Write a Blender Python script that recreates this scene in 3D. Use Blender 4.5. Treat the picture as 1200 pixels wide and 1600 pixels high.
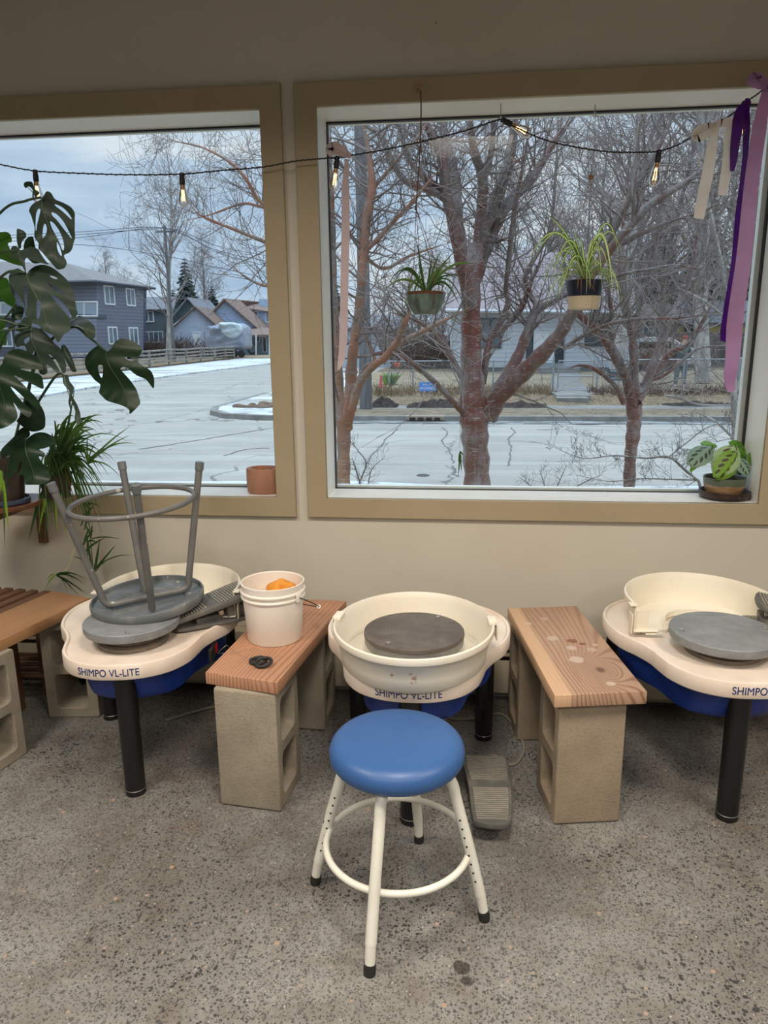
import bpy, bmesh, math, random
from mathutils import Vector, Matrix, noise
random.seed(7)
PI = math.pi
SC = bpy.context.scene
COL = SC.collection
for o in list(bpy.data.objects): bpy.data.objects.remove(o)

# ---------------------------------------------------------------- camera
F_PX = 1147.6
CAM_H = 1.397
YAW, PITCH, ROLL = math.radians(6.38), math.radians(13.35), math.radians(-0.577)
_f = Vector((-math.sin(YAW)*math.cos(PITCH), math.cos(YAW)*math.cos(PITCH), -math.sin(PITCH)))
_r0 = Vector((math.cos(YAW), math.sin(YAW), 0)); _u0 = _r0.cross(_f)
_r = _r0*math.cos(ROLL)+_u0*math.sin(ROLL); _u = -_r0*math.sin(ROLL)+_u0*math.cos(ROLL)
CAMP = Vector((0, 0, CAM_H))
cam = bpy.data.cameras.new('camera'); camo = bpy.data.objects.new('camera', cam); COL.objects.link(camo)
cam.sensor_fit = 'HORIZONTAL'; cam.sensor_width = 36; cam.lens = 36*F_PX/1200
cam.clip_start = 0.05; cam.clip_end = 600
camo.matrix_world = Matrix(((_r.x, _u.x, -_f.x, 0), (_r.y, _u.y, -_f.y, 0), (_r.z, _u.z, -_f.z, CAM_H), (0, 0, 0, 1)))
SC.camera = camo

def W(px, py, Y):
    """world point seen at (px,py) of the photograph at distance y=Y from the camera wall axis"""
    v = _f*F_PX+_r*(px-600)+_u*(800-py)
    return CAMP+v*(Y/v.y)
def G(px, py, z=0.0):
    v = _f*F_PX+_r*(px-600)+_u*(800-py)
    return CAMP+v*((z-CAM_H)/v.z)

# ---------------------------------------------------------------- view
SC.view_settings.view_transform = 'Standard'; SC.view_settings.look = 'None'
SC.view_settings.gamma = 1; SC.view_settings.use_curve_mapping = False
SC.view_settings.exposure = 0.0

# ---------------------------------------------------------------- world: cloudy late winter sky
SKY_STRENGTH = 1.0
wd = bpy.data.worlds.new('sky'); SC.world = wd; wd.use_nodes = True
nt = wd.node_tree; N = nt.nodes; Lk = nt.links
N.clear()
wo = N.new('ShaderNodeOutputWorld'); bg = N.new('ShaderNodeBackground'); bg.inputs[1].default_value = SKY_STRENGTH
tc = N.new('ShaderNodeTexCoord'); mp = N.new('ShaderNodeMapping'); mp.inputs['Scale'].default_value = (1.3, 1.3, 6.5)
mp.inputs['Rotation'].default_value = (0, 0.12, 0.3)
nz = N.new('ShaderNodeTexNoise'); nz.inputs['Scale'].default_value = 1.7; nz.inputs['Detail'].default_value = 7; nz.inputs['Roughness'].default_value = 0.55
rp = N.new('ShaderNodeValToRGB')
rp.color_ramp.elements[0].position = 0.36; rp.color_ramp.elements[0].color = (0.38, 0.52, 0.72, 1)
rp.color_ramp.elements[1].position = 0.62; rp.color_ramp.elements[1].color = (0.78, 0.85, 0.92, 1)
e = rp.color_ramp.elements.new(0.5); e.color = (0.53, 0.68, 0.85, 1)
Lk.new(tc.outputs['Generated'], mp.inputs[0]); Lk.new(mp.outputs[0], nz.inputs['Vector']); Lk.new(nz.outputs['Fac'], rp.inputs[0])
Lk.new(rp.outputs[0], bg.inputs[0])
# an overcast sky is brightest overhead
sx_ = N.new('ShaderNodeSeparateXYZ'); Lk.new(tc.outputs['Generated'], sx_.inputs[0]); mr = N.new('ShaderNodeMapRange'); Lk.new(sx_.outputs[2], mr.inputs[0])
mr.inputs[1].default_value = 0.5; mr.inputs[2].default_value = 1.0; mr.inputs[3].default_value = SKY_STRENGTH; mr.inputs[4].default_value = SKY_STRENGTH*4.8; Lk.new(mr.outputs[0], bg.inputs[1]); Lk.new(bg.outputs[0], wo.inputs[0])

# ---------------------------------------------------------------- the room's ceiling lights (warm panels)
def area(name, loc, sx, sy, power, col, rot=(0, 0, 0)):
    l = bpy.data.lights.new(name, 'AREA'); l.shape = 'RECTANGLE'; l.size = sx; l.size_y = sy; l.energy = power; l.color = col
    o = bpy.data.objects.new(name, l); o.location = loc; o.rotation_euler = rot; COL.objects.link(o); return o
WARM = (1.0, 0.88, 0.75); NEUTRAL = (1.0, 0.96, 0.91)
for lx, ly, pw, c in ((-1.6, 0.9, 29, WARM), (0.0, 0.9, 29, WARM), (1.6, 0.9, 29, WARM), (-1.6, -1.0, 24, NEUTRAL), (0.0, -1.0, 24, NEUTRAL), (1.6, -1.0, 24, NEUTRAL)):
    area('ceiling_light', (lx, ly, 2.52), 0.5, 0.5, pw, c).data.spread = math.radians(156)

# ---------------------------------------------------------------- helpers
def srgb(r, g, b):
    f = lambda c: (c/255/12.92) if c/255 <= 0.04045 else ((c/255+0.055)/1.055)**2.4
    return (f(r), f(g), f(b))
def tag(o, label, cat, group=None, kind=None):
    if label: o['label'] = label
    if cat: o['category'] = cat
    if group: o['group'] = group
    if kind: o['kind'] = kind
    return o
def thing(name, label, cat, loc=(0, 0, 0), rot=(0, 0, 0), group=None):
    o = bpy.data.objects.new(name, None); COL.objects.link(o); o.empty_display_size = 0.05
    o.location = loc; o.rotation_euler = rot
    return tag(o, label, cat, group)
def link(name, me, m, parent=None, loc=None, rot=None):
    o = bpy.data.objects.new(name, me); COL.objects.link(o)
    ms = m if isinstance(m, (list, tuple)) else [m]
    if len(me.materials) == 0:
        for k in ms: me.materials.append(k)
    if parent: o.parent = parent
    if loc is not None: o.location = loc
    if rot is not None: o.rotation_euler = rot
    return o
class MB:
    """mesh collector: every shape added goes into ONE mesh object"""
    def __init__(s): s.v = []; s.f = []; s.mi = []
    def add(s, V, F, mi=0, M=None):
        b = len(s.v)
        if M is not None: V = [M @ Vector(p) for p in V]
        s.v.extend([tuple(p) for p in V]); s.f.extend([tuple(i+b for i in f) for f in F]); s.mi.extend([mi]*len(F)); return s
    def box(s, c, d, mi=0, bev=0.0, M=None):
        x, y, z = d[0]/2, d[1]/2, d[2]/2
        if bev <= 0:
            V = [(c[0]+a*x, c[1]+b*y, c[2]+e*z) for a in (-1, 1) for b in (-1, 1) for e in (-1, 1)]
            F = [(0, 1, 3, 2), (4, 6, 7, 5), (0, 4, 5, 1), (2, 3, 7, 6), (0, 2, 6, 4), (1, 5, 7, 3)]
            return s.add(V, F, mi, M)
        bm = bmesh.new(); bmesh.ops.create_cube(bm, size=1)
        for v in bm.verts: v.co = Vector((v.co.x*d[0], v.co.y*d[1], v.co.z*d[2]))
        bmesh.ops.bevel(bm, geom=list(bm.edges), offset=bev, segments=2, profile=0.6, affect='EDGES')
        bm.verts.index_update()
        V = [v.co+Vector(c) for v in bm.verts]; F = [[v.index for v in f.verts] for f in bm.faces]; bm.free()
        return s.add(V, F, mi, M)
    def lathe(s, prof, n=48, mi=0, c=(0, 0, 0), M=None, sx=1, sy=1, a0=0, a1=2*PI):
        full = abs(a1-a0-2*PI) < 1e-6
        V = []; F = []; m = len(prof); k = n if full else n+1
        for i in range(k):
            a = a0+(a1-a0)*i/n; ca, sa = math.cos(a)*sx, math.sin(a)*sy
            for r, z in prof: V.append((c[0]+r*ca, c[1]+r*sa, c[2]+z))
        for i in range(n):
            j = (i+1) % k
            for q in range(m-1): F.append((i*m+q, j*m+q, j*m+q+1, i*m+q+1))
        return s.add(V, F, mi, M)
    def tube(s, P, R, n=8, mi=0, closed=False, cap=True, M=None):
        P = [Vector(p) for p in P]; m = len(P)
        if not isinstance(R, (list, tuple)): R = [R]*m
        V = []; F = []; prev = None
        for i, p in enumerate(P):
            if closed: t = P[(i+1) % m]-P[i-1]
            else: t = (P[min(i+1, m-1)]-P[max(i-1, 0)])
            if t.length < 1e-9: t = Vector((0, 0, 1))
            t.normalize()
            if prev is None:
                a = Vector((0, 0, 1)) if abs(t.z) < 0.9 else Vector((1, 0, 0)); x = t.cross(a).normalized()
            else:
                x = prev-t*prev.dot(t); x = x.normalized() if x.length > 1e-6 else prev
            prev = x; y = t.cross(x)
            for k in range(n):
                a = 2*PI*k/n; V.append(p+(x*math.cos(a)+y*math.sin(a))*R[i])
        for i in range(m if closed else m-1):
            j = (i+1) % m
            for k in range(n): F.append((i*n+k, i*n+(k+1) % n, j*n+(k+1) % n, j*n+k))
        if cap and not closed: F.append(tuple(range(n-1, -1, -1))); F.append(tuple((m-1)*n+k for k in range(n)))
        return s.add(V, F, mi, M)
    def strip(s, P, Wd, side, th=0.0006, mi=0, M=None):
        """flat ribbon along P, half-width vectors side[i]*Wd[i], thickness th"""
        V = []; F = []; m = len(P)
        for i, p in enumerate(P):
            p = Vector(p); sd = Vector(side[i]).normalized()*Wd[i]
            t = (Vector(P[min(i+1, m-1)])-Vector(P[max(i-1, 0)])).normalized(); nn = t.cross(sd)
            nn = nn.normalized()*th if nn.length > 1e-9 else Vector((0, th, 0))
            V += [p-sd-nn, p+sd-nn, p+sd+nn, p-sd+nn]
        for i in range(m-1):
            for k in range(4): F.append((i*4+k, i*4+(k+1) % 4, i*4+4+(k+1) % 4, i*4+4+k))
        F += [(3, 2, 1, 0), tuple((m-1)*4+k for k in range(4))]
        return s.add(V, F, mi, M)
    def ball(s, c, r, mi=0, n=12, M=None):
        r = r if isinstance(r, (tuple, list)) else (r, r, r)
        pr = [(max(1e-4, math.sin(PI*i/n)), -math.cos(PI*i/n)) for i in range(n+1)]
        V = []; F = []; k = 2*n
        for i in range(k):
            a = 2*PI*i/k
            for q, z in pr: V.append((c[0]+q*math.cos(a)*r[0], c[1]+q*math.sin(a)*r[1], c[2]+z*r[2]))
        m = n+1
        for i in range(k):
            for q in range(n): F.append((i*m+q, ((i+1) % k)*m+q, ((i+1) % k)*m+q+1, i*m+q+1))
        return s.add(V, F, mi, M)
    def mesh(s, name, smooth=True, ang=38, merge=0):
        me = bpy.data.meshes.new(name); me.from_pydata(s.v, [], s.f)
        me.polygons.foreach_set('material_index', s.mi)
        if merge:
            bm = bmesh.new(); bm.from_mesh(me); bmesh.ops.remove_doubles(bm, verts=bm.verts, dist=merge); bm.to_mesh(me); bm.free()
        if smooth:
            me.polygons.foreach_set('use_smooth', [True]*len(me.polygons)); me.set_sharp_from_angle(angle=math.radians(ang))
        me.update(); return me
    def build(s, name, m, parent=None, loc=None, rot=None, smooth=True, ang=38, merge=0):
        me = s.mesh(name, smooth, ang, merge)
        for k in (m if isinstance(m, (list, tuple)) else [m]): me.materials.append(k)
        return link(name, me, m, parent, loc, rot)
def spline(P, n=8, closed=False):
    P = [Vector(p) for p in P]; m = len(P); out = []
    for i in range(m if closed else m-1):
        g = (lambda k: P[k % m]) if closed else (lambda k: P[max(0, min(m-1, k))])
        p0, p1, p2, p3 = g(i-1), g(i), g(i+1), g(i+2)
        for k in range(n):
            t = k/n
            out.append(0.5*((2*p1)+(p2-p0)*t+(2*p0-5*p1+4*p2-p3)*t*t+(3*p1-p0-3*p2+p3)*t**3))
    if not closed: out.append(P[-1])
    return out
def from_curve(splines, ext=0.0, bevel=0.0, bres=1):
    """planar outline(s) with holes -> extruded mesh in the XY plane"""
    cu = bpy.data.curves.new('t', 'CURVE'); cu.dimensions = '2D'; cu.fill_mode = 'BOTH'; cu.extrude = ext; cu.bevel_depth = bevel; cu.bevel_resolution = bres
    for pts in splines:
        sp = cu.splines.new('POLY'); sp.points.add(len(pts)-1)
        for i, p in enumerate(pts): sp.points[i].co = (p[0], p[1], 0, 1)
        sp.use_cyclic_u = True
    o = bpy.data.objects.new('t', cu); COL.objects.link(o)
    bpy.context.view_layer.update()
    me = bpy.data.meshes.new_from_object(o.evaluated_get(bpy.context.evaluated_depsgraph_get()))
    bpy.data.objects.remove(o); bpy.data.curves.remove(cu); return me
def text_mesh(txt, size, ext=0.0005, align='CENTER', sx=1.0, sub=0):
    cu = bpy.data.curves.new('t', 'FONT'); cu.body = txt; cu.size = size; cu.extrude = ext; cu.align_x = align; cu.align_y = 'CENTER'
    o = bpy.data.objects.new('t', cu); COL.objects.link(o); bpy.context.view_layer.update()
    me = bpy.data.meshes.new_from_object(o.evaluated_get(bpy.context.evaluated_depsgraph_get()))
    bpy.data.objects.remove(o); bpy.data.curves.remove(cu)
    for v in me.vertices: v.co.x *= sx
    return me
def rrect(x0, y0, x1, y1, r, n=4):
    P = []
    for cx, cy, a in ((x1-r, y1-r, 0), (x0+r, y1-r, 90), (x0+r, y0+r, 180), (x1-r, y0+r, 270)):
        for k in range(n+1):
            t = math.radians(a+90*k/n); P.append((cx+r*math.cos(t), cy+r*math.sin(t)))
    return P
def smooth_me(me, ang=38):
    me.polygons.foreach_set('use_smooth', [True]*len(me.polygons)); me.set_sharp_from_angle(angle=math.radians(ang)); return me

# ---------------------------------------------------------------- materials
class NT:
    def __init__(s, name):
        s.m = bpy.data.materials.new(name); s.m.use_nodes = True; s.t = s.m.node_tree; s.n = s.t.nodes; s.l = s.t.links
        s.b = s.n['Principled BSDF']; s.tc = s.n.new('ShaderNodeTexCoord'); s.out = s.n['Material Output']
    def vec(s, scale=(1, 1, 1), rot=(0, 0, 0), src='Object', loc=(0, 0, 0)):
        m = s.n.new('ShaderNodeMapping'); m.inputs['Scale'].default_value = scale; m.inputs['Rotation'].default_value = rot; m.inputs['Location'].default_value = loc
        s.l.new(s.tc.outputs[src], m.inputs[0]); return m.outputs[0]
    def noise(s, v, sc, det=4, rough=0.55, dist=0):
        n = s.n.new('ShaderNodeTexNoise'); s.l.new(v, n.inputs['Vector']); n.inputs['Scale'].default_value = sc
        n.inputs['Detail'].default_value = det; n.inputs['Roughness'].default_value = rough; n.inputs['Distortion'].default_value = dist; return n.outputs['Fac']
    def ramp(s, f, a, b, inv=False):
        r = s.n.new('ShaderNodeMapRange'); s.l.new(f, r.inputs[0]); r.inputs[1].default_value = a; r.inputs[2].default_value = b
        r.inputs[3].default_value = 1 if inv else 0; r.inputs[4].default_value = 0 if inv else 1; return r.outputs[0]
    def math(s, op, a, b=None, c=None):
        m = s.n.new('ShaderNodeMath'); m.operation = op
        for i, q in enumerate((a, b, c)):
            if q is None: continue
            if isinstance(q, (int, float)): m.inputs[i].default_value = q
            else: s.l.new(q, m.inputs[i])
        return m.outputs[0]
    def mix(s, f, a, b):
        m = s.n.new('ShaderNodeMix'); m.data_type = 'RGBA'
        if isinstance(f, (int, float)): m.inputs[0].default_value = f
        else: s.l.new(f, m.inputs[0])
        for i, q in ((6, a), (7, b)):
            if isinstance(q, tuple): m.inputs[i].default_value = (*q[:3], 1)
            else: s.l.new(q, m.inputs[i])
        return m.outputs[2]
    def specks(s, v, sc, r, thr, jag=0.0):
        """random separate blobs: mask"""
        vo = s.n.new('ShaderNodeTexVoronoi'); vo.inputs['Scale'].default_value = sc; s.l.new(v, vo.inputs['Vector'])
        sp = s.n.new('ShaderNodeSeparateColor'); s.l.new(vo.outputs['Color'], sp.inputs[0])
        rr = s.math('MULTIPLY', sp.outputs[1], r); a = s.math('LESS_THAN', vo.outputs['Distance'], rr)
        b = s.math('GREATER_THAN', sp.outputs[0], thr); return s.math('MULTIPLY', a, b)
    def bump(s, h, st, dist=0.01):
        b = s.n.new('ShaderNodeBump'); b.inputs['Strength'].default_value = st; b.inputs['Distance'].default_value = dist
        s.l.new(h, b.inputs['Height']); s.l.new(b.outputs[0], s.b.inputs['Normal']); return b
    def col(s, c):
        if isinstance(c, tuple): s.b.inputs['Base Color'].default_value = (*c[:3], 1)
        else: s.l.new(c, s.b.inputs['Base Color'])
    def set(s, **k):
        for a, b in k.items():
            q = s.b.inputs[a.replace('_', ' ')]
            if isinstance(b, (int, float, tuple)): q.default_value = b
            else: s.l.new(b, q)
        return s
def plain(name, c, rough=0.5, metal=0.0, c2=None, nsc=8, lo=0.4, hi=0.65, bsc=None, bst=0.1, bd=0.002, spec=0.5, stretch=(1, 1, 1), speck=None):
    t = NT(name); v = t.vec(stretch)
    out = c
    if c2 is not None: out = t.mix(t.ramp(t.noise(v, nsc), lo, hi), c, c2)
    if speck:
        for (sc, r, thr, sc_) in speck: out = t.mix(t.specks(v, sc, r, thr), out, sc_)
    t.col(out); t.set(Roughness=rough, Metallic=metal); t.b.inputs['Specular IOR Level'].default_value = spec
    if bsc: t.bump(t.noise(v, bsc, 5), bst, bd)
    return t.m
def wood(name, a, b, along=1, dens=95, warp=9.0, knots=(), strip=None, spots=None, rough=0.6, off=(0, 0, 0)):
    """grain runs along local y; contour-like late wood lines"""
    t = NT(name); v = t.vec((3.2, 0.42, 3.2), loc=off); s = t.n.new('ShaderNodeSeparateXYZ'); t.l.new(t.tc.outputs['Object'], s.inputs[0])
    nn = t.noise(v, 1.0, 2.0, 0.45)
    ph = t.math('ADD', t.math('MULTIPLY', s.outputs[0], dens*0.55), t.math('MULTIPLY', nn, warp*2.2))
    for kx, ky, kr in knots:
        d = t.n.new('ShaderNodeVectorMath'); d.operation = 'DISTANCE'; m = t.n.new('ShaderNodeMapping'); m.inputs['Scale'].default_value = (1, 0.62, 0)
        t.l.new(t.tc.outputs['Object'], m.inputs[0]); t.l.new(m.outputs[0], d.inputs[0]); d.inputs[1].default_value = (kx, ky*0.62, 0)
        g = t.math('POWER', 2.718, t.math('MULTIPLY', d.outputs['Value'], -1/kr)); ph = t.math('ADD', ph, t.math('MULTIPLY', g, 60))
    sn = t.math('SINE', t.math('MULTIPLY', ph, 2.0)); line = t.ramp(sn, 0.2, 0.95)
    fine = t.noise(t.vec((60, 2.0, 60)), 3.0, 3)
    base = t.mix(t.ramp(t.noise(t.vec((5, 1, 5)), 2), 0.35, 0.65), a, tuple(x*0.82 for x in a))
    c = t.mix(t.math('MULTIPLY', line, t.math('ADD', 0.4, t.math('MULTIPLY', t.ramp(t.noise(t.vec((2, 0.5, 2), loc=(7, 0, 0)), 1.5), 0.35, 0.65), 0.55))), base, b)
    c = t.mix(t.math('MULTIPLY', t.ramp(fine, 0.5, 0.8), 0.25), c, b)
    if strip:
        x0, x1, sc_ = strip
        w_ = t.math('ADD', s.outputs[0], t.math('MULTIPLY', nn, 0.03))
        c = t.mix(t.math('MULTIPLY', t.ramp(w_, x0, x1, True), 0.85), c, sc_)
    for kx, ky, kr in knots:
        d = t.n.new('ShaderNodeVectorMath'); d.operation = 'DISTANCE'; m = t.n.new('ShaderNodeMapping'); m.inputs['Scale'].default_value = (1, 0.7, 0)
        t.l.new(t.tc.outputs['Object'], m.inputs[0]); t.l.new(m.outputs[0], d.inputs[0]); d.inputs[1].default_value = (kx, ky*0.7, 0)
        c = t.mix(t.math('MULTIPLY', t.ramp(d.outputs['Value'], kr*0.25, kr*0.6, True), 0.8), c, tuple(x*0.55 for x in b))
    if spots:
        for (x, y, r, sc_, op) in spots:
            d = t.n.new('ShaderNodeVectorMath'); d.operation = 'DISTANCE'; m = t.n.new('ShaderNodeMapping'); m.inputs['Scale'].default_value = (1, 1, 0)
            t.l.new(t.tc.outputs['Object'], m.inputs[0]); t.l.new(m.outputs[0], d.inputs[0]); d.inputs[1].default_value = (x, y, 0)
            q = t.math('ADD', d.outputs['Value'], t.math('MULTIPLY', t.noise(t.vec(), 40, 2), r*0.7))
            c = t.mix(t.math('MULTIPLY', t.ramp(q, r*1.2, r*1.35, True), op), c, sc_)
    t.col(c); t.set(Roughness=rough); t.bump(line, 0.12, 0.0008); return t.m
MT = {}
MT['wall'] = plain('wall_paint', (0.60, 0.57, 0.485), 0.75, c2=(0.575, 0.54, 0.455), nsc=2, bsc=55, bst=0.10, bd=0.002, speck=[(9, 0.05, 0.90, (0.35, 0.24, 0.16))])
MT['casing'] = plain('casing_paint', (0.40, 0.33, 0.215), 0.45, c2=(0.375, 0.31, 0.198), nsc=3, bsc=30, bst=0.05, speck=[(10, 0.06, 0.9, (0.1, 0.07, 0.05))])
MT['reveal'] = plain('reveal_paint', (0.84, 0.84, 0.79), 0.35, c2=(0.80, 0.79, 0.73), nsc=5)
MT['gasket'] = plain('gasket_rubber', (0.02, 0.02, 0.022), 0.5)
MT['ceiling'] = plain('ceiling_paint', (0.45, 0.42, 0.37), 0.8)
MT['wall_far'] = plain('far_wall_paint', (0.34, 0.33, 0.31), 0.8)
MT['heater'] = plain('heater_enamel', (0.62, 0.55, 0.43), 0.45, c2=(0.52, 0.45, 0.34), nsc=6)
MT['black'] = plain('black_plastic', (0.015, 0.015, 0.017), 0.4)
MT['cord_black'] = plain('black_cable', (0.02, 0.018, 0.018), 0.5)
def glass(name, tint=(0.97, 0.985, 0.98), k=1.0, rough=0.0):
    t = NT(name); t.n.remove(t.b)
    tr = t.n.new('ShaderNodeBsdfTransparent'); tr.inputs[0].default_value = (*tint, 1)
    gl = t.n.new('ShaderNodeBsdfGlossy'); gl.inputs['Roughness'].default_value = rough
    fr = t.n.new('ShaderNodeFresnel'); fr.inputs[0].default_value = 1.45
    mx = t.n.new('ShaderNodeMixShader'); f = t.math('MULTIPLY', fr.outputs[0], k)
    t.l.new(f, mx.inputs[0]); t.l.new(tr.outputs[0], mx.inputs[1]); t.l.new(gl.outputs[0], mx.inputs[2]); t.l.new(mx.outputs[0], t.out.inputs[0]); return t.m
MT['glass'] = glass('window_glass', k=0.45)
MT['bulb_glass'] = glass('bulb_glass', (0.95, 0.93, 0.9), k=1.6)
def emis(name, c, s):
    t = NT(name); t.set(Emission_Color=(*c, 1), Emission_Strength=s); t.col(c); return t.m
MT['filament'] = emis('glowing_filament', (1.0, 0.55, 0.22), 4.5)

def floor_mat():
    t = NT('worn_concrete'); v = t.vec()
    big = t.noise(v, 1.6, 5, 0.6); med = t.noise(v, 7, 5, 0.6); fine = t.noise(v, 90, 3)
    c = t.mix(t.ramp(big, 0.35, 0.65), srgb(152, 152, 148), srgb(116, 113, 106))
    c = t.mix(t.math('MULTIPLY', t.ramp(med, 0.45, 0.7), 0.7), c, srgb(106, 96, 86))
    c = t.mix(t.math('MULTIPLY', t.ramp(fine, 0.35, 0.7), 0.35), c, srgb(84, 80, 74))
    ag = t.ramp(t.noise(v, 2.4, 3), 0.42, 0.58)   # where the aggregate is ground open
    dk = srgb(48, 47, 48)
    c = t.mix(t.math('MULTIPLY', t.specks(v, 240, 0.66, 0.35), 0.75), c, dk)
    c = t.mix(t.math('MULTIPLY', t.specks(v, 130, 0.62, 0.55), t.math('ADD', 0.35, t.math('MULTIPLY', ag, 0.6))), c, dk)
    c = t.mix(t.math('MULTIPLY', t.specks(t.vec((1, 1.3, 1), (0, 0, 0.6)), 62, 0.50, 0.86), ag), c, srgb(58, 58, 60))
    c = t.mix(t.specks(t.vec(loc=(3, 1, 0)), 70, 0.33, 0.94), c, srgb(160, 142, 128))
    c = t.mix(t.specks(t.vec(loc=(1, 5, 0)), 40, 0.28, 0.96), c, srgb(166, 140, 124))
    c = t.mix(t.specks(t.vec(loc=(6, 2, 0)), 120, 0.33, 0.9), c, srgb(176, 168, 156))
    scr = t.ramp(t.noise(t.vec((1, 14, 1), (0, 0, 0.5)), 1.5, 6, 0.7), 0.66, 0.74)
    c = t.mix(t.math('MULTIPLY', scr, 0.35), c, srgb(178, 160, 144))
    lime = t.ramp(t.noise(t.vec(loc=(2, 2, 0)), 12, 5, 0.7), 0.68, 0.74)
    c = t.mix(t.math('MULTIPLY', lime, 0.5), c, srgb(168, 138, 116))
    wet = None
    for (px, py, r) in ((722, 1513, 0.018), (728, 1532, 0.012), (716, 1507, 0.012)):
        g = G(px, py); d = t.n.new('ShaderNodeVectorMath'); d.operation = 'DISTANCE'; t.l.new(t.tc.outputs['Object'], d.inputs[0]); d.inputs[1].default_value = (g.x, g.y, 0)
        q = t.math('ADD', d.outputs['Value'], t.math('MULTIPLY', t.noise(v, 60, 2), 0.012)); m = t.ramp(q, r+0.005, r+0.008, True)
        wet = m if wet is None else t.math('MAXIMUM', wet, m)
    c = t.mix(t.math('MULTIPLY', wet, 0.75), c, srgb(48, 42, 36))
    t.col(c)
    t.set(Roughness=t.math('SUBTRACT', t.math('ADD', t.math('MULTIPLY', med, 0.3), 0.42), t.math('MULTIPLY', wet, 0.3)))
    t.bump(t.math('ADD', fine, t.math('MULTIPLY', med, 2)), 0.25, 0.0015); return t.m
MT['floor'] = floor_mat()

# ================================================================ THE ROOM
DW, DG = 2.72, 2.90                 # wall face, glass
ZB, ZT = 0.800, 2.165               # window opening
WX = {1: (-2.30, -0.716), 2: (-0.523, 1.052)}
CEIL = 2.545
b = MB(); b.box((-0.3, -0.14, -0.05), (6.2, 6.08, 0.1)); tag(b.build('floor', MT['floor'], smooth=False), None, None, kind='structure')
b = MB(); b.box((-0.3, -0.14, CEIL+0.05), (6.2, 6.08, 0.1)); tag(b.build('ceiling', MT['ceiling'], smooth=False), None, None, kind='structure')
me = from_curve([[(-3.4, -0.1), (2.8, -0.1), (2.8, CEIL+0.1), (-3.4, CEIL+0.1)]]+[[(a, ZB), (c, ZB), (c, ZT), (a, ZT)] for a, c in WX.values()], ext=0.11)
o = link('wall_front', me, MT['wall'], loc=(0, DW+0.11, 0), rot=(PI/2, 0, 0)); tag(o, None, None, kind='structure')
for nm, c, d in (('wall_left', (-3.45, -0.1, CEIL/2), (0.1, 6.0, CEIL)), ('wall_right', (2.85, -0.1, CEIL/2), (0.1, 6.0, CEIL)), ('wall_back', (-0.3, -3.15, CEIL/2), (6.2, 0.1, CEIL))):
    b = MB(); b.box(c, d); tag(b.build(nm, MT['wall_far'], smooth=False), None, None, kind='structure')
def mitre(x0, z0, x1, z1, w, th, y, parent, hx=0.0004):
    """four mitred casing boards round the opening"""
    def board(poly):
        me = from_curve([poly], ext=th/2-0.002, bevel=0.002)
        smooth_me(me, 50)
        o = link('casing_board', me, MT['casing'], parent, (0, y-th/2, 0), (PI/2, 0, 0)); return o
    g = hx
    board([(x0-w+g*2, z1+w), (x1+w-g*2, z1+w), (x1-g*2, z1), (x0+g*2, z1)])
    board([(x0-w+g*2, z0-w), (x1+w-g*2, z0-w), (x1-g*2, z0), (x0+g*2, z0)])
    board([(x0-w, z0-w+g*2), (x0-w, z1+w-g*2), (x0, z1-g*2), (x0, z0+g*2)])
    board([(x1+w, z0-w+g*2), (x1+w, z1+w-g*2), (x1, z1-g*2), (x1, z0+g*2)])
for k, (xa, xb) in WX.items():
    b = MB(); t_ = 0.012; ym = (DW+2.94)/2-0.003; dd = 2.94-DW+0.01
    b.box(((xa+xb)/2, ym, ZB-t_/2+0.002), (xb-xa, dd, t_)); b.box(((xa+xb)/2, ym, ZT+t_/2-0.002), (xb-xa, dd, t_))
    b.box((xa-t_/2+0.002, ym, (ZB+ZT)/2), (t_, dd, ZT-ZB)); b.box((xb+t_/2-0.002, ym, (ZB+ZT)/2), (t_, dd, ZT-ZB))
    w = b.build('window_%d' % k, MT['reveal'], smooth=False); tag(w, None, None, kind='structure')
    q = MB()
    for (x0, z0, x1, z1) in ((xa, ZB, xb, ZB+0.004), (xa, ZT-0.008, xb, ZT), (xa, ZB, xa+0.006, ZT), (xb-0.007, ZB, xb, ZT)):
        q.box(((x0+x1)/2, DG, (z0+z1)/2), (x1-x0, 0.02, z1-z0))
    q.build('gasket', MT['gasket'], w, smooth=False)
    q = MB()   # outer sash just beyond the glass
    for (x0, z0, x1, z1) in ((xa, ZB, xb, ZB+0.012), (xa, ZT-0.005, xb, ZT), (xa, ZB, xa+0.002, ZT), (xb-0.024, ZB, xb, ZT)):
        q.box(((x0+x1)/2, DG+0.026, (z0+z1)/2), (x1-x0, 0.03, z1-z0))
    q.build('outer_sash', MT['reveal'], w, smooth=False)
    q = MB(); q.box(((xa+xb)/2, DG, (ZB+ZT)/2), (xb-xa-0.004, 0.005, ZT-ZB-0.004)); q.build('glass_pane', MT['glass'], w, smooth=False)
    mitre(xa, ZB, xb, ZT, 0.071, 0.02, DW, w)

# baseboard heater along the window wall
h = thing('baseboard_heater', 'cream metal baseboard heater with dark slots along the window wall', 'heater', (0, DW, 0))
b = MB(); b.box((-0.3, -0.006, 0.15), (5.6, 0.012, 0.24)); b.box((-0.3, -0.034, 0.262), (5.6, 0.066, 0.008), bev=0.003); b.build('back_plate', MT['heater'], h)
b = MB(); b.box((-0.3, -0.066, 0.115), (5.6, 0.006, 0.135), bev=0.002); b.box((-0.3, -0.064, 0.206), (5.6, 0.005, 0.012)); b.box((-0.3, -0.064, 0.244), (5.6, 0.005, 0.03)); b.build('front_cover', MT['heater'], h)
b = MB(); b.box((-0.3, -0.03, 0.12), (5.5, 0.035, 0.1)); b.build('heating_fins', MT['black'], h, smooth=False)

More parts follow.
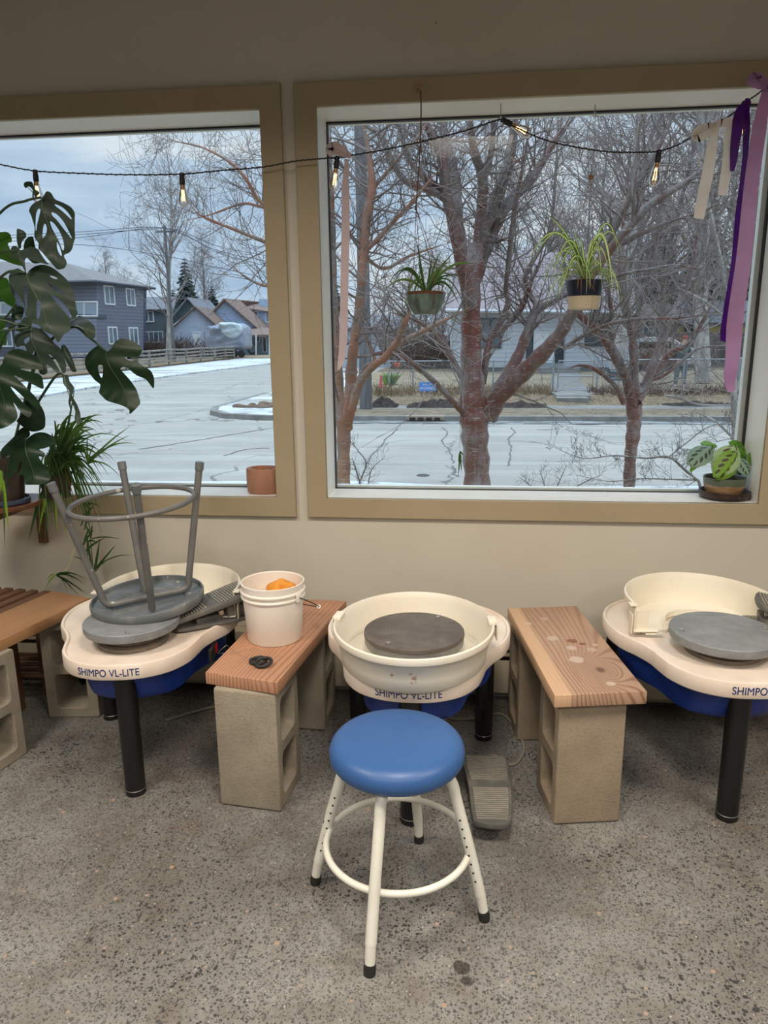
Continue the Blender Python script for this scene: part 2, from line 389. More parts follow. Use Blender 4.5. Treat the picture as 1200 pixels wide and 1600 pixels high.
# ================================================================ CINDER BLOCKS AND PLANKS
def block_mat(name, a, b_):
    t = NT(name); v = t.vec(); f = t.noise(v, 170, 4, 0.7); m = t.noise(v, 9, 4)
    c = t.mix(t.ramp(m, 0.35, 0.7), a, b_); c = t.mix(t.math('MULTIPLY', t.ramp(f, 0.54, 0.70), 0.55), c, tuple(x*0.42 for x in a))
    c = t.mix(t.math('MULTIPLY', t.specks(t.vec((1, 1, 0.6)), 70, 0.22, 0.93), 0.5), c, tuple(min(1, x*1.9) for x in a))
    t.col(c); t.set(Roughness=0.92); t.bump(f, 0.75, 0.003); return t.m
MB1 = block_mat('cinder_grey', srgb(164, 154, 136), srgb(146, 137, 120))
MB2 = block_mat('cinder_tan', srgb(164, 148, 126), srgb(148, 133, 112))
BH, BWd = 0.392, 0.194
me_block = from_curve([rrect(-BWd/2+0.004, -BH/2+0.004, BWd/2-0.004, BH/2-0.004, 0.006), rrect(-0.062, 0.016, 0.062, 0.160, 0.02), rrect(-0.062, -0.160, 0.062, -0.016, 0.02)], ext=BWd/2-0.004, bevel=0.004)
smooth_me(me_block, 45)
def block(label, cx, cy, rz, m):
    me = me_block.copy(); o = link('cinder_block', me, m, None, (cx, cy, BH/2+0.0005)); o.rotation_euler = (PI/2, 0, rz)
    return tag(o, label, 'cinder block', 'cinder blocks holding up the benches')
# holes run along the local z of the mesh -> after the x-rotation they run along y; rz=90 deg turns them to x
def bottom_c(p1, p2, side=1):
    """block centre from its front bottom edge p1->p2, standing away from the camera"""
    a, c = G(*p1), G(*p2); d = (c-a).normalized(); n = Vector((-d.y, d.x, 0)); m = (a+c)/2+n*BWd/2; return m, math.atan2(d.y, d.x)
m, a = bottom_c((347, 1258), (437, 1270)); block('grey upright cinder block under the near end of the bucket bench', m.x, m.y, a+PI/2, MB1)
cBL = m, a
m, a = bottom_c((866, 1290), (966, 1285)); block('tan upright cinder block under the near end of the clay-spotted bench, beside the floor pedal', m.x, m.y, a+PI/2, MB2)
cBR = m, a
block('shadowed cinder block under the wall end of the bucket bench', -0.585, 2.487, PI/2-0.03, MB1)
block('shadowed cinder block under the wall end of the clay-spotted bench', 0.285, 2.49, PI/2+0.12, MB2)
block('cinder block under the near end of the leftmost bench, cut by the picture edge', -1.615, 2.075, PI/2-0.22, MB1)
block('cinder block with its holes facing the camera, under the wall end of the leftmost bench', -1.475, 2.495, 0.12, MB1)

def plank(label, pts, z0, th, m, wmat):
    """pts: near-left, near-right, far-right, far-left corners; mesh local y runs along the board"""
    P = [Vector((p[0], p[1], 0)) for p in pts]; nl, nr, fr, fl = P
    c = (nl+nr+fr+fl)/4; ax = ((fl+fr)-(nl+nr)); a = math.atan2(ax.y, ax.x)-PI/2
    R_ = Matrix.Rotation(-a, 3, 'Z'); loc = [R_ @ (p-c) for p in P]
    me = from_curve([[(p.x, p.y) for p in loc]], ext=th/2-0.003, bevel=0.003); smooth_me(me, 50)
    o = link('bench_plank', me, wmat, None, (c.x, c.y, z0+th/2)); o.rotation_euler = (0, 0, a)
    return tag(o, label, 'bench plank')
WOOD_L = wood('fir_red', srgb(196, 148, 116), srgb(140, 92, 66), warp=20, dens=420, off=(1.5, 0.4, 0), rough=0.65)
WOOD_R = wood('fir_pale', srgb(184, 150, 124), srgb(122, 84, 62), warp=26, dens=330, off=(0.3, 1.2, 0), knots=((0.045, -0.19, 0.030),),
              strip=(-0.075, -0.060, srgb(208, 172, 136)),
              spots=[(-0.035, 0.05, 0.021, srgb(198, 178, 160), 0.8), (0.005, -0.03, 0.017, srgb(200, 180, 164), 0.8), (-0.005, -0.115, 0.024, srgb(200, 180, 164), 0.85), (0.065, -0.045, 0.017, srgb(190, 168, 150), 0.7),
                     (0.020, 0.025, 0.018, srgb(128, 84, 58), 0.9), (0.048, 0.0, 0.012, srgb(128, 80, 52), 0.9), (-0.02, 0.22, 0.014, srgb(198, 176, 158), 0.6), (0.045, -0.28, 0.014, srgb(206, 186, 168), 0.7), (-0.085, 0.18, 0.012, srgb(204, 186, 164), 0.7), (0.085, -0.01, 0.01, srgb(200, 180, 160), 0.7)])
WOOD_B = wood('fir_brown', srgb(182, 138, 98), srgb(128, 88, 58), warp=12, dens=560, off=(4, 2, 0), rough=0.5)
ZP = BH+0.001
plank('reddish wooden bench plank carrying the white bucket, on two cinder blocks', [(-0.755, 1.952), (-0.531, 1.905), (-0.440, 2.585), (-0.700, 2.590)], ZP, 0.040, None, WOOD_L)
plank('pale bench plank with knots and clay spots, right of the middle wheel', [(0.260, 1.898), (0.511, 1.943), (0.413, 2.600), (0.168, 2.555)], ZP, 0.040, None, WOOD_R)
d_ = Vector((-0.228, -0.974)); n_ = Vector((-0.974, 0.228)); A = Vector((-1.430, 2.536))
plank('smooth brown bench plank at the left edge, on two cinder blocks', [A+d_*0.72+n_*0.215, A+d_*0.72, A, A+n_*0.195+d_*-0.02], ZP, 0.040, None, WOOD_B)
# slatted dark bench behind it
SW = wood('dark_slat', srgb(112, 78, 56), srgb(78, 52, 38), warp=4, dens=900)
s = thing('slatted_bench', 'dark brown slatted wooden bench in the left corner behind the plank bench', 'bench', (-1.66, 2.40, 0))
rz = math.atan2(d_.x*-1, d_.y*-1)
for i in range(8):
    b = MB(); b.box((0, 0, 0), (0.035, 0.62, 0.02), bev=0.002); o = b.build('slat', SW, s, (-0.045-i*0.058, -0.105+0.008*i, 0.425), (0, 0, -0.23))
for (x, y) in ((-0.05, 0.03), (-0.02, 0.20), (-0.36, 0.24)):
    b = MB(); b.box((x, y, 0.207), (0.04, 0.04, 0.414), bev=0.003); b.build('leg', SW, s)
for i in range(5):
    b = MB(); b.box((0, 0, 0), (0.50, 0.022, 0.012), bev=0.002); b.build('shelf_slat', SW, s, (-0.16, 0.05+0.05*i, 0.135), (0, 0, 0.08))
b = MB(); b.box((-0.20, 0.17, 0.397), (0.4, 0.03, 0.035)); b.box((-0.25, -0.05, 0.397), (0.4, 0.03, 0.035)); b.build('rail', SW, s)
wb = MB(); wb.box((0, 0, 0), (0.055, 0.014, 0.33), bev=0.003)
o = wb.build('wooden_strut', plain('chipped_white_paint', srgb(176, 168, 150), 0.6, c2=srgb(130, 118, 100), nsc=14, lo=0.55, hi=0.62), None, (-1.645, 2.615, 0.163), (0, math.radians(-24), 0)); tag(o, 'chipped white painted wooden strut leaning behind the leftmost bench', 'board')

# ================================================================ POTTERY WHEELS
def plast(name, a, b_, c_=None):
    t = NT(name); v = t.vec(); c = t.mix(t.ramp(t.noise(v, 5, 5, 0.6), 0.42, 0.68), a, b_)
    if c_: c = t.mix(t.math('MULTIPLY', t.ramp(t.noise(v, 3.1, 4, 0.6), 0.56, 0.70), 0.6), c, c_)
    c = t.mix(t.math('MULTIPLY', t.ramp(t.noise(t.vec((1, 1, 3)), 24, 4, 0.8), 0.70, 0.76), 0.5), c, srgb(168, 140, 118))
    t.col(c); t.set(Roughness=0.5); t.b.inputs['Specular IOR Level'].default_value = 0.4; return t.m
MT['tabletop'] = plast('clay_dusted_cream_plastic', srgb(240, 228, 214), srgb(226, 206, 188), srgb(212, 176, 146))
MT['pan'] = plast('cream_pan_plastic', srgb(240, 234, 216), srgb(232, 222, 200))
def pan_front():
    t = NT('cream_pan_with_clay_splashes'); v = t.vec(); c = t.mix(t.ramp(t.noise(v, 4, 5), 0.4, 0.7), srgb(240, 235, 220), srgb(232, 222, 202))
    for (x, z, r, st) in ((0.018, -0.058, 0.007, 1), (0.010, -0.045, 0.006, 1), (-0.042, -0.052, 0.005, 1), (0.022, -0.074, 0.005, 1), (-0.038, -0.070, 0.001, 1), (0.012, -0.074, 0.004, 1), (0.015, -0.034, 0.003, 1), (0.026, -0.050, 0.003, 1)):
        d = t.n.new('ShaderNodeVectorMath'); d.operation = 'DISTANCE'; t.l.new(t.tc.outputs['Object'], d.inputs[0]); d.inputs[1].default_value = (x, -0.268, z+0.575)
        q = t.math('ADD', d.outputs['Value'], t.math('MULTIPLY', t.noise(v, 110, 3), 0.018)); m = t.ramp(q, r+0.006, r+0.010, True)
        c = t.mix(t.math('MULTIPLY', m, 0.85), c, srgb(186, 128, 92))
    t.col(c); t.set(Roughness=0.42); return t.m
MT['pan_front'] = pan_front()
MT['navy_text'] = plain('navy_lettering', srgb(24, 44, 110), 0.5)
MT['blue_housing'] = plain('blue_housing', srgb(16, 58, 150), 0.42, c2=srgb(12, 46, 120), nsc=5)
MT['blackpipe'] = plain('black_painted_pipe', (0.007, 0.007, 0.008), 0.35, speck=[(60, 0.16, 0.90, (0.25, 0.24, 0.22))], bsc=60, bst=0.05)
MT['cast'] = plain('worn_grey_aluminium', srgb(134, 134, 132), 0.42, 0.35, c2=srgb(104, 104, 102), nsc=9, bsc=80, bst=0.08)
MT['cast_dark'] = plain('clay_stained_grey_hub', srgb(112, 104, 94), 0.6, 0.1, c2=srgb(134, 120, 104), nsc=16, lo=0.45, hi=0.6)
def ringmat(name, a, b_, fr=700):
    t = NT(name); v = t.vec(); s = t.n.new('ShaderNodeSeparateXYZ'); t.l.new(t.tc.outputs['Object'], s.inputs[0])
    r2 = t.math('SQRT', t.math('ADD', t.math('MULTIPLY', s.outputs[0], s.outputs[0]), t.math('MULTIPLY', s.outputs[1], s.outputs[1])))
    w = t.math('SINE', t.math('MULTIPLY', r2, fr)); w2 = t.noise(t.vec((1, 1, 1)), 14, 5)
    m = t.math('ADD', t.math('MULTIPLY', t.math('MULTIPLY', t.ramp(w, -0.4, 1), t.ramp(w2, 0.4, 0.7)), 0.35), t.math('MULTIPLY', t.ramp(t.noise(v, 7, 6, 0.7), 0.4, 0.7), 0.55)); t.col(t.mix(m, a, b_)); t.set(Roughness=0.5); t.bump(w, 0.08, 0.0004); return t.m
MT['batt'] = ringmat('brown_grey_bat', srgb(84, 76, 70), srgb(128, 118, 108))
MT['head'] = ringmat('grey_turned_head', srgb(122, 126, 128), srgb(160, 164, 166))
MT['steel'] = plain('steel_bolt', (0.55, 0.52, 0.46), 0.3, 0.9)
MT['pedal'] = plain('grey_pedal_plastic', srgb(96, 96, 92), 0.55, c2=srgb(122, 118, 108), nsc=18, lo=0.5, hi=0.68)
MT['pedal_top'] = plain('ribbed_rubber', srgb(138, 134, 124), 0.6, c2=srgb(156, 150, 138), nsc=30, stretch=(1, 6, 1))
MT['cable'] = plain('grey_cable', srgb(150, 146, 130), 0.5)

half = [(0, -.235), (.075, -.226), (.145, -.188), (.190, -.125), (.208, -.06), (.218, -.015), (.243, .04), (.278, .10), (.298, .19), (.292, .28), (.255, .36), (.185, .425), (.095, .458), (0, .467)]
OUT = [tuple(p)[:2] for p in spline([(x, y, 0) for x, y in half]+[(-x, y, 0) for x, y in half[-2:0:-1]], 6, True)]
def offset(P, d):
    m = len(P); R_ = []
    for i in range(m):
        a, c = Vector(P[i-1]), Vector(P[(i+1) % m]); t = (c-a).normalized(); n = Vector((-t.y, t.x)); R_.append((P[i][0]+n.x*d, P[i][1]+n.y*d))
    return R_
ZTOP = 0.474
def shell(levels, capb=True, capt=True):
    V = []; F = []; m = len(levels[0][0])
    for P, z in levels: V += [(x, y, z) for x, y in P]
    for k in range(len(levels)-1):
        for i in range(m): j = (i+1) % m; F.append((k*m+i, k*m+j, (k+1)*m+j, (k+1)*m+i))
    if capt: F.append(tuple((len(levels)-1)*m+i for i in range(m)))
    if capb: F.append(tuple(range(m-1, -1, -1)))
    return V, F
tm = MB(); tm.add(*shell([(offset(OUT, 0.010), ZTOP-0.048), (offset(OUT, 0.002), ZTOP-0.048), (OUT, ZTOP-0.044), (OUT, ZTOP-0.006), (offset(OUT, 0.002), ZTOP-0.001), (offset(OUT, 0.006), ZTOP), (offset(OUT, 0.010), ZTOP-0.001), (offset(OUT, 0.014), ZTOP-0.007), (offset(OUT, 0.03), ZTOP-0.009)]))
ME_TOP = tm.mesh('wheel_table', True, 35)
OL2 = offset(OUT, 0.045)
hm = MB(); hs = [(x*0.99, y*0.97+0.008) for x, y in OL2]
hm.add(*shell([([(x*0.90, y*0.84+0.045) for x, y in hs], 0.305), ([(x*0.95, y*0.89+0.03) for x, y in hs], 0.313), ([(x*0.96, y*0.92+0.02) for x, y in hs], 0.335), (hs, ZTOP-0.049)])); ME_HOUS = hm.mesh('motor_housing', True, 40)
def rim_text(parent, cx=-0.0, flip=1):
    me = text_mesh('SHIMPO VL-LITE', 0.0325, 0.0006, sx=0.82)
    # bend the line of letters round the front of the table edge
    arc = []; n = len(OUT)
    pts = [Vector(OUT[i % n]) for i in range(-int(n*0.25), int(n*0.25)+1)]; L = [0]
    for i in range(1, len(pts)): L.append(L[-1]+(pts[i]-pts[i-1]).length)
    mid = min(range(len(pts)), key=lambda i: pts[i].y+abs(pts[i].x)*0.01); s0 = L[mid]+cx
    for v in me.vertices:
        s_ = s0+v.co.x; i = max(1, min(len(L)-1, next((k for k in range(1, len(L)) if L[k] >= s_), len(L)-1)))
        t = (s_-L[i-1])/(L[i]-L[i-1]); p = pts[i-1].lerp(pts[i], t); d = (pts[i]-pts[i-1]).normalized(); nn = Vector((d.y, -d.x))
        p = p+nn*(0.0004+v.co.z); v.co = Vector((p.x, p.y, ZTOP-0.0255+v.co.y))
    o = link('brand_lettering', me, MT['navy_text'], parent); return o
def splash_arc(a0, a1, prof, n, sx, sy, c):
    q = MB(); q.lathe(prof, n, 0, c, None, sx, sy, a0, a1); return q
# profile of the splash pan in (radius factor, height): thick wall, rolled rim
def pan_prof(H):
    return [(0.47, 0.012), (0.50, 0.004), (0.86, 0.0), (0.905, 0.008), (0.928, 0.03), (0.965, H-0.02), (0.985, H-0.006), (1.0, H), (1.022, H-0.002), (1.030, H-0.012), (1.022, H-0.020), (1.003, H-0.020), (0.985, H-0.024), (0.944, 0.035), (0.925, 0.004), (0.88, -0.008), (0.50, -0.006), (0.455, 0.004), (0.455, 0.022), (0.47, 0.024), (0.47, 0.012)]
def wheel(label, x, y, rz, pan, text_cx=0.0, bat=False, hz=0.530, panoff=(0, 0.13), panrot=0.0, hy=0.0, R0=0.155):
    t = thing('pottery_wheel', label, 'pottery wheel', (x, y, 0), (0, 0, rz), 'pottery wheels along the window wall')
    top = link('tabletop', ME_TOP.copy(), MT['tabletop'], t); rim_text(top, text_cx)
    link('motor_housing', ME_HOUS.copy(), MT['blue_housing'], t)
    for lx, ly in ((0.0, -0.15), (0.225, 0.34), (-0.225, 0.34)):
        b = MB(); b.lathe([(0.001, 0), (0.031, 0), (0.0315, 0.004), (0.0315, 0.018), (0.030, 0.020), (0.031, 0.021), (0.033, 0.424), (0.001, 0.424)], 28, 0, (lx, ly, 0.0)); lg = b.build('leg', MT['blackpipe'], t)
        b = MB(); b.tube([(lx+0.0318*math.cos(a*2*PI/24), ly+0.0318*math.sin(a*2*PI/24), 0.019) for a in range(24)], 0.0012, 6, closed=True); b.build('clamp_band', MT['steel'], lg)
    b = MB(); b.lathe([(0.001, ZTOP-0.008), (0.108, ZTOP-0.008), (0.108, ZTOP+0.004), (0.100, ZTOP+0.008), (0.092, ZTOP+0.010), (0.098, ZTOP+0.018), (0.086, ZTOP+0.022), (0.094, hz-0.028), (0.001, hz-0.028)], 56); b.build('hub', MT['cast_dark'], t, (0, hy, 0))
    b = MB(); b.lathe([(0.001, hz-0.028), (0.120, hz-0.028), (R0-0.004, hz-0.028), (R0, hz-0.020), (R0, hz-0.002), (R0-0.002, hz), (0.001, hz)], 72); hd = b.build('wheel_head', MT['head'] if not bat else MT['cast'], t, (0, hy, 0))
    if bat:
        b = MB(); R1 = 0.1500; b.lathe([(0.001, hz), (R1, hz), (R1+0.001, hz+0.002), (R1, hz+0.011), (R1-0.002, hz+0.012), (0.001, hz+0.012)], 72); o_ = b.build('throwing_bat', MT['batt'], t, (0, hy, 0))
    zt = hz+0.0125 if bat else hz
    for a in ((0.127*math.cos(BA), 0.127*math.sin(BA)), (-0.127*math.cos(BA), -0.127*math.sin(BA))):
        b = MB(); b.lathe([(0.001, zt-0.002), (0.007, zt-0.002), (0.007, zt+0.004), (0.004, zt+0.005), (0.001, zt+0.004)], 12, 0, (a[0], a[1], 0)); b.build('bat_pin', MT['steel'], hd)
    H = 0.108; z0 = ZTOP-0.004; SX, SY = 0.232, 0.262
    if pan == 'full':
        p = splash_arc(0, 2*PI, pan_prof(H), 96, SX, SY, (0, -0.02, z0)).build('splash_pan', MT['pan_front'], t)
        for s_ in (-1, 1):   # the two clips where the pan halves hook together
            b = MB(); a = math.radians(8) if s_ > 0 else PI-math.radians(8)
            M = Matrix.Translation((math.cos(a)*SX*1.006, -0.02+math.sin(a)*SY*1.006, z0+H-0.004)) @ Matrix.Rotation(math.atan2(math.sin(a)/SY, math.cos(a)/SX), 4, 'Z')
            b.box((0, 0, 0), (0.026, 0.055, 0.012), bev=0.004, M=M); b.box((0.012, 0, -0.028), (0.004, 0.055, 0.05), bev=0.0015, M=M); b.build('clip', MT['pan'], p)
    else:
        a0, a1 = math.radians(-6), PI+math.radians(6)
        q = MB(); prof = pan_prof(H); c = (0, 0, z0)
        q.lathe(prof, 64, 0, c, None, SX, SY, a0, a1)
        for a in (a0, a1):  # close the cut ends
            V = [(c[0]+r*math.cos(a)*SX, c[1]+r*math.sin(a)*SY, c[2]+z) for r, z in prof[:-1]]; q.add(V, [tuple(range(len(V)))])
        p = q.build('splash_pan', MT['pan'], t, (panoff[0], panoff[1], 0.001), (0, 0, panrot))
        for s_ in (-1, 1):   # hooked end flanges
            b = MB(); ex = s_*SX*0.99; ey = -SY*math.sin(math.radians(6))
            b.box((ex, ey-0.012, z0+H*0.52), (0.004, 0.026, H*0.86), bev=0.001); b.box((ex+s_*0.008, ey-0.014, z0+H-0.006), (0.022, 0.030, 0.005), bev=0.0015)
            b.box((ex-s_*0.024, ey-0.010, z0+H*0.42), (0.048, 0.003, H*0.62), bev=0.001); b.box((ex-s_*0.034, ey-0.022, z0+0.018), (0.075, 0.030, 0.003), bev=0.001)
            b.box((ex-s_*0.060, ey-0.030, z0+0.010), (0.055, 0.016, 0.003), bev=0.001, M=None); b.box((ex+s_*0.012, ey-0.02, z0+H*0.40), (0.003, 0.03, H*0.6), bev=0.001); b.build('hook_flange', MT['pan'], p)
    return t
BA = math.radians(58)
wc = wheel('middle pottery wheel with full splash pan and round dark bat, behind the blue stool', -0.143, 2.06, 0.0, 'full', 0.0, True, 0.530, R0=0.149)
BA = math.radians(100)
wl = wheel('left pottery wheel under the upturned grey stool, half pan at the back', -1.045, 2.115, math.radians(9), 'half', -0.024, False, 0.541, (0.075, 0.165), -0.05, hy=-0.030, R0=0.147)
BA = math.radians(4)
wr = wheel('right pottery wheel with half splash pan, bare grey head and a pedal on top', 0.783, 2.165, math.radians(3), 'half', 0.035, False, 0.532, (-0.01, 0.155), 0.05)
# rocker switch on the left wheel's housing
b = MB(); b.box((0.235, 0.03, 0.395), (0.012, 0.10, 0.045), bev=0.003); sp = b.build('switch_plate', MT['black'], wl)
b = MB(); b.box((0.243, 0.05, 0.397), (0.006, 0.022, 0.028), bev=0.002); b.build('power_switch', plain('red_rocker', srgb(150, 20, 24), 0.35), sp)
b = MB(); P = [Vector((math.cos(a)*0.085, math.sin(a)*0.06, 0)) for a in [i*2*PI/32 for i in range(32)]]
# grey cable loop hanging below the right wheel
b = MB(); b.tube(spline([(-0.14, 0.30, 0.40), (-0.145, 0.31, 0.30), (-0.13, 0.31, 0.245), (-0.09, 0.31, 0.225), (-0.045, 0.31, 0.245), (-0.03, 0.31, 0.31), (-0.035, 0.30, 0.40)], 8), 0.004, 8); b.build('power_cord', MT['cable'], wr)

# ---------------------------------------------------------------- foot pedals
def pedal(label, loc, rot, tilt=10, clean=True):
    t = thing('foot_pedal', label, 'foot pedal', loc, rot, None)
    o1 = [(x, y) for x, y in [tuple(p)[:2] for p in spline([(-0.045, -0.155, 0), (0.020, -0.165, 0), (0.048, -0.14, 0), (0.062, -0.03, 0), (0.072, 0.10, 0), (0.066, 0.165, 0), (0.02, 0.182, 0), (-0.052, 0.18, 0), (-0.068, 0.150, 0), (-0.058, 0.02, 0), (-0.055, -0.12, 0)], 5, True)]]
    me = from_curve([[(x*0.86, y*0.80+0.03) for x, y in o1]], ext=0.004, bevel=0.002); smooth_me(me); link('base_plate', me, MT['pedal'], t, (0, 0, 0.0065))
    b = MB(); b.box((0.0, 0.12, 0.034), (0.095, 0.095, 0.044), bev=0.006); b.box((0, 0.02, 0.022), (0.07, 0.10, 0.02), bev=0.004); hs = b.build('pedal_housing', MT['pedal'], t)
    b = MB(); b.tube([(x, 0.05, 0.042) for x in (-0.053, 0.053)], 0.008, 14); b.build('pivot_bolt', MT['steel'], hs)
    me = from_curve([o1], ext=0.006, bevel=0.003); smooth_me(me); pl = link('treadle', me, MT['pedal'], t, (0, 0, 0.062), (math.radians(tilt), 0, 0))
    b = MB(); n = 34
    for i in range(n):
        y = -0.145+0.315*i/(n-1)
        if 0.0 < y < 0.045: continue
        xs = [x for x, yy in o1 if abs(yy-y) < 0.02]; x0, x1 = min(xs)+0.008, max(xs)-0.008
        b.box(((x0+x1)/2, y, 0.0105), (x1-x0, 0.0052, 0.004))
    b.build('tread_ribs', MT['pedal_top'], pl, smooth=False)
    b = MB()
    for i in range(6): b.lathe([(0.004, 0), (0.0085-0.0004*i, 0.0012), (0.0085-0.0004*i, 0.0045), (0.004, 0.006)], 14, 0, (0, 0, i*0.0065))
    b.tube([(0, 0, -0.004), (0, 0, 0.045)], 0.0048, 12); b.build('strain_relief', MT['cable'], t, (0.012, 0.168, 0.036), (math.radians(-90), 0, 0))
    return t
pf = pedal('grey ribbed foot pedal on the floor between the blue stool and the tan cinder block', (0.088, 1.985, 0), (0, 0, math.radians(3)), 0)
b = MB(); c0 = Vector((0.10, 2.225, 0.036))
b.tube(spline([c0, (0.125, 2.245, 0.02), G(800, 1195, .005), G(816, 1180, .005), G(817, 1160, .005), G(800, 1130, .005), G(780, 1115, .005), (0.06, 2.52, 0.006), (-0.05, 2.5, 0.02), (-0.08, 2.42, 0.20), (-0.08, 2.38, 0.36)], 8), 0.0045, 8); tag(b.build('pedal_cable', MT['cable'], None), 'grey cable curving over the floor from the pedal beside the stool', 'cable')
pl_ = pedal('dirty grey foot pedal lying on the left wheel beside the upturned stool', (-0.868, 2.235, ZTOP-0.004), (0, 0, math.radians(-50)), 10)
b = MB(); e0 = Vector((-0.868, 2.235, 0))+Matrix.Rotation(math.radians(-50), 3, 'Z') @ Vector((0.012, 0.21, 0)); e0.z = ZTOP+0.033
b.tube(spline([e0, e0+Vector((0.03, 0.01, -0.004)), W(392, 985, 2.42), W(397, 1000, 2.45), W(385, 1030, 2.5), (-0.74, 2.55, 0.1), (-0.78, 2.55, 0.008), (-0.95, 2.52, 0.006), (-1.1, 2.4, 0.006)], 8), 0.004, 8); tag(b.build('pedal_cable', MT['cable'], None), 'grey cable dropping from the pedal on the left wheel behind the bucket bench', 'cable')
pr_ = pedal('ribbed grey foot pedal lying on the right wheel beside its splash pan', (1.105, 2.285, ZTOP-0.001), (0, 0, math.radians(78)), 12)

# ================================================================ THE BLUE STOOL
MT['seat'] = plain('blue_vinyl', srgb(52, 92, 148), 0.42, c2=srgb(56, 98, 154), nsc=3, bsc=14, bst=0.04, bd=0.003)
MT['creampaint'] = plain('chipped_cream_enamel', srgb(234, 233, 222), 0.32, c2=srgb(222, 220, 206), nsc=9, speck=[(26, 0.22, 0.93, (0.14, 0.09, 0.06))])
MT['rubber'] = plain('black_rubber', (0.018, 0.018, 0.018), 0.6)
MT['hole'] = plain('dark_hole', (0.03, 0.02, 0.015), 0.8)
st = thing('stool', 'round stool with blue padded seat and cream tube legs in the foreground', 'stool', (-0.152, 1.588, 0))
pr = [(0.001, 0.462), (0.05, 0.463), (0.105, 0.463), (0.132, 0.461), (0.150, 0.455), (0.160, 0.444), (0.164, 0.430), (0.163, 0.416), (0.156, 0.405), (0.146, 0.400), (0.001, 0.400)]
# a small covered button sits in the top of the seat
b = MB(); b.lathe(pr, 72); b.build('seat', MT['seat'], st, ang=60)
seat = [c for c in st.children][0]
b = MB(); b.lathe([(0.001, 0.4655), (0.004, 0.465), (0.0065, 0.4635), (0.009, 0.4625)], 16, 0, (-0.004, 0.108, 0)); b.build('seat_button', MT['seat'], seat)
FT = [(-0.195, 1.359), (-0.374, 1.627), (0.066, 1.545), (-0.112, 1.817)]
for i, (fx, fy) in enumerate(FT):
    d = Vector((fx+0.152, fy-1.588, 0)); d = d.normalized(); R_ = Vector((fx+0.152, fy-1.588, 0)).length
    def at(r, z): return (d.x*r, d.y*r, z)
    b = MB(); b.tube(spline([at(0.02, 0.392), at(0.075, 0.392), at(0.118, 0.386), at(0.138, 0.360), at(0.148, 0.32), at(0.5*(0.148+R_-0.006), 0.19), at(R_-0.012, 0.07)], 6), 0.0135, 18); lg = b.build('leg', MT['creampaint'], st)
    b = MB(); b.tube([at(R_-0.0125, 0.078), at(R_-0.001, 0.014)], 0.0122, 18); b.build('leg_extension', MT['creampaint'], lg)
    b = MB(); b.tube([at(R_-0.004, 0.026), at(R_-0.001, 0.012), at(R_, 0.0)], [0.0135, 0.0145, 0.0135], 18); b.build('rubber_foot', MT['rubber'], lg)
    if i in (1, 2):
        b = MB(); tn = Vector((-d.y, d.x, 0)); tn = tn if tn.y < 0 else -tn
        for k in range(8):
            z = 0.275-0.023*k; r_ = 0.148+(0.32-z)/(0.32-0.07)*(R_-0.012-0.148); p = Vector(at(r_, z)); o_ = (tn*0.9+Vector((0, -0.5, 0))).normalized()
            b.tube([p+o_*0.0120, p+o_*0.0142], 0.0026, 10)
        b.build('adjustment_holes', MT['hole'], lg)
rr = 0.178; b = MB(); b.tube([(rr*math.cos(2*PI*k/72), rr*math.sin(2*PI*k/72), 0.172) for k in range(72)], 0.0085, 12, closed=True); b.build('foot_ring', MT['creampaint'], st)

# ================================================================ THE UPTURNED GREY STOOL
MT['greyenamel'] = plain('chipped_grey_enamel', srgb(112, 112, 110), 0.4, c2=srgb(98, 98, 96), nsc=8, speck=[(34, 0.30, 0.90, srgb(176, 172, 160)), (70, 0.25, 0.93, srgb(190, 186, 176))])
MT['greyinner'] = plain('dusty_grey_metal', srgb(104, 110, 112), 0.45, c2=srgb(134, 136, 134), nsc=10, lo=0.5, hi=0.7, speck=[(50, 0.3, 0.9, srgb(170, 166, 156))])
us = thing('upturned_stool', 'grey metal stool turned upside down on the left pottery wheel', 'stool', (-1.036, 2.204, 0.5565), (math.radians(3), math.radians(-2.5), 0))
b = MB(); b.lathe([(0.001, -0.014), (0.165, -0.014), (0.176, -0.010), (0.181, 0.0), (0.182, 0.018), (0.180, 0.021), (0.176, 0.020), (0.174, 0.006), (0.160, 0.001), (0.120, -0.002), (0.114, -0.008), (0.001, -0.009)], 72); b.build('seat_pan', MT['greyinner'], us)
def uarm(a, inner):
    d = Vector((math.cos(a), math.sin(a), 0)); return [d*r+Vector((0, 0, z)) for r, z in inner]
AR = math.radians(31); full = [(0.0, 0.012), (0.06, 0.012), (0.110, 0.012), (0.134, 0.026), (0.144, 0.07), (0.184, 0.25), (0.222, 0.42), (0.2245, 0.432)]
side_ = [(0.090, 0.004), (0.096, 0.03), (0.150, 0.25), (0.192, 0.42), (0.195, 0.432)]
for a, pr_l in ((AR, full), (AR+PI, full), (AR-PI/2, side_), (AR+PI/2, side_)):
    pp = uarm(a, pr_l); b = MB(); b.tube(spline(pp, 6), 0.0115, 16); lg = b.build('leg', MT['greyenamel'], us); dd = (Vector(pp[-1])-Vector(pp[-2])).normalized()
    b = MB(); b.tube([pp[-1]-dd*0.022, pp[-1]+dd*0.004, pp[-1]+dd*0.006], [0.0138, 0.0142, 0.011], 16); b.build('rubber_foot', MT['greyinner'], lg)
rr = 0.192; b = MB(); b.tube([(rr*math.cos(2*PI*k/72), rr*math.sin(2*PI*k/72), 0.34) for k in range(72)], 0.0085, 12, closed=True); b.build('foot_ring', MT['greyenamel'], us)

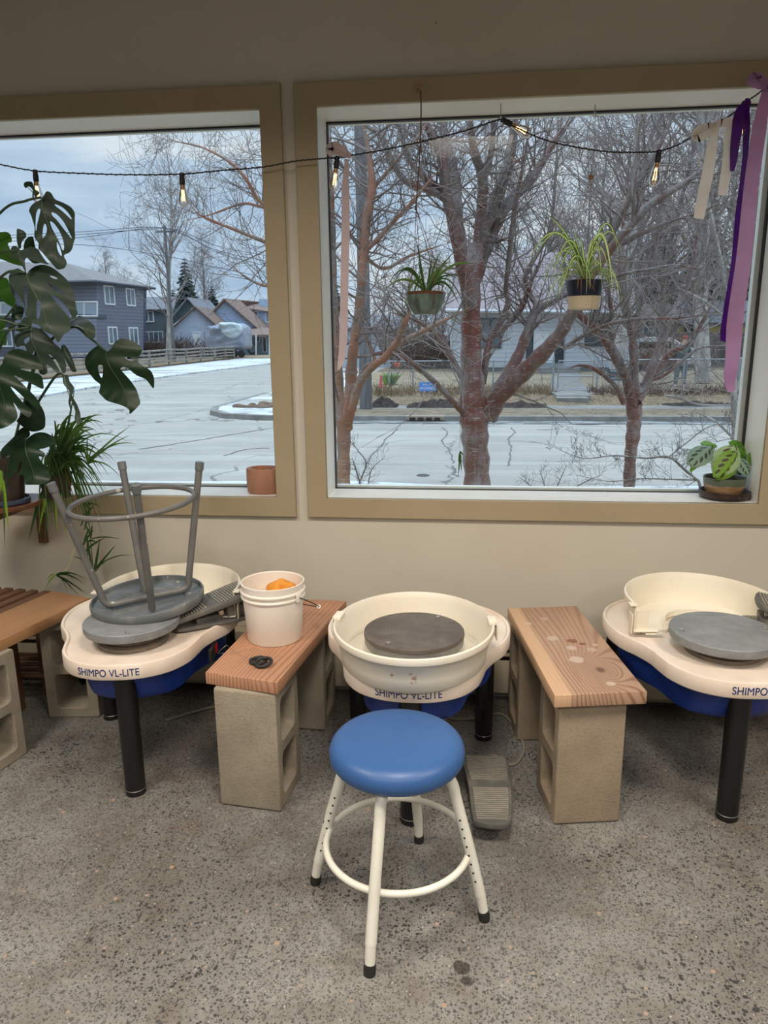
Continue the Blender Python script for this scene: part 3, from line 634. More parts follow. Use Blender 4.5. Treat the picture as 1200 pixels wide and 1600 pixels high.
# ================================================================ BUCKET, SPONGE, WIRE CUTTER
MT['bucketp'] = plain('white_bucket_plastic', srgb(242, 236, 226), 0.4, c2=srgb(234, 226, 214), nsc=6)
bk = thing('bucket', 'white plastic bucket with wire handle on the reddish bench plank', 'bucket', (-0.617, 2.225, ZP+0.041))
b = MB(); b.lathe([(0.001, 0.004), (0.084, 0.004), (0.0865, 0), (0.089, 0.004), (0.0985, 0.145), (0.104, 0.147), (0.1045, 0.151), (0.0995, 0.154), (0.1005, 0.163), (0.1055, 0.165), (0.106, 0.170), (0.101, 0.174), (0.103, 0.192), (0.1035, 0.196), (0.100, 0.197), (0.0975, 0.194), (0.097, 0.16), (0.083, 0.008), (0.001, 0.008)], 72); b.build('pail', MT['bucketp'], bk)
b = MB(); M = Matrix.Rotation(math.radians(-25), 4, 'Z'); b.box((0.106, 0, 0.155), (0.006, 0.024, 0.026), bev=0.002, M=M); b.build('handle_lug', MT['bucketp'], bk); b = MB(); b.box((-0.106, 0, 0.155), (0.006, 0.024, 0.026), bev=0.002, M=M); b.build('handle_lug', MT['bucketp'], bk)
b = MB(); c = math.cos(math.radians(-25)); s_ = math.sin(math.radians(-25))
Hn = []
for k in range(25):
    a = PI*k/24; ex = 0.108*math.cos(a); dn = 0.125*math.sin(a)
    # the bail hangs to the back right of the pail
    p = Vector((ex*c, ex*s_, 0.156))+Vector((-s_*0.80, c*0.80, -0.50)).normalized()*dn*(1.0)
    Hn.append(p)
b.tube(spline([Vector((0.109*c, 0.109*s_, 0.156)), Vector((0.128, -0.026, 0.136)), Vector((0.150, 0.012, 0.106)), Vector((0.128, 0.080, 0.080)), Vector((0.04, 0.135, 0.070)), Vector((-0.07, 0.125, 0.095)), Vector((-0.109*c-0.004, -0.109*s_+0.03, 0.14)), Vector((-0.109*c, -0.109*s_, 0.156))], 5), 0.0017, 8); hd = b.build('wire_handle', MT['black'], bk)
b = MB(); b.tube([(0.149, 0.010, 0.107), (0.138, 0.052, 0.090)], 0.0065, 12); b.build('handle_grip', MT['bucketp'], hd)
sponge = MB(); sponge.ball((0, 0, 0), (0.052, 0.046, 0.034), n=20)
sv = []
for v in sponge.v:
    p = Vector(v); p *= 1+0.10*noise.noise(p*40)+0.08*noise.noise(p*14); p.z = max(p.z, -0.02); p.z += max(0, 0.02-abs(p.x))*0.3; sv.append(tuple(p))
sponge.v = sv
tag(sponge.build('sponge', plain('orange_sponge', srgb(232, 158, 62), 0.9, c2=srgb(206, 126, 40), nsc=40, bsc=160, bst=0.6, bd=0.003), None, (-0.600, 2.262, ZP+0.041+0.150)), 'orange sponge heaped inside the white bucket', 'sponge')
fill = MB(); fill.lathe([(0.001, 0.128), (0.092, 0.128)], 48); fill.lathe([(0.001, 0.009), (0.081, 0.009)], 8)
tl = thing('sponge_stack', 'cream sponge packed in the bucket below the orange sponge', 'sponge', (-0.617, 2.225, ZP+0.041))
b = MB(); b.lathe([(0.001, 0.01), (0.080, 0.01), (0.090, 0.118), (0.084, 0.126), (0.001, 0.128)], 40); b.build('sponge_body', plain('cream_sponge', srgb(214, 186, 150), 0.9, bsc=120, bst=0.4), tl)
wt = thing('wire_cutter', 'black ring-handled clay cutting wire on the reddish bench plank', 'clay cutter', (-0.604, 2.012, ZP+0.041))
for (cx, cy, rz, tlt, hz) in ((0.008, -0.008, 0.2, 16, 0.011), (-0.014, 0.014, 0.5, 4, 0.006)):
    b = MB(); b.tube([(0.024*math.cos(2*PI*k/36), 0.019*math.sin(2*PI*k/36), 0) for k in range(36)], 0.0055, 10, closed=True); b.build('ring_handle', MT['rubber'], wt, (cx, cy, hz), (math.radians(tlt), math.radians(-8 if tlt > 10 else 0), rz))
b = MB(); b.tube(spline([(-0.02, 0.035, 0.004), (-0.03, 0.075, 0.012), (-0.06, 0.10, 0.006), (-0.10, 0.075, 0.004), (-0.145, 0.055, 0.006), (-0.165, 0.085, -0.006), (-0.150, 0.12, 0.004), (-0.13, 0.09, 0.012), (-0.08, 0.05, 0.006), (-0.03, 0.03, 0.004)], 8), 0.0005, 5); b.build('cutting_wire', MT['steel'], wt)

# ================================================================ STRING LIGHT
sl = thing('string_light', 'black cord of clear filament bulbs strung across both windows', 'string light', (0, 0, 0))
YS = 2.665
cp = [W(-60, 246, YS), W(0, 257, YS), W(55, 267, YS), W(130, 271, YS), W(205, 273, YS), W(284, 272, YS), W(350, 266, YS), W(410, 261, YS), W(460, 252, YS), W(500, 248, YS), W(527, 246, YS), W(548, 243, YS),
      W(600, 234, YS), W(660, 221, YS), W(720, 206, YS), W(770, 190, YS+0.03), W(783, 187, YS+0.03), W(800, 196, YS+0.02), W(850, 218, YS), W(900, 230, YS), W(950, 237, YS), W(1000, 238, YS), W(1030, 236, YS), W(1060, 226, YS), W(1095, 205, YS), W(1140, 181, YS), W(1165, 160, YS), W(1190, 142, YS-0.02), W(1225, 110, YS-0.03)]
b = MB(); b.tube(spline(cp, 8), 0.0021, 7)
tw = spline(cp, 40); b2 = []
for i, p in enumerate(tw): b2.append(p+Vector((0, 0.0022*math.cos(i*0.8), 0.0022*math.sin(i*0.8))))
b.tube(b2, 0.0014, 5); b.build('cord', MT['cord_black'], sl)
me_bulb = MB().lathe([(0.0075, -0.034), (0.009, -0.040), (0.0105, -0.050), (0.0145, -0.066), (0.0178, -0.080), (0.0185, -0.088), (0.0165, -0.097), (0.011, -0.104), (0.004, -0.107), (0.0001, -0.1075)], 28).mesh('bulb')
me_sock = MB().lathe([(0.0001, 0.004), (0.006, 0.004), (0.0085, 0.001), (0.0085, -0.012), (0.0095, -0.014), (0.0095, -0.031), (0.008, -0.036), (0.0001, -0.036)], 20).mesh('socket')
me_cap = MB().lathe([(0.0068, -0.034), (0.0075, -0.038), (0.0066, -0.041), (0.0075, -0.044), (0.0085, -0.047)], 20).mesh('screw_base')
fb = MB()
for k in range(4):
    a = k*PI/2+0.4; fb.tube([(0.0035*math.cos(a), 0.0035*math.sin(a), -0.052), (0.006*math.cos(a+.4), 0.006*math.sin(a+.4), -0.088)], 0.0009, 5)
me_fil = fb.mesh('filament')
def bulb(p, tilt=(0, 0)):
    s = link('socket', me_sock, MT['black'], sl, p, (math.radians(tilt[0]), math.radians(tilt[1]), 0))
    link('screw_base', me_cap, MT['brass'], s); link('bulb_glass', me_bulb, MT['bulb_glass'], s); link('filament', me_fil, MT['filament'], s)
MT['brass'] = plain('brass', (0.6, 0.36, 0.16), 0.35, 0.8)
for px, py, t in ((55, 267, (2, 2)), (284, 272, (0, 0)), (527, 246, (0, 8)), (1030, 236, (0, 6)), (1163, 160, (0, -6)), (1196, 138, (4, 4))): bulb(W(px, py, YS), t)
bulb(W(785, 187, YS+0.03), (0, -62))
# small hooks in the soffit that carry the cord and the white pot
hk = MB(); q = W(783, 187, YS+0.05); hk.tube([(q.x, q.y+0.045, ZT), (q.x, q.y+0.045, q.z+0.02), (q.x, q.y+0.02, q.z+0.002), (q.x, q.y-0.01, q.z+0.006)], 0.0016, 8)
tag(hk.build('cord_hook', MT['steel'], None), 'thin metal hook in the window soffit carrying the black light cord', 'hook')

# ================================================================ RIBBONS
def rib_mat(name, c, c2):
    t = NT(name); q = t.mix(t.ramp(t.noise(t.vec((1, 1, 2)), 6), 0.4, 0.65), c, c2); t.col(q); t.set(Roughness=0.5)
    tl = t.n.new('ShaderNodeBsdfTranslucent'); t.l.new(q, tl.inputs[0]); mx = t.n.new('ShaderNodeMixShader'); mx.inputs[0].default_value = 0.6
    t.l.new(t.b.outputs[0], mx.inputs[1]); t.l.new(tl.outputs[0], mx.inputs[2]); t.l.new(mx.outputs[0], t.out.inputs[0]); return t.m
MT['rib_pink'] = rib_mat('dusty_pink_satin', srgb(232, 216, 216), srgb(238, 222, 222))
MT['rib_white'] = rib_mat('ivory_satin', srgb(246, 242, 236), srgb(240, 234, 228))
MT['rib_purple'] = rib_mat('deep_purple_satin', srgb(118, 44, 170), srgb(104, 34, 146))
MT['rib_lilac'] = rib_mat('lilac_satin', srgb(212, 178, 214), srgb(204, 166, 204))
def ribbon(parent, name, pts, Y, m, twist=0.0, dY=0.0, wob=0.004):
    """pts: (px, py, half width in px, turn in degrees)"""
    P = []; Wd = []; S = []
    ks = [(W(a, c, Y+dY*i/len(pts)), w_, tw) for i, (a, c, w_, tw) in enumerate(pts)]
    sp = spline([k[0] for k in ks], 8); n = len(sp)
    for i, p in enumerate(sp):
        u = i/8; k = min(int(u), len(ks)-2); t = u-k
        w_ = ks[k][1]*(1-t)+ks[k+1][1]*t; tw = math.radians(ks[k][2]*(1-t)+ks[k+1][2]*t)
        pxm = (p-CAMP).dot(_f)/F_PX; T_ = (sp[min(i+1, n-1)]-sp[max(i-1, 0)]).normalized()
        a = Vector((1, 0, 0)); a = (a-T_*a.dot(T_)); a = a.normalized() if a.length > 0.2 else Vector((0, 0, 1)); bb = T_.cross(a)
        P.append(p+Vector((0, wob*math.sin(u*2.2), 0))); Wd.append(w_*pxm/max(0.3, math.cos(tw))); S.append(a*math.cos(tw)+bb*math.sin(tw))
    b = MB(); b.strip(P, Wd, S, 0.0003); return b.build(name, m, parent, ang=70)
def knot(parent, px, py, Y, r, m):
    p = W(px, py, Y); b = MB()
    for k in range(3):
        a = k*1.1; c = Vector((0, 0, (k-1)*r*0.55)); M = Matrix.Translation(p+c) @ Matrix.Rotation(a*0.4, 4, 'Y') @ Matrix.Rotation(0.5+a, 4, 'X')
        b.tube([M @ Vector((r*math.cos(2*PI*j/20), r*0.8*math.sin(2*PI*j/20), 0)) for j in range(20)], r*0.5, 8, closed=True)
    b.ball(p, r*0.9, n=8); return b.build('knot', m, parent)
YR = 2.645
r1 = thing('ribbon', 'long dusty pink ribbon knotted on the cord at the left of the large window', 'ribbon', (0, 0, 0))
ribbon(r1, 'ribbon_tail', [(541, 248, 3, 10), (541, 262, 4.5, 50), (540, 290, 6.5, 35), (540, 330, 6.5, 5), (539, 400, 6.5, 0), (538, 470, 6.3, 0), (536, 530, 6.5, 8), (533, 562, 5.5, 15), (529, 578, 1.2, 15)], YR, MT['rib_pink'])
ribbon(r1, 'ribbon_loop', [(541, 243, 3, 0), (533, 234, 7, 20), (522, 229, 8.5, 30), (515, 232, 7.5, 30), (517, 236, 6, 30), (528, 238, 4, 20), (540, 243, 3, 10)], YR-0.004, MT['rib_pink'], wob=0.0)
knot(r1, 545, 243, YR, 0.0065, MT['rib_pink'])
r2 = thing('ribbon', 'ivory ribbon bow with two short hanging tails on the light cord', 'ribbon', (0, 0, 0))
ribbon(r2, 'ribbon_tail', [(1119, 198, 4, 10), (1115, 215, 6.5, 10), (1109, 250, 8.5, 5), (1102, 290, 8.8, 0), (1095, 325, 8.5, 0), (1091, 342, 7.5, 0)], YR, MT['rib_white'])
ribbon(r2, 'ribbon_tail', [(1141, 197, 6, 5), (1140, 215, 7, 10), (1137, 245, 7.5, 12), (1133, 280, 7.5, 8), (1129, 305, 6, 5)], YR+0.004, MT['rib_white'])
ribbon(r2, 'ribbon_loop', [(1119, 197, 4, 0), (1107, 203, 8, 25), (1094, 212, 9.5, 35), (1086, 213, 8, 40), (1092, 203, 6, 20), (1108, 197, 5, 0), (1119, 196, 4, 0)], YR-0.006, MT['rib_white'], wob=0)
ribbon(r2, 'ribbon_band', [(1116, 197, 4.5, 60), (1128, 192, 5, 40), (1142, 191, 6.5, 20), (1155, 193, 4, 10)], YR-0.004, MT['rib_white'], wob=0)
r3 = thing('ribbon', 'deep purple ribbon with one short broad tail and one long narrow tail', 'ribbon', (0, 0, 0))
ribbon(r3, 'ribbon_tail', [(1167, 161, 4, 20), (1158, 172, 7, 15), (1153, 190, 8.5, 10), (1150, 215, 7.5, 0), (1147, 245, 6, 0), (1143, 268, 3, 0)], YR-0.008, MT['rib_purple'])
ribbon(r3, 'ribbon_tail', [(1167, 163, 4, 20), (1167, 195, 3.5, 60), (1164, 240, 2, 72), (1161, 290, 3.0, 70), (1155, 345, 4.5, 55), (1149, 410, 6.0, 30), (1141, 470, 7.5, 10), (1133, 520, 7.5, 0), (1128, 533, 3.5, 0)], YR, MT['rib_purple'])
knot(r3, 1168, 161, YR-0.004, 0.0075, MT['rib_purple'])
r4 = thing('ribbon', 'wide lilac ribbon hanging longest of all at the right edge of the window', 'ribbon', (0, 0, 0))
ribbon(r4, 'ribbon_tail', [(1198, 140, 5, 10), (1193, 165, 8, 10), (1186, 200, 10.5, 5), (1178, 260, 11, 0), (1170, 330, 11, 0), (1162, 400, 11.5, 0), (1156, 450, 11.5, 5), (1148, 510, 11.5, 10), (1144, 560, 10.5, 5), (1141, 590, 9.5, 0), (1143, 612, 5, 0)], YR-0.03, MT['rib_lilac'])
ribbon(r4, 'ribbon_loop', [(1197, 134, 4, 0), (1190, 124, 8, 30), (1182, 118, 8, 50), (1178, 125, 7, 60), (1186, 133, 5, 20), (1197, 136, 4, 0)], YR-0.04, MT['rib_lilac'], wob=0)
knot(r4, 1199, 138, YR-0.03, 0.007, MT['rib_lilac'])

# ================================================================ PLANTS
def leafm(name, a, b_, rough=0.4, tr=0.25, veins=None):
    t = NT(name); v = t.vec(); c = t.mix(t.ramp(t.noise(v, 9, 3), 0.35, 0.7), a, b_); t.col(c); t.set(Roughness=rough); t.b.inputs['Specular IOR Level'].default_value = 0.3
    tl = t.n.new('ShaderNodeBsdfTranslucent'); tl.inputs[0].default_value = (a[0]*2.2+0.02, a[1]*2.6+0.06, a[2]*0.8, 1)
    mx = t.n.new('ShaderNodeMixShader'); mx.inputs[0].default_value = tr
    t.l.new(t.b.outputs[0], mx.inputs[1]); t.l.new(tl.outputs[0], mx.inputs[2]); t.l.new(mx.outputs[0], t.out.inputs[0])
    if veins: t.bump(t.noise(t.vec((1, 0.25, 1)), 60, 3), 0.15, 0.002)
    return t.m
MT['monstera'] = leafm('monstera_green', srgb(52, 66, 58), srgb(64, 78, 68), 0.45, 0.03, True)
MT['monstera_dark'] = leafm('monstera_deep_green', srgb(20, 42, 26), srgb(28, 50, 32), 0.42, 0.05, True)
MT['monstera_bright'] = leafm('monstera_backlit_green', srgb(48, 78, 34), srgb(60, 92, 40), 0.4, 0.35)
MT['stem'] = plain('leaf_stem', srgb(40, 66, 40), 0.5, c2=srgb(60, 80, 50), nsc=8)
MT['blade'] = leafm('spider_leaf_green', srgb(80, 104, 62), srgb(100, 122, 80), 0.4, 0.25)
MT['blade_dark'] = leafm('dark_spider_leaf', srgb(46, 74, 40), srgb(66, 96, 52), 0.4, 0.15)
MT['blade_lime'] = leafm('lime_leaf', srgb(128, 156, 60), srgb(104, 140, 52), 0.45, 0.3)
MT['blade_dry'] = leafm('dry_leaf', srgb(140, 104, 66), srgb(110, 80, 50), 0.7, 0.2)
MT['blade_pale'] = leafm('pale_stripe', srgb(214, 216, 184), srgb(200, 206, 168), 0.45, 0.3)
MT['soil'] = plain('potting_soil', (0.03, 0.02, 0.014), 0.95, bsc=80, bst=0.8, bd=0.004)

def monstera_outline(L, Wd, slits, holes, heart=0.16, open_=1.0):
    """half outline from petiole notch to tip; leaf lies along +y, base at origin"""
    ks = [(0, 0), (0.05, -heart*0.55), (0.18, -heart), (0.34, -heart*0.75), (0.46, 0.02), (0.50, 0.16), (0.49, 0.32), (0.43, 0.50), (0.32, 0.68), (0.18, 0.85), (0.06, 0.96), (0, 1.0)]
    P = [tuple(p)[:2] for p in spline([(a, c, 0) for a, c in ks], 6)]
    def side(sg):
        out = [(sg*a*Wd, c*L) for a, c in P]
        for (t, depth, wd) in slits.get(sg, []):
            i = min(range(14, len(P)), key=lambda k: abs(P[k][1]-t)); x, y = P[i]
            n0 = (sg*(x)*Wd, (y-wd)*L); n1 = (sg*(x)*Wd, (y+wd)*L)
            inn = (1-depth)*x
            yi = y-0.10*depth*1.2
            new = [(n0[0], n0[1]), (sg*(inn+(x-inn)*0.4)*Wd, (yi+(y-wd-yi)*0.4)*L-0.010*L), (sg*inn*Wd, (yi-0.012)*L), (sg*(inn-0.008)*Wd, (yi+0.004)*L), (sg*inn*Wd, (yi+0.020)*L), (sg*(inn+(x-inn)*0.4)*Wd, (yi+(y+wd-yi)*0.4)*L+0.012*L), (n1[0], n1[1])]
            k0 = max(k for k in range(len(out)) if abs(out[k][1]) < 9 and out[k][1] <= n0[1] and k > 6) if any(out[k][1] <= n0[1] and k > 6 for k in range(len(out))) else None
            k1 = min(k for k in range(len(out)) if out[k][1] >= n1[1] and k > 12)
            a = [q for q in out[:k1] if not (q[1] > n0[1] and abs(q[0]) > 0 and out.index(q) > 12)]
            out = a+new+out[k1:]
        return out
    R_ = side(1); Lf = side(-1); O = R_+Lf[::-1][1:-1]
    H = []
    for (sg, x, y, rx, ry, an) in holes:
        c, s = math.cos(an), math.sin(an)
        H.append([(sg*x*Wd+(rx*math.cos(2*PI*k/14)*c-ry*math.sin(2*PI*k/14)*s)*L, y*L+(rx*math.cos(2*PI*k/14)*s+ry*math.sin(2*PI*k/14)*c)*L) for k in range(14)][::-1])
    return [O]+H
def subdiv(me, maxlen, it=4):
    bm = bmesh.new(); bm.from_mesh(me); bmesh.ops.remove_doubles(bm, verts=bm.verts, dist=1e-6); bmesh.ops.triangulate(bm, faces=bm.faces)
    for _ in range(it):
        es = [e for e in bm.edges if e.calc_length() > maxlen]
        if not es: break
        bmesh.ops.subdivide_edges(bm, edges=es, cuts=1); bmesh.ops.triangulate(bm, faces=[f for f in bm.faces if len(f.verts) > 3])
        bmesh.ops.beautify_fill(bm, faces=bm.faces, edges=bm.edges)
    bm.to_mesh(me); bm.free(); return me
SLITS_A = {1: [(0.22, 0.62, 0.018), (0.40, 0.66, 0.018), (0.58, 0.62, 0.016)], -1: [(0.26, 0.60, 0.018), (0.46, 0.64, 0.018), (0.64, 0.55, 0.016)]}
HOLES_A = [(1, 0.12, 0.20, 0.012, 0.04, -0.6), (-1, 0.12, 0.30, 0.012, 0.04, 0.6), (1, 0.10, 0.45, 0.010, 0.03, -0.5)]
SLITS_B = {1: [(0.34, 0.55, 0.02)], -1: [(0.50, 0.55, 0.018)]}
HOLES_B = [(1, 0.20, 0.24, 0.016, 0.06, -0.7), (-1, 0.20, 0.34, 0.018, 0.05, 0.5), (1, 0.16, 0.50, 0.012, 0.045, -0.6)]
def leaf(parent, base, tip, width, m, slits=SLITS_A, holes=HOLES_A, n_hint=(0, -1, 0.25), fold=0.35, droop=0.18, cup=0.0, wave=0.03, stem_from=None, heart=0.16, roll=0.0):
    base, tip = Vector(base), Vector(tip); L = (tip-base).length
    me = from_curve(monstera_outline(L, width, slits, holes, heart)); subdiv(me, L*0.07)
    for v in me.vertices:
        x, y = v.co.x, v.co.y; u = y/L; s = x/(width*0.5+1e-6)
        side_v = abs(math.sin((u*1.0-abs(s)*0.25)*PI*6))
        v.co.z = -fold*abs(x)*(0.6+0.4*abs(s))+cup*width*s*s-droop*L*(u-0.5)**2*1.2+wave*L*math.sin(u*9+s*2.5)*0.4+0.006*L*side_v*abs(s)
        v.co.x = x*math.cos(fold*0.6*abs(s))
    Yx = (tip-base).normalized(); Nn = Vector(n_hint); Nn = (Nn-Yx*Nn.dot(Yx)).normalized(); X = Yx.cross(Nn)
    if roll: R_ = Matrix.Rotation(math.radians(roll), 3, Yx); Nn = R_ @ Nn; X = R_ @ X
    M = Matrix(((X.x, Yx.x, Nn.x, base.x), (X.y, Yx.y, Nn.y, base.y), (X.z, Yx.z, Nn.z, base.z), (0, 0, 0, 1)))
    me.transform(M); smooth_me(me, 80); lf = link('leaf', me, m, parent)
    # raised midrib
    b = MB(); b.tube([M @ Vector((0, L*t, -droop*L*(t-0.5)**2*1.2+wave*L*math.sin(t*9)*0.4+0.0006)) for t in [k/14*0.97 for k in range(15)]], [0.0022*(1-t*0.8/14) for t in range(15)], 6); b.build('midrib', MT['stem'] if m != MT['monstera'] else MT['midrib'], lf)
    if stem_from is not None:
        P = [Vector(p) for p in stem_from]+[base+Yx*0.002]
        b = MB(); b.tube(spline(P, 8), [0.0045-0.0015*i/(8*len(P)) for i in range(8*(len(P)-1)+1)], 8); b.build('leaf_stalk', MT['stem'], parent)
MT['midrib'] = plain('pale_midrib', srgb(96, 112, 84), 0.45)

# shelf on the wall with the monstera pot
PY = 2.42; cpot = W(8, 780, PY)
sh = thing('plant_shelf', 'small brown wooden shelf under the big-leaved plant at the left edge', 'shelf', (cpot.x-0.05, 2.44, 0))
zs = W(20, 786, PY).z
b = MB(); b.lathe([(0.001, zs-0.018), (0.150, zs-0.018), (0.155, zs-0.014), (0.155, zs-0.004), (0.150, zs), (0.001, zs)], 40); b.build('shelf_board', plain('shelf_wood', srgb(112, 70, 44), 0.4, c2=srgb(90, 54, 34), nsc=6), sh)
b = MB(); b.box((0.0, 0.13, zs-0.05), (0.03, 0.29, 0.03)); b.box((0.0, 0.265, zs-0.13), (0.03, 0.02, 0.2)); b.build('bracket', SW, sh)
mo = thing('monstera', 'big potted plant with split glossy leaves at the left edge', 'potted plant', (cpot.x, PY, zs))
b = MB(); b.lathe([(0.001, 0.0), (0.080, 0.0), (0.085, 0.006), (0.085, 0.018), (0.081, 0.02), (0.078, 0.010), (0.001, 0.008)], 40); b.build('pot_saucer', plain('slate_blue_saucer', srgb(64, 74, 96), 0.4), mo)
b = MB(); n = 48; prp = [(0.001, 0.010), (0.062, 0.010), (0.066, 0.02), (0.083, 0.165), (0.086, 0.175), (0.080, 0.178), (0.076, 0.160), (0.001, 0.155)]; b.lathe(prp, n)
b.v = [tuple(Vector((x*(1-0.045*max(0, math.cos(math.atan2(y, x)*14))), y*(1-0.045*max(0, math.cos(math.atan2(y, x)*14))), z))) for x, y, z in b.v]; b.build('pot', plain('ribbed_dark_pot', srgb(58, 48, 44), 0.45, c2=srgb(80, 66, 58), nsc=12), mo)
b = MB(); b.lathe([(0.001, 0.160), (0.077, 0.158)], 32); b.build('soil', MT['soil'], mo)
def rel(o, p): return Vector(p)-Vector(o.location)
root = Vector((0, 0, 0.16))
def ml(bx, by, tx, ty, Yb, Yt, wpx, m, via=None, **k):
    bs, tp = W(bx, by, Yb), W(tx, ty, Yt); w_ = wpx*((bs-CAMP).dot(_f))/F_PX
    st_ = None
    if via: st_ = [root+Vector((random.uniform(-.03, .03), random.uniform(-.03, .03), 0))]+[rel(mo, W(a, c, d)) for a, c, d in via]
    leaf(mo, rel(mo, bs), rel(mo, tp), w_, m, stem_from=st_, **k)
def leaf_px(name_m, Y, org, sc, out, holes=(), base=None, tip=None, n=(0, -1, 0.25), fold=0.22, curl=0.6, stalk=None, wave=0.012):
    """a split leaf: outline points (px/sc + org) laid on a tilted plane at its own distance, then folded and veined"""
    px = lambda q: (org[0]+q[0]/sc, org[1]+q[1]/sc)
    nv = Vector(n).normalized(); allp = [px(q) for q in out]; cx = sum(p[0] for p in allp)/len(allp); cy = sum(p[1] for p in allp)/len(allp); C0 = W(cx, cy, Y)
    def hit(q):
        a, c = px(q); v = _f*F_PX+_r*(a-600)+_u*(800-c); return CAMP+v*((C0-CAMP).dot(nv)/v.dot(nv))
    Bp, Tp = hit(base), hit(tip); L = (Tp-Bp).length; yx = (Tp-Bp).normalized(); xx = yx.cross(nv).normalized()
    loc = lambda q: Vector(((hit(q)-Bp).dot(xx), (hit(q)-Bp).dot(yx), 0))
    so = spline([loc(q) for q in out], 4, True); sh_ = [spline([loc(q) for q in h], 3, True) for h in holes]
    me = from_curve([so]+sh_); subdiv(me, L*0.06, 5); wd = max(abs(p.x) for p in so)
    M = Matrix(((xx.x, yx.x, nv.x, Bp.x), (xx.y, yx.y, nv.y, Bp.y), (xx.z, yx.z, nv.z, Bp.z), (0, 0, 0, 1)))
    def zf(x, y):
        s_ = abs(x)/wd; u = y/L; vein = math.sin((u*1.0-s_*0.30)*2*PI*4.5)
        return -fold*abs(x)*(0.5+0.8*s_)+0.007*L*vein*min(1, s_*2)+wave*math.sin(y*38+x*21)-curl*(y-0.45*L)**2
    for v in me.vertices: v.co.z = zf(v.co.x, v.co.y)
    O_ = Vector(mo.location); me.transform(Matrix.Translation(-O_) @ M); smooth_me(me, 80)
    lf = link('leaf', me, MT[name_m], mo)
    b = MB(); b.tube([M @ Vector((0, L*t, zf(0, L*t)+0.0008))-O_ for t in [k/16*0.96 for k in range(17)]], [0.0019*(1-t*0.8/16) for t in range(17)], 6); b.build('midrib', MT['midrib'] if name_m == 'monstera' else MT['stem'], lf)
    if stalk:
        P = [rel(mo, W(a, c, d)) for a, c, d in stalk]+[Bp-O_]
        b = MB(); b.tube(spline(P, 8), [0.0048-0.0014*i/(8*len(P)) for i in range(8*(len(P)-1)+1)], 8); b.build('leaf_stalk', MT['stem'], mo)
A5 = (0, 270); B5 = (0, 400); C5 = (0, 600); RP = (cpot.x, PY)
leaf_px('monstera', 2.36, A5, 5, [(320, 192), (338, 125), (375, 135), (412, 188), (470, 212), (530, 245), (562, 290), (574, 335), (572, 400), (566, 470), (552, 525), (546, 565), (528, 615), (498, 645), (518, 690), (518, 722), (500, 744), (470, 752), (440, 750), (410, 716), (365, 662), (325, 618), (296, 590), (285, 540), (250, 495), (240, 450), (246, 405), (238, 330), (221, 290), (258, 242), (300, 218)],
 [[(422, 240), (470, 256), (520, 300), (550, 345), (548, 356), (520, 330), (475, 290), (438, 262)], [(410, 315), (450, 330), (500, 390), (536, 480), (534, 492), (496, 440), (448, 372), (420, 345)], [(392, 385), (415, 390), (450, 440), (478, 520), (488, 592), (476, 590), (440, 510), (405, 440)], [(432, 532), (450, 556), (480, 630), (478, 650), (456, 618), (438, 575)], [(312, 288), (324, 300), (302, 350), (272, 395), (258, 436), (256, 404), (280, 335), (298, 300)], [(345, 395), (357, 410), (353, 442), (335, 480), (315, 492), (313, 468), (326, 420)]],
 (320, 192), (465, 745), stalk=[(-60, 640, 2.42), (-70, 430, 2.42), (0, 333, 2.38), (40, 314, 2.37)], n=(0.15, -1, 0.2))
leaf_px('monstera', 2.27, B5, 5, [(200, 130), (205, 90), (240, 45), (300, 25), (360, 40), (420, 85), (480, 140), (508, 182), (532, 222), (550, 290), (552, 370), (560, 405), (550, 450), (524, 485), (540, 540), (532, 575), (500, 600), (440, 662), (415, 622), (340, 585), (308, 545), (230, 512), (185, 452), (172, 440), (152, 345), (110, 272), (82, 232), (40, 160), (30, 100), (60, 65), (100, 60), (150, 92)],
 [[(360, 124), (400, 130), (420, 152), (388, 150)], [(372, 210), (410, 220), (468, 258), (488, 284), (440, 268), (386, 238)], [(392, 296), (430, 310), (488, 370), (524, 440), (520, 462), (470, 402), (410, 334)], [(200, 236), (214, 246), (212, 280), (192, 340), (176, 410), (168, 380), (172, 305), (185, 256)], [(272, 345), (298, 336), (310, 360), (300, 420), (304, 465), (290, 486), (276, 460), (266, 400)]],
 (200, 130), (435, 655), stalk=[(-40, 700, 2.40), (-40, 500, 2.36), (5, 430, 2.30)], n=(0.1, -1, 0.4), fold=0.3)
leaf_px('monstera', 2.32, B5, 5, [(245, 550), (225, 490), (180, 465), (145, 480), (130, 540), (118, 580), (158, 596), (120, 612), (90, 640), (92, 700), (150, 697), (188, 706), (200, 760), (245, 800), (275, 860), (300, 915), (335, 925), (352, 900), (342, 845), (372, 862), (405, 900), (432, 892), (402, 820), (372, 765), (412, 800), (448, 895), (470, 892), (478, 810), (462, 724), (420, 680), (380, 630), (330, 582), (290, 560)],
 [[(192, 662), (240, 636), (247, 655), (222, 678), (196, 684)], [(236, 764), (268, 742), (283, 748), (262, 783), (242, 784)]], (245, 550), (325, 915), stalk=[(-30, 640, 2.38), (10, 520, 2.34)], n=(0, -1, 0.2))
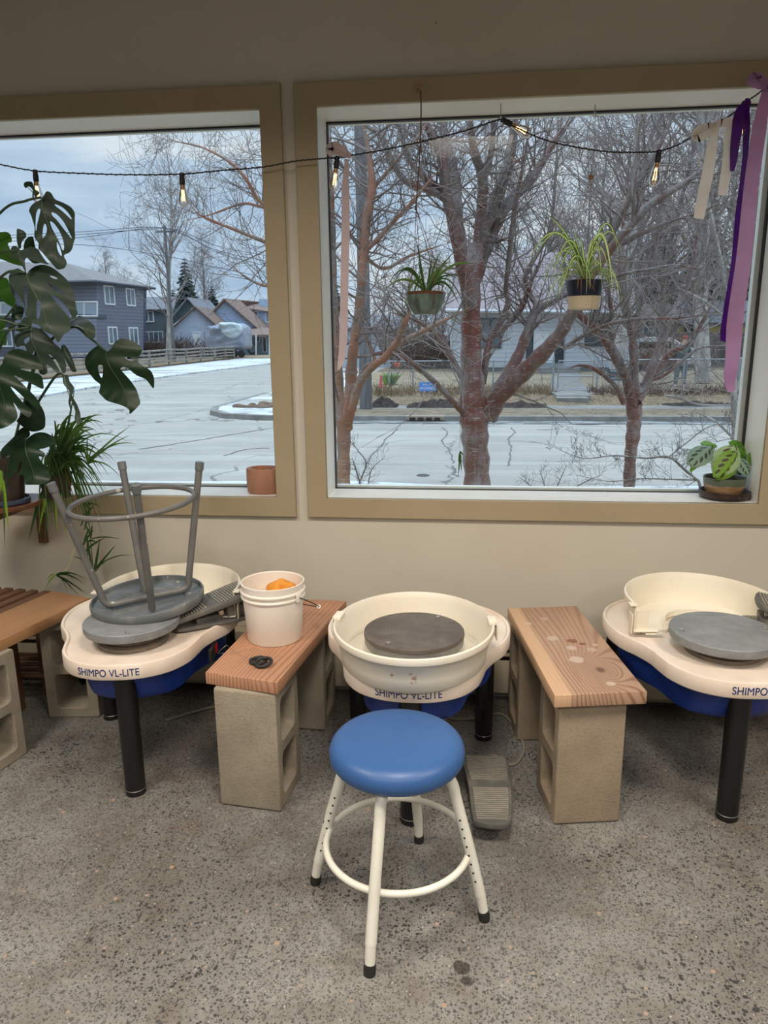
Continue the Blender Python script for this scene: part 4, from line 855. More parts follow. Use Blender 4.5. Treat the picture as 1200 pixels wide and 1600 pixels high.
leaf_px('monstera_dark', 2.30, (0, 400), 2.5, [(412, 372), (385, 350), (368, 350), (345, 370), (330, 400), (333, 450), (350, 480), (374, 502), (374, 530), (400, 555), (430, 570), (470, 580), (508, 598), (513, 617), (545, 580), (530, 540), (505, 490), (480, 450), (478, 438), (500, 436), (530, 466), (560, 482), (583, 516), (588, 455), (560, 432), (537, 412), (538, 370), (525, 345), (490, 325), (455, 320), (432, 340), (426, 362)],
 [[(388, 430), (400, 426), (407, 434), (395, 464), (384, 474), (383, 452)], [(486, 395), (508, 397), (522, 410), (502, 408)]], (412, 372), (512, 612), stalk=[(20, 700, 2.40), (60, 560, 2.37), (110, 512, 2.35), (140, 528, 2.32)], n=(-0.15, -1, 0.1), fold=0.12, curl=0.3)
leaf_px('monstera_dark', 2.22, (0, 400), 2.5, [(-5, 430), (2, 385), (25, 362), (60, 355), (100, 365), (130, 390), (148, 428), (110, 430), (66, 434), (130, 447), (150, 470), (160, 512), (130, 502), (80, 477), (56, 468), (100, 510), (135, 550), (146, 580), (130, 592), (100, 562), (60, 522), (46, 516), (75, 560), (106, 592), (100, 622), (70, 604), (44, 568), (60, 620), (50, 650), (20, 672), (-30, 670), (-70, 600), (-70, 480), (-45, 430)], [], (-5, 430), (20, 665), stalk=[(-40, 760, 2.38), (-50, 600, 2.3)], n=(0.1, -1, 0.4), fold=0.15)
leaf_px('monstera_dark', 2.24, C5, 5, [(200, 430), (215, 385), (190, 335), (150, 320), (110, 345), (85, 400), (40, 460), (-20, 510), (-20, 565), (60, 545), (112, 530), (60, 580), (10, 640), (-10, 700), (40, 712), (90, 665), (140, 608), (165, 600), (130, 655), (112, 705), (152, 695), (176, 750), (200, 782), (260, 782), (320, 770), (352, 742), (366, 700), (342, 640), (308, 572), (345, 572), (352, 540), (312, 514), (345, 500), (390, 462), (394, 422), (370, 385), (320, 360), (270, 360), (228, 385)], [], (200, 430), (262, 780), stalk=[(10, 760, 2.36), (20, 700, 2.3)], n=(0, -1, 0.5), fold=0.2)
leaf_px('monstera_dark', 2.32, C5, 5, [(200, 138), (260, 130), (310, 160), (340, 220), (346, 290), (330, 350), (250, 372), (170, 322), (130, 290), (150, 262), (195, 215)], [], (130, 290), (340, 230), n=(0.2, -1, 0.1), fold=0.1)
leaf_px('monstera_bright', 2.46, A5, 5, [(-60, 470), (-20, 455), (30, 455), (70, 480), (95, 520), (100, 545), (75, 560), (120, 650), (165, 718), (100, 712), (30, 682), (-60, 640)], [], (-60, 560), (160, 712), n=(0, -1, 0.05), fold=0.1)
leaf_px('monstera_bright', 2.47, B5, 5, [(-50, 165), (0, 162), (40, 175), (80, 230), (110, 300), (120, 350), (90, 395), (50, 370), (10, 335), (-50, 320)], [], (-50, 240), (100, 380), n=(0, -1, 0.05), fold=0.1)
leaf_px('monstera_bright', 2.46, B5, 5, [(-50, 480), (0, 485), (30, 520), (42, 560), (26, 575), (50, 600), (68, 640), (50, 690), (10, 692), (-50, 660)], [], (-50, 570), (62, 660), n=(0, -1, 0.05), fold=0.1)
leaf_px('monstera', 2.30, A5, 5, [(35, 545), (80, 535), (130, 570), (160, 600), (200, 540), (250, 550), (280, 590), (330, 660), (345, 684), (260, 690), (215, 680), (192, 765), (165, 700), (125, 685), (90, 660), (60, 600)], [], (150, 605), (200, 750), stalk=[(-34, 600, 2.4), (-20, 420, 2.34)], n=(-0.1, -0.8, 0.5), fold=0.35)
leaf_px('monstera', 2.35, A5, 5, [(130, 446), (165, 440), (190, 460), (196, 500), (178, 545), (160, 592), (132, 562), (148, 500), (148, 465)], [], (150, 590), (165, 445), n=(-0.4, -1, 0), fold=0.5)
leaf_px('monstera', 2.31, B5, 5, [(565, 390), (620, 420), (700, 510), (738, 550), (742, 600), (720, 632), (680, 620), (640, 570), (600, 545), (550, 550), (525, 490), (548, 450)], [], (545, 548), (735, 600), n=(0.1, -1, 0.6), fold=0.5, stalk=[(40, 640, 2.38), (70, 500, 2.35)])
leaf_px('monstera', 2.34, B5, 5, [(480, 700), (508, 698), (560, 780), (592, 880), (596, 902), (560, 900), (520, 830), (482, 755)], [], (490, 700), (590, 900), n=(0.4, -1, 0.1), fold=0.6)
leaf_px('monstera', 2.34, (0, 400), 2.5, [(245, 470), (262, 465), (272, 490), (288, 512), (287, 535), (284, 548), (302, 590), (312, 640), (305, 660), (288, 640), (290, 600), (277, 566), (270, 600), (264, 572), (274, 532), (250, 500)], [], (250, 468), (306, 655), n=(0.3, -1, 0.1), fold=0.5, stalk=[(40, 660, 2.37), (85, 590, 2.35)])
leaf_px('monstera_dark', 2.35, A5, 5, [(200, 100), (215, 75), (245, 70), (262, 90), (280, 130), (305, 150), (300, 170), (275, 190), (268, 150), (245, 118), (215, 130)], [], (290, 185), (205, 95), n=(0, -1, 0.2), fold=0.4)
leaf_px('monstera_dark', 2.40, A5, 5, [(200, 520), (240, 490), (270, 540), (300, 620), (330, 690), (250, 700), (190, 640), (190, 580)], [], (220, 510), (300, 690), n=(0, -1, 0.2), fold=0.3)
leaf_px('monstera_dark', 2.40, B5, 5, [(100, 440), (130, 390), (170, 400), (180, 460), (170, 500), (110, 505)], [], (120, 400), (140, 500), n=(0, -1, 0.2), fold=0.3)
for a in (((-35, 505, 2.3), (0, 500, 2.3), (28, 508, 2.31)), ((-35, 530, 2.3), (0, 518, 2.3), (45, 512, 2.31)), ((-35, 470, 2.4), (0, 500, 2.38), (25, 475, 2.37))):
    b = MB(); b.tube(spline([rel(mo, W(*q)) for q in a], 6), 0.0035, 8); b.build('leaf_stalk', MT['stem'], mo)

def blade(mb, p0, d, L, w, droop=1.0, n=12, mi=(0, 0, 0), twist=0.0, curl=0.0):
    """a strap leaf: starts along d, bends down under its weight"""
    p = Vector(p0); d = Vector(d).normalized(); P = [p.copy()]; D = [d.copy()]
    for i in range(n):
        d = (d+Vector((0, 0, -droop*(0.5+1.3*i/n)/n))).normalized(); p = p+d*(L/n); P.append(p.copy()); D.append(d.copy())
    V = []; F = []; MI = []
    for i, p in enumerate(P):
        t = i/n; ww = w*(0.55+0.45*min(1, t*4))*(1-max(0, (t-0.35)/0.65)**1.7)+0.0002
        s = D[i].cross(Vector((0, 0, 1))); s = s.normalized() if s.length > 0.05 else Vector((1, 0, 0)); u = s.cross(D[i]).normalized()
        a = twist*t; s, u = s*math.cos(a)+u*math.sin(a), u*math.cos(a)-s*math.sin(a)
        V += [p-s*ww+u*ww*0.35, p-s*ww*0.45+u*ww*0.05, p+s*ww*0.45+u*ww*0.05, p+s*ww+u*ww*0.35]
    for i in range(n):
        for k in range(3): F.append((i*4+k, i*4+k+1, i*4+5+k, i*4+4+k)); MI.append(mi[k])
    bs = len(mb.v); mb.v.extend([tuple(v) for v in V]); mb.f.extend([tuple(q+bs for q in f) for f in F]); mb.mi.extend(MI); return P
def blade_to(mb, A, B_, rise, w, n=12, mi=(0, 0, 0)):
    """strap leaf arching from A to B with the given rise in the middle"""
    A, B_ = Vector(A), Vector(B_); P = []
    for i in range(n+1):
        t = i/n; P.append(A.lerp(B_, t)+Vector((0, 0, rise*4*t*(1-t))))
    V = []; F = []; MI = []
    for i, p in enumerate(P):
        t = i/n; d = (P[min(i+1, n)]-P[max(i-1, 0)]).normalized(); ww = w*(0.5+0.5*min(1, t*4))*(1-max(0, (t-0.3)/0.7)**1.8)+0.0002
        s = d.cross(Vector((0.25, 1, 0.35))); s = s.normalized(); u = s.cross(d)
        V += [p-s*ww+u*ww*0.3, p-s*ww*0.45, p+s*ww*0.45, p+s*ww+u*ww*0.3]
    for i in range(n):
        for k in range(3): F.append((i*4+k, i*4+k+1, i*4+5+k, i*4+4+k)); MI.append(mi[k])
    bs = len(mb.v); mb.v.extend([tuple(v) for v in V]); mb.f.extend([tuple(q+bs for q in f) for f in F]); mb.mi.extend(MI)

# long-leaved spider plant beside the monstera
MSP = [MT['blade'], MT['blade_dark'], MT['blade_lime'], MT['blade_dry'], MT['blade_pale']]
spp = W(45, 742, 2.50)
sp_ = thing('spider_plant', 'trailing spider plant with long arching leaves and hanging plantlets below the left window corner', 'potted plant', (spp.x, spp.y, zs))
b = MB(); b.lathe([(0.001, 0.0), (0.045, 0.0), (0.060, 0.085), (0.063, 0.09), (0.058, 0.092), (0.054, 0.08), (0.001, 0.078)], 32); b.build('pot', plain('small_dark_pot', srgb(52, 42, 36), 0.7), sp_)
sp_.location = (cpot.x+0.135, 2.53, zs)
oo = Vector((cpot.x+0.135, 2.53, zs)); rl = lambda px, py, Y: W(px, py, Y)-oo
mb = MB(); c0 = Vector((0, 0, 0.08)); rnd = random.Random(3)
for i in range(120):
    ty = 645+rnd.random()**0.9*200; tx = 70+rnd.random()*105-(max(0, ty-780))*0.2
    q = c0+Vector((rnd.uniform(-.03, .03), rnd.uniform(-.03, .03), rnd.uniform(-0.02, 0.02)))
    k = rnd.choice((0, 1, 1, 1, 0)); blade_to(mb, q, rl(tx, ty, 2.53+rnd.uniform(-0.12, 0.12)), rnd.uniform(0.05, 0.11)+max(0, ty-740)*0.0007, rnd.uniform(0.0035, 0.0065), mi=(k, k if rnd.random() < 0.6 else 0, k))
for (tx, ty, k, w_, ri) in ((90, 838, 2, .009, .08), (70, 850, 1, .010, .05), (106, 846, 2, .009, .1), (120, 800, 3, .006, .1), (108, 755, 3, .007, .06), (45, 845, 1, .010, .04), (135, 820, 1, .007, .1), (145, 790, 1, .006, .12), (60, 835, 2, .008, .03), (200, 690, 0, .003, .08), (150, 668, 1, .004, .1), (165, 676, 1, .003, .12), (118, 597, 1, .006, -.02)):
    blade_to(mb, c0, rl(tx, ty, 2.48), ri, w_, mi=(k, k, k))
mb.build('foliage', MSP, sp_, ang=80)
def plantlet(px, py, Y, n, L, seed, spread=1.0, dark=1, w=0.004, up=0.5):
    m2 = MB(); r_ = random.Random(seed); c = rl(px, py, Y)
    for i in range(n):
        a = 2*PI*i/n+r_.uniform(-.3, .3); blade(m2, c, (math.cos(a)*spread, math.sin(a)*spread*0.6, up+r_.uniform(-.3, .5)), L*r_.uniform(0.6, 1.1), w, 1.1, mi=(dark,)*3)
    return m2
mm = plantlet(137, 725, 2.50, 9, 0.16, 1, up=0.9, dark=0, w=0.003)
for (tx, ty, ri) in ((204, 666, 0.01), (203, 680, 0.01), (214, 694, .03), (180, 722, .04), (170, 744, .03), (153, 754, .01), (192, 750, .03)): blade_to(mm, rl(137, 725, 2.5), rl(tx, ty, 2.48), ri, 0.0032, mi=(0, 0, 0))
mm.build('plantlet', MSP, sp_, ang=80)
mm = MB()
for i in range(16):
    k = i/15; y0 = 790+95*k; blade_to(mm, rl(134+8*math.sin(i), y0, 2.62), rl(134+rnd.uniform(-26, 32), y0+rnd.uniform(-45, 12), 2.60+rnd.uniform(-.04, .06)), 0.01, 0.0042, mi=(1, 1, 1))
for (x0, y0, tx, ty, ri, w_) in ((143, 842, 190, 843, .008, .003), (148, 890, 181, 851, .0, .004), (148, 888, 211, 868, .02, .0022), (145, 890, 125, 860, .0, .004), (144, 895, 135, 830, .0, .005), (146, 900, 156, 843, 0, .006), (150, 893, 164, 880, .01, .003), (142, 880, 120, 845, 0, .004)):
    blade_to(mm, rl(x0, y0, 2.63), rl(tx, ty, 2.6), ri, w_, mi=(1, 1, 1))
mm.tube(spline([rl(120, 770, 2.55), rl(136, 800, 2.62), rl(142, 850, 2.64), rl(147, 905, 2.64)], 6), 0.002, 6, mi=0); mm.build('plantlet', MSP, sp_, ang=80)
mm = MB()
mm.tube(spline([rl(122, 840, 2.64), rl(113, 868, 2.65), rl(103, 890, 2.655), rl(87, 899, 2.655)], 6), 0.0014, 6, mi=4)
for (tx, ty, ri, w_) in ((73, 906, .01, .003), (70, 924, .012, .003), (130, 903, .015, .005), (112, 922, .015, .004), (128, 925, .01, .004), (138, 930, .005, .005), (106, 925, .02, .003), (133, 915, .02, .005), (118, 908, .02, .004), (125, 933, .01, .004)):
    blade_to(mm, rl(87, 899, 2.655), rl(tx, ty, 2.64), ri, w_, mi=(1, 1, 1) if tx > 80 else (2, 2, 2))
mm.build('plantlet', MSP, sp_, ang=80)
mm = MB()
for (x0, y0, tx, ty, k, w_) in ((0, 735, 14, 830, 2, .009), (4, 735, 8, 860, 1, .004), (2, 740, -12, 850, 2, .006)): blade_to(mm, rl(x0, y0, 2.25), rl(tx, ty, 2.25), 0.01, w_, mi=(k, k, k))
mm.build('trailing_leaves', MSP, sp_, ang=80)

# hanging bowl planter (green glaze)
YH = 2.60; cb = W(665, 462, YH)
hp = thing('hanging_planter', 'green glazed bowl planter hanging by brown cords in the large window', 'hanging planter', tuple(cb))
b = MB(); b.lathe([(0.001, -0.062), (0.036, -0.062), (0.044, -0.058), (0.058, -0.034), (0.0655, -0.006), (0.0665, 0.002), (0.0665, 0.010), (0.064, 0.013), (0.061, 0.010), (0.060, 0.0), (0.001, -0.002)], 56, 0)
mg = NT('green_celadon'); s_ = mg.n.new('ShaderNodeSeparateXYZ'); mg.l.new(mg.tc.outputs['Object'], s_.inputs[0])
zz = mg.math('ADD', s_.outputs[2], mg.math('MULTIPLY', mg.noise(mg.vec(), 40, 2), 0.006))
mg.col(mg.mix(mg.ramp(zz, 0.004, 0.007), mg.mix(mg.ramp(mg.noise(mg.vec((3, 3, 1)), 14, 4), 0.4, 0.65), srgb(98, 116, 110), srgb(66, 80, 74)), srgb(92, 58, 40))); mg.set(Roughness=0.22)
b.build('bowl', mg.m, hp)
b = MB(); b.lathe([(0.001, 0.001), (0.060, -0.001)], 24); b.build('soil', MT['soil'], hp)
tp = W(657, 141, 2.695)-cb; kn = W(650, 325, YH+0.03)-cb
b = MB(); b.tube(spline([tp, W(658, 175, 2.66)-cb, W(656, 240, YH+0.04)-cb, kn], 6), 0.0022, 7); b.tube([kn+Vector((0, 0, 0.005)), kn-Vector((0, 0, 0.006))], 0.0042, 8)
for k in range(4):
    a = 2*PI*k/4+0.5; b.tube(spline([kn, Vector((0.045*math.cos(a), 0.045*math.sin(a), 0.09)), Vector((0.067*math.cos(a), 0.067*math.sin(a), 0.012)), Vector((0.062*math.cos(a), 0.062*math.sin(a), -0.03)), Vector((0.035*math.cos(a), 0.035*math.sin(a), -0.0635))], 8), 0.0011, 6)
b.build('hanging_cord', plain('brown_cord', srgb(104, 74, 60), 0.8), hp)
b = MB(); b.tube(spline([tp+Vector((-0.012, -0.002, -0.004)), tp+Vector((-0.013, -0.004, 0.006)), tp+Vector((-0.004, -0.006, 0.010)), tp+Vector((0.003, -0.004, 0.006)), tp], 5), 0.0035, 8); b.ball(tp, 0.004); b.build('cord_knot', plain('pale_rope', srgb(178, 140, 112), 0.85, bsc=200, bst=0.6), hp)
mb = MB(); ob = lambda px, py, Y=YH: W(px, py, Y)-cb; z0 = Vector((0, 0, 0.0))
for (tx, ty, dy, ri, w_, k) in ((650, 370, 0, .0, .004, 1), (600, 455, -.03, .045, .0045, 0), (616, 444, .02, .07, .004, 1), (688, 395, .03, .02, .0035, 1), (745, 415, -.03, .045, .005, 0), (718, 478, -.04, .06, .005, 1), (735, 510, -.02, .10, .0025, 1), (627, 505, -.05, .09, .0045, 0), (640, 500, .05, .09, .004, 0), (712, 392, .02, .015, .0035, 1), (703, 408, -.02, .02, .004, 0), (637, 425, .0, .03, .003, 1), (653, 405, .02, .0, .003, 1), (625, 420, .03, .03, .003, 1), (692, 415, -.03, .02, .006, 0), (605, 448, .04, .07, .003, 1), (676, 398, .0, .01, .004, 1), (720, 440, .04, .04, .003, 1), (700, 455, .05, .03, .003, 1), (648, 430, -.04, .02, .004, 0)):
    blade_to(mb, z0+Vector((rnd.uniform(-.008, .008), rnd.uniform(-.008, .008), 0)), ob(tx, ty, YH+dy), ri, w_, mi=(k, k, k))
mb.build('foliage', MSP, hp, ang=80)

# small fallen plantlet hanging from the bowl's long runner, seen against the street
mb = MB(); q0 = ob(735, 508, YH-.02); mb.tube(spline([ob(722, 480, YH-.03), q0, ob(722, 600, YH), ob(718, 700, YH)], 6), 0.0007, 5, mi=1)
for (tx, ty) in ((716, 745), (721, 738), (724, 712), (716, 722)): blade_to(mb, ob(719, 705), ob(tx, ty), 0, 0.0028, mi=(1, 1, 1))
mb.build('runner_plantlet', MSP, hp, ang=80)

# navy and cream pot with variegated spider plant
YP = 2.78; cc = W(914, 438, YP); pxm = (cc-CAMP).dot(_f)/F_PX
vp = thing('hanging_planter', 'navy and cream pot with a variegated spider plant hanging in the large window', 'hanging planter', tuple(cc))
R1, R2, HH = 28.5*pxm, 23.5*pxm, 44*pxm
b = MB(); b.lathe([(0.001, -HH), (R2-0.003, -HH), (R2, -HH+0.003), (R2+(R1-R2)*0.45, -HH*0.54)], 56, 0); b.lathe([(R2+(R1-R2)*0.45+0.0006, -HH*0.545), (R1, -0.006), (R1, -0.001), (R1-0.003, 0.001), (R1-0.006, -0.004), (0.001, -0.006)], 56, 1)
b.build('pot', [plain('cream_glaze', srgb(196, 184, 158), 0.4), plain('navy_glaze', srgb(16, 22, 44), 0.25, c2=srgb(30, 38, 60), nsc=30, stretch=(3, 3, 0.5))], vp)
b = MB(); b.lathe([(0.001, -0.004), (R1-0.006, -0.005)], 24); b.build('soil', MT['soil'], vp)
hk_ = W(930, 158, 2.82)-cc; bd = W(923, 277, YP+0.02)-cc
b = MB(); b.tube([hk_+Vector((0, 0, 0.004)), W(930, 220, 2.81)-cc, bd], 0.0009, 6)
for k in range(3):
    a = 2*PI*k/3+0.9; b.tube([bd, Vector((R1*math.cos(a), R1*math.sin(a), 0.0)), Vector((R2*0.98*math.cos(a), R2*0.98*math.sin(a), -HH-0.001)), Vector((0, 0, -HH-0.003))], 0.001, 6)
b.build('hanging_cord', MT['rope'] if 'rope' in MT else plain('jute_string', srgb(150, 136, 116), 0.8), vp)
b = MB(); b.ball(bd, 0.0085); b.build('wooden_bead', plain('wood_bead', srgb(150, 108, 66), 0.5), vp)
b = MB(); b.tube([hk_+Vector((0, 0, 0.012)), hk_+Vector((0, 0, -0.035))], 0.0018, 8); b.tube([hk_+Vector((0.006*math.cos(t*PI/8), 0, -0.041+0.006*math.sin(t*PI/8))) for t in range(-8, 6)], 0.0014, 6); b.build('ceiling_hook', MT['steel'], vp)
mb = MB(); op = lambda px, py, Y=YP: W(px, py, Y)-cc
for (tx, ty, dy, ri, w_) in ((820, 420, -.02, .14, .0045), (832, 412, .03, .13, .004), (850, 336, 0, .045, .0035), (858, 454, -.05, .15, .004), (868, 449, .02, .12, .004), (877, 455, -.07, .10, .0055), (952, 407, .03, .11, .004), (966, 395, -.02, .14, .0035), (958, 465, -.06, .18, .005), (941, 458, -.07, .15, .004), (972, 400, .05, .12, .003), (945, 440, .06, .07, .003), (884, 448, .05, .09, .003), (849, 438, -.06, .10, .003), (905, 368, .03, .02, .004), (925, 375, .0, .03, .004), (890, 390, -.04, .05, .004), (940, 395, -.05, .06, .004), (870, 410, .05, .08, .003), (950, 420, -.03, .09, .003), (900, 400, -.05, .03, .004), (930, 410, -.06, .05, .003), (872, 470, -.04, .1, .003), (935, 385, .04, .03, .003), (880, 375, .02, .04, .003), (895, 355, 0, .01, .003)):
    blade_to(mb, Vector((rnd.uniform(-.008, .008), rnd.uniform(-.008, .008), -.002)), op(tx, ty, YP+dy), ri, w_*1.15, n=16, mi=(0, 4, 0) if rnd.random() < 0.75 else (0, 4, 4))
rv = random.Random(8)
for i in range(34):
    a = rv.random()*2*PI; el = rv.uniform(0.35, 1.5); blade(mb, (rnd.uniform(-.01, .01), rnd.uniform(-.01, .01), 0), (math.cos(a), math.sin(a)*0.8, el*1.6), rv.uniform(0.14, 0.26), rv.uniform(.0024, .0042), 3.6, n=16, mi=(0, 4, 0) if i % 3 else (4, 4, 0))
mb.build('foliage', MSP, vp, ang=80)
mb = MB()
for (tx, ty) in ((908, 462), (920, 452), (930, 456), (902, 452)): blade_to(mb, op(912+rnd.uniform(-8, 8), 434, YP-.06), op(tx, ty, YP-.072), 0.008, 0.002, mi=(3, 3, 3))
mb.build('dry_leaves', MSP, vp, ang=80)

# prayer plant on the sill
ps = Vector((W(1131, 772, 2.812).x, 2.808, ZB+0.0025))
sa = MB(); sa.lathe([(0.001, 0.0), (0.070, 0.0), (0.088, 0.008), (0.0905, 0.020), (0.0895, 0.030), (0.085, 0.030), (0.077, 0.012), (0.066, 0.007), (0.001, 0.006)], 56)
tag(sa.build('plant_saucer', plain('speckled_brown_glaze', srgb(58, 42, 34), 0.35, c2=srgb(40, 30, 26), nsc=12, speck=[(120, 0.4, 0.90, srgb(190, 184, 174))]), None, tuple(ps)), 'speckled dark brown saucer on the right end of the window sill', 'saucer')
pp = thing('prayer_plant', 'prayer plant with brown-blotched leaves in a two-tone clay pot on the sill', 'potted plant', (ps.x-0.004, ps.y, ps.z+0.0065))
mg = NT('two_tone_glaze'); s_ = mg.n.new('ShaderNodeSeparateXYZ'); mg.l.new(mg.tc.outputs['Object'], s_.inputs[0]); zz = mg.math('ADD', s_.outputs[2], mg.math('MULTIPLY', mg.noise(mg.vec(), 22, 4), 0.012))
mg.col(mg.mix(mg.ramp(zz, 0.046, 0.05), mg.mix(mg.ramp(mg.noise(mg.vec((1, 1, 4)), 18, 4), 0.4, 0.6), srgb(140, 104, 72), srgb(164, 138, 104)), srgb(88, 96, 80))); mg.set(Roughness=0.3)
b = MB(); b.lathe([(0.001, 0.0), (0.048, 0.0), (0.053, 0.006), (0.063, 0.035), (0.067, 0.062), (0.066, 0.066), (0.062, 0.063), (0.059, 0.05), (0.001, 0.048)], 56); b.build('pot', mg.m, pp)
b = MB(); b.lathe([(0.001, 0.052), (0.060, 0.052)], 24); b.build('soil', MT['soil'], pp)
def maranta(name, a, dark):
    t = NT(name); s = t.n.new('ShaderNodeSeparateXYZ'); t.l.new(t.tc.outputs['UV'], s.inputs[0]); u = t.math('ABSOLUTE', s.outputs[0])
    f = t.math('FRACT', t.math('SUBTRACT', t.math('MULTIPLY', s.outputs[1], 5.0), t.math('MULTIPLY', u, 1.6)))
    dd = t.math('ADD', t.math('POWER', t.math('MULTIPLY', t.math('SUBTRACT', f, 0.5), 2.6), 2), t.math('POWER', t.math('MULTIPLY', t.math('SUBTRACT', u, 0.40), 4.6), 2))
    bl = t.ramp(dd, 0.6, 0.95, True); vein = t.ramp(u, 0.02, 0.07, True); vein = t.math('MAXIMUM', vein, t.ramp(t.math('ABSOLUTE', t.math('SUBTRACT', f, 0.0)), 0.03, 0.10, True))
    c = t.mix(bl, a, dark); c = t.mix(t.math('MULTIPLY', vein, 0.5), c, tuple(min(1, x*1.6+.03) for x in a)); t.col(c); t.set(Roughness=0.5); return t.m
MP1 = maranta('maranta_pale', srgb(136, 164, 120), srgb(78, 58, 40)); MP2 = maranta('maranta_green', srgb(104, 144, 44), srgb(56, 48, 24)); MP3 = maranta('maranta_grey', srgb(108, 134, 116), srgb(40, 50, 44)); MP4 = maranta('maranta_plain', srgb(88, 140, 30), srgb(70, 118, 26))
def oval(parent, base, tip, wd, m, n_hint, fold=0.2, curl=0.25):
    base, tip = Vector(base), Vector(tip); L = (tip-base).length; V = []; F = []; UV = []; nu, nv = 14, 10
    Yx = (tip-base).normalized(); Nn = Vector(n_hint); Nn = (Nn-Yx*Nn.dot(Yx)).normalized(); X = Yx.cross(Nn)
    for j in range(nu+1):
        t = j/nu; w_ = wd*(math.sin(PI*min(1, t*0.93+0.05))**0.62)
        for i in range(nv+1):
            s = i/nv*2-1; z = -fold*wd*abs(s)**1.5-curl*L*(t-0.45)**2+0.05*wd*math.sin(t*26)*abs(s)*0.4
            V.append(base+Yx*(L*t)+X*(w_*s)+Nn*z); UV.append((s, t))
    for j in range(nu):
        for i in range(nv): F.append((j*(nv+1)+i, j*(nv+1)+i+1, (j+1)*(nv+1)+i+1, (j+1)*(nv+1)+i))
    mb = MB(); mb.add(V, F); me = mb.mesh('leaf', True, 80); ul = me.uv_layers.new(name='UVMap')
    for lp in me.loops: ul.data[lp.index].uv = UV[lp.vertex_index]
    link('leaf', me, m, parent)
    b = MB(); b.tube(spline([(0, 0, 0.05), base.lerp(Vector((0, 0, 0.05)), 0.4)+Vector((0, 0, 0.012)), base], 5), 0.0012, 6); b.build('leaf_stalk', MT['stem'], parent)
o_ = Vector(pp.location); pq = lambda px, py, Y: W(px, py, Y)-o_
oval(pp, pq(1114, 704, 2.80), pq(1084, 730, 2.74), 0.036, MP3, (-0.3, -1, 0.6))
oval(pp, pq(1147, 704, 2.79), pq(1122, 744, 2.735), 0.043, MP1, (-0.1, -1, 0.5))
oval(pp, pq(1150, 714, 2.77), pq(1122, 750, 2.73), 0.040, MP2, (0.3, -1, 0.35))
oval(pp, pq(1140, 702, 2.84), pq(1170, 722, 2.86), 0.040, MP4, (0.1, -0.8, 0.7))
oval(pp, pq(1152, 722, 2.78), pq(1167, 745, 2.76), 0.026, MP3, (0.4, -1, 0.3))
oval(pp, pq(1100, 702, 2.85), pq(1122, 702, 2.88), 0.02, MP4, (0, -0.6, 0.8))
oval(pp, pq(1100, 722, 2.80), pq(1084, 740, 2.78), 0.010, MT['blade_lime'], (-0.3, -1, 0.5))
oval(pp, pq(1168, 715, 2.82), pq(1169, 733, 2.80), 0.016, MP4, (0.8, -0.8, 0.3))

pp.scale = (1.12, 1.12, 1.12)
# terracotta planter on the left sill
tc_ = W(411, 765, 2.80); tcx = -0.792
tp_ = thing('terracotta_cup', 'small plain terracotta cup-shaped piece on the left window sill', 'cup', (tcx, 2.80, ZB+0.0025))
b = MB(); prf = [(0.001, 0.0), (0.060, 0.0), (0.066, 0.006), (0.0685, 0.04), (0.068, 0.096), (0.066, 0.099), (0.048, 0.0985), (0.0465, 0.094), (0.045, 0.03), (0.001, 0.02)]; b.lathe(prf, 56, sy=0.85); b.build('body', plain('terracotta', srgb(176, 130, 106), 0.8, c2=srgb(160, 114, 92), nsc=5, speck=[(40, 0.2, 0.92, srgb(200, 160, 130))]), tp_)
b = MB(); b.box((0.0, -0.045, 0.1015), (0.024, 0.010, 0.008), bev=0.002); b.tube([(-0.010, -0.044, 0.096), (-0.010, -0.044, 0.112)], 0.004, 10); b.build('lug', plain('terracotta_lug', srgb(170, 108, 76), 0.8), tp_)
b = MB()
for sx in (-1, 1): b.lathe([(0.0001, 0.0991), (0.0045, 0.0991)], 14, 0, (sx*0.040, -0.038, 0))
b.build('drain_hole', MT['hole'], tp_)

# ================================================================ OUTSIDE: GROUND
ZS = -0.60
def ground_mat(name, layers, rough=0.95, bump=(60, 0.6, 0.02)):
    t = NT(name); v = t.vec(); c = layers[0]
    for (sc, lo, hi, col, st) in layers[1:]: c = t.mix(t.ramp(t.noise(t.vec(st, loc=(sc, 2, 0)), sc, 6, 0.6), lo, hi), c, col)
    t.col(c); t.set(Roughness=rough); t.bump(t.noise(v, bump[0], 4), bump[1], bump[2]); return t
ta = ground_mat('dusty_asphalt', [srgb(168, 162, 152), (0.5, 0.4, 0.62, srgb(156, 151, 143), (1, 1, 1)), (0.9, 0.50, 0.68, srgb(180, 175, 165), (0.15, 1.4, 1)), (2.0, 0.55, 0.75, srgb(136, 132, 126), (0.12, 1.6, 1))], 0.8, (30, 0.25, 0.01))
vo = ta.n.new('ShaderNodeTexVoronoi'); vo.feature = 'DISTANCE_TO_EDGE'; vo.inputs['Scale'].default_value = 0.30
mpv = ta.vec((1.3, 0.62, 1)); nn_ = ta.n.new('ShaderNodeVectorMath'); nn_.operation = 'ADD'; cn = ta.n.new('ShaderNodeTexNoise'); cn.inputs['Scale'].default_value = 1.6; cn.inputs['Detail'].default_value = 5; ta.l.new(ta.tc.outputs['Object'], cn.inputs['Vector'])
vm = ta.n.new('ShaderNodeVectorMath'); vm.operation = 'SCALE'; vm.inputs['Scale'].default_value = 0.8; ta.l.new(cn.outputs['Color'], vm.inputs[0]); ta.l.new(mpv, nn_.inputs[0]); ta.l.new(vm.outputs[0], nn_.inputs[1]); ta.l.new(nn_.outputs[0], vo.inputs['Vector'])
cr = ta.math('MULTIPLY', ta.ramp(vo.outputs['Distance'], 0.004, 0.009, True), ta.ramp(ta.noise(ta.vec(), 0.35, 2), 0.42, 0.5))
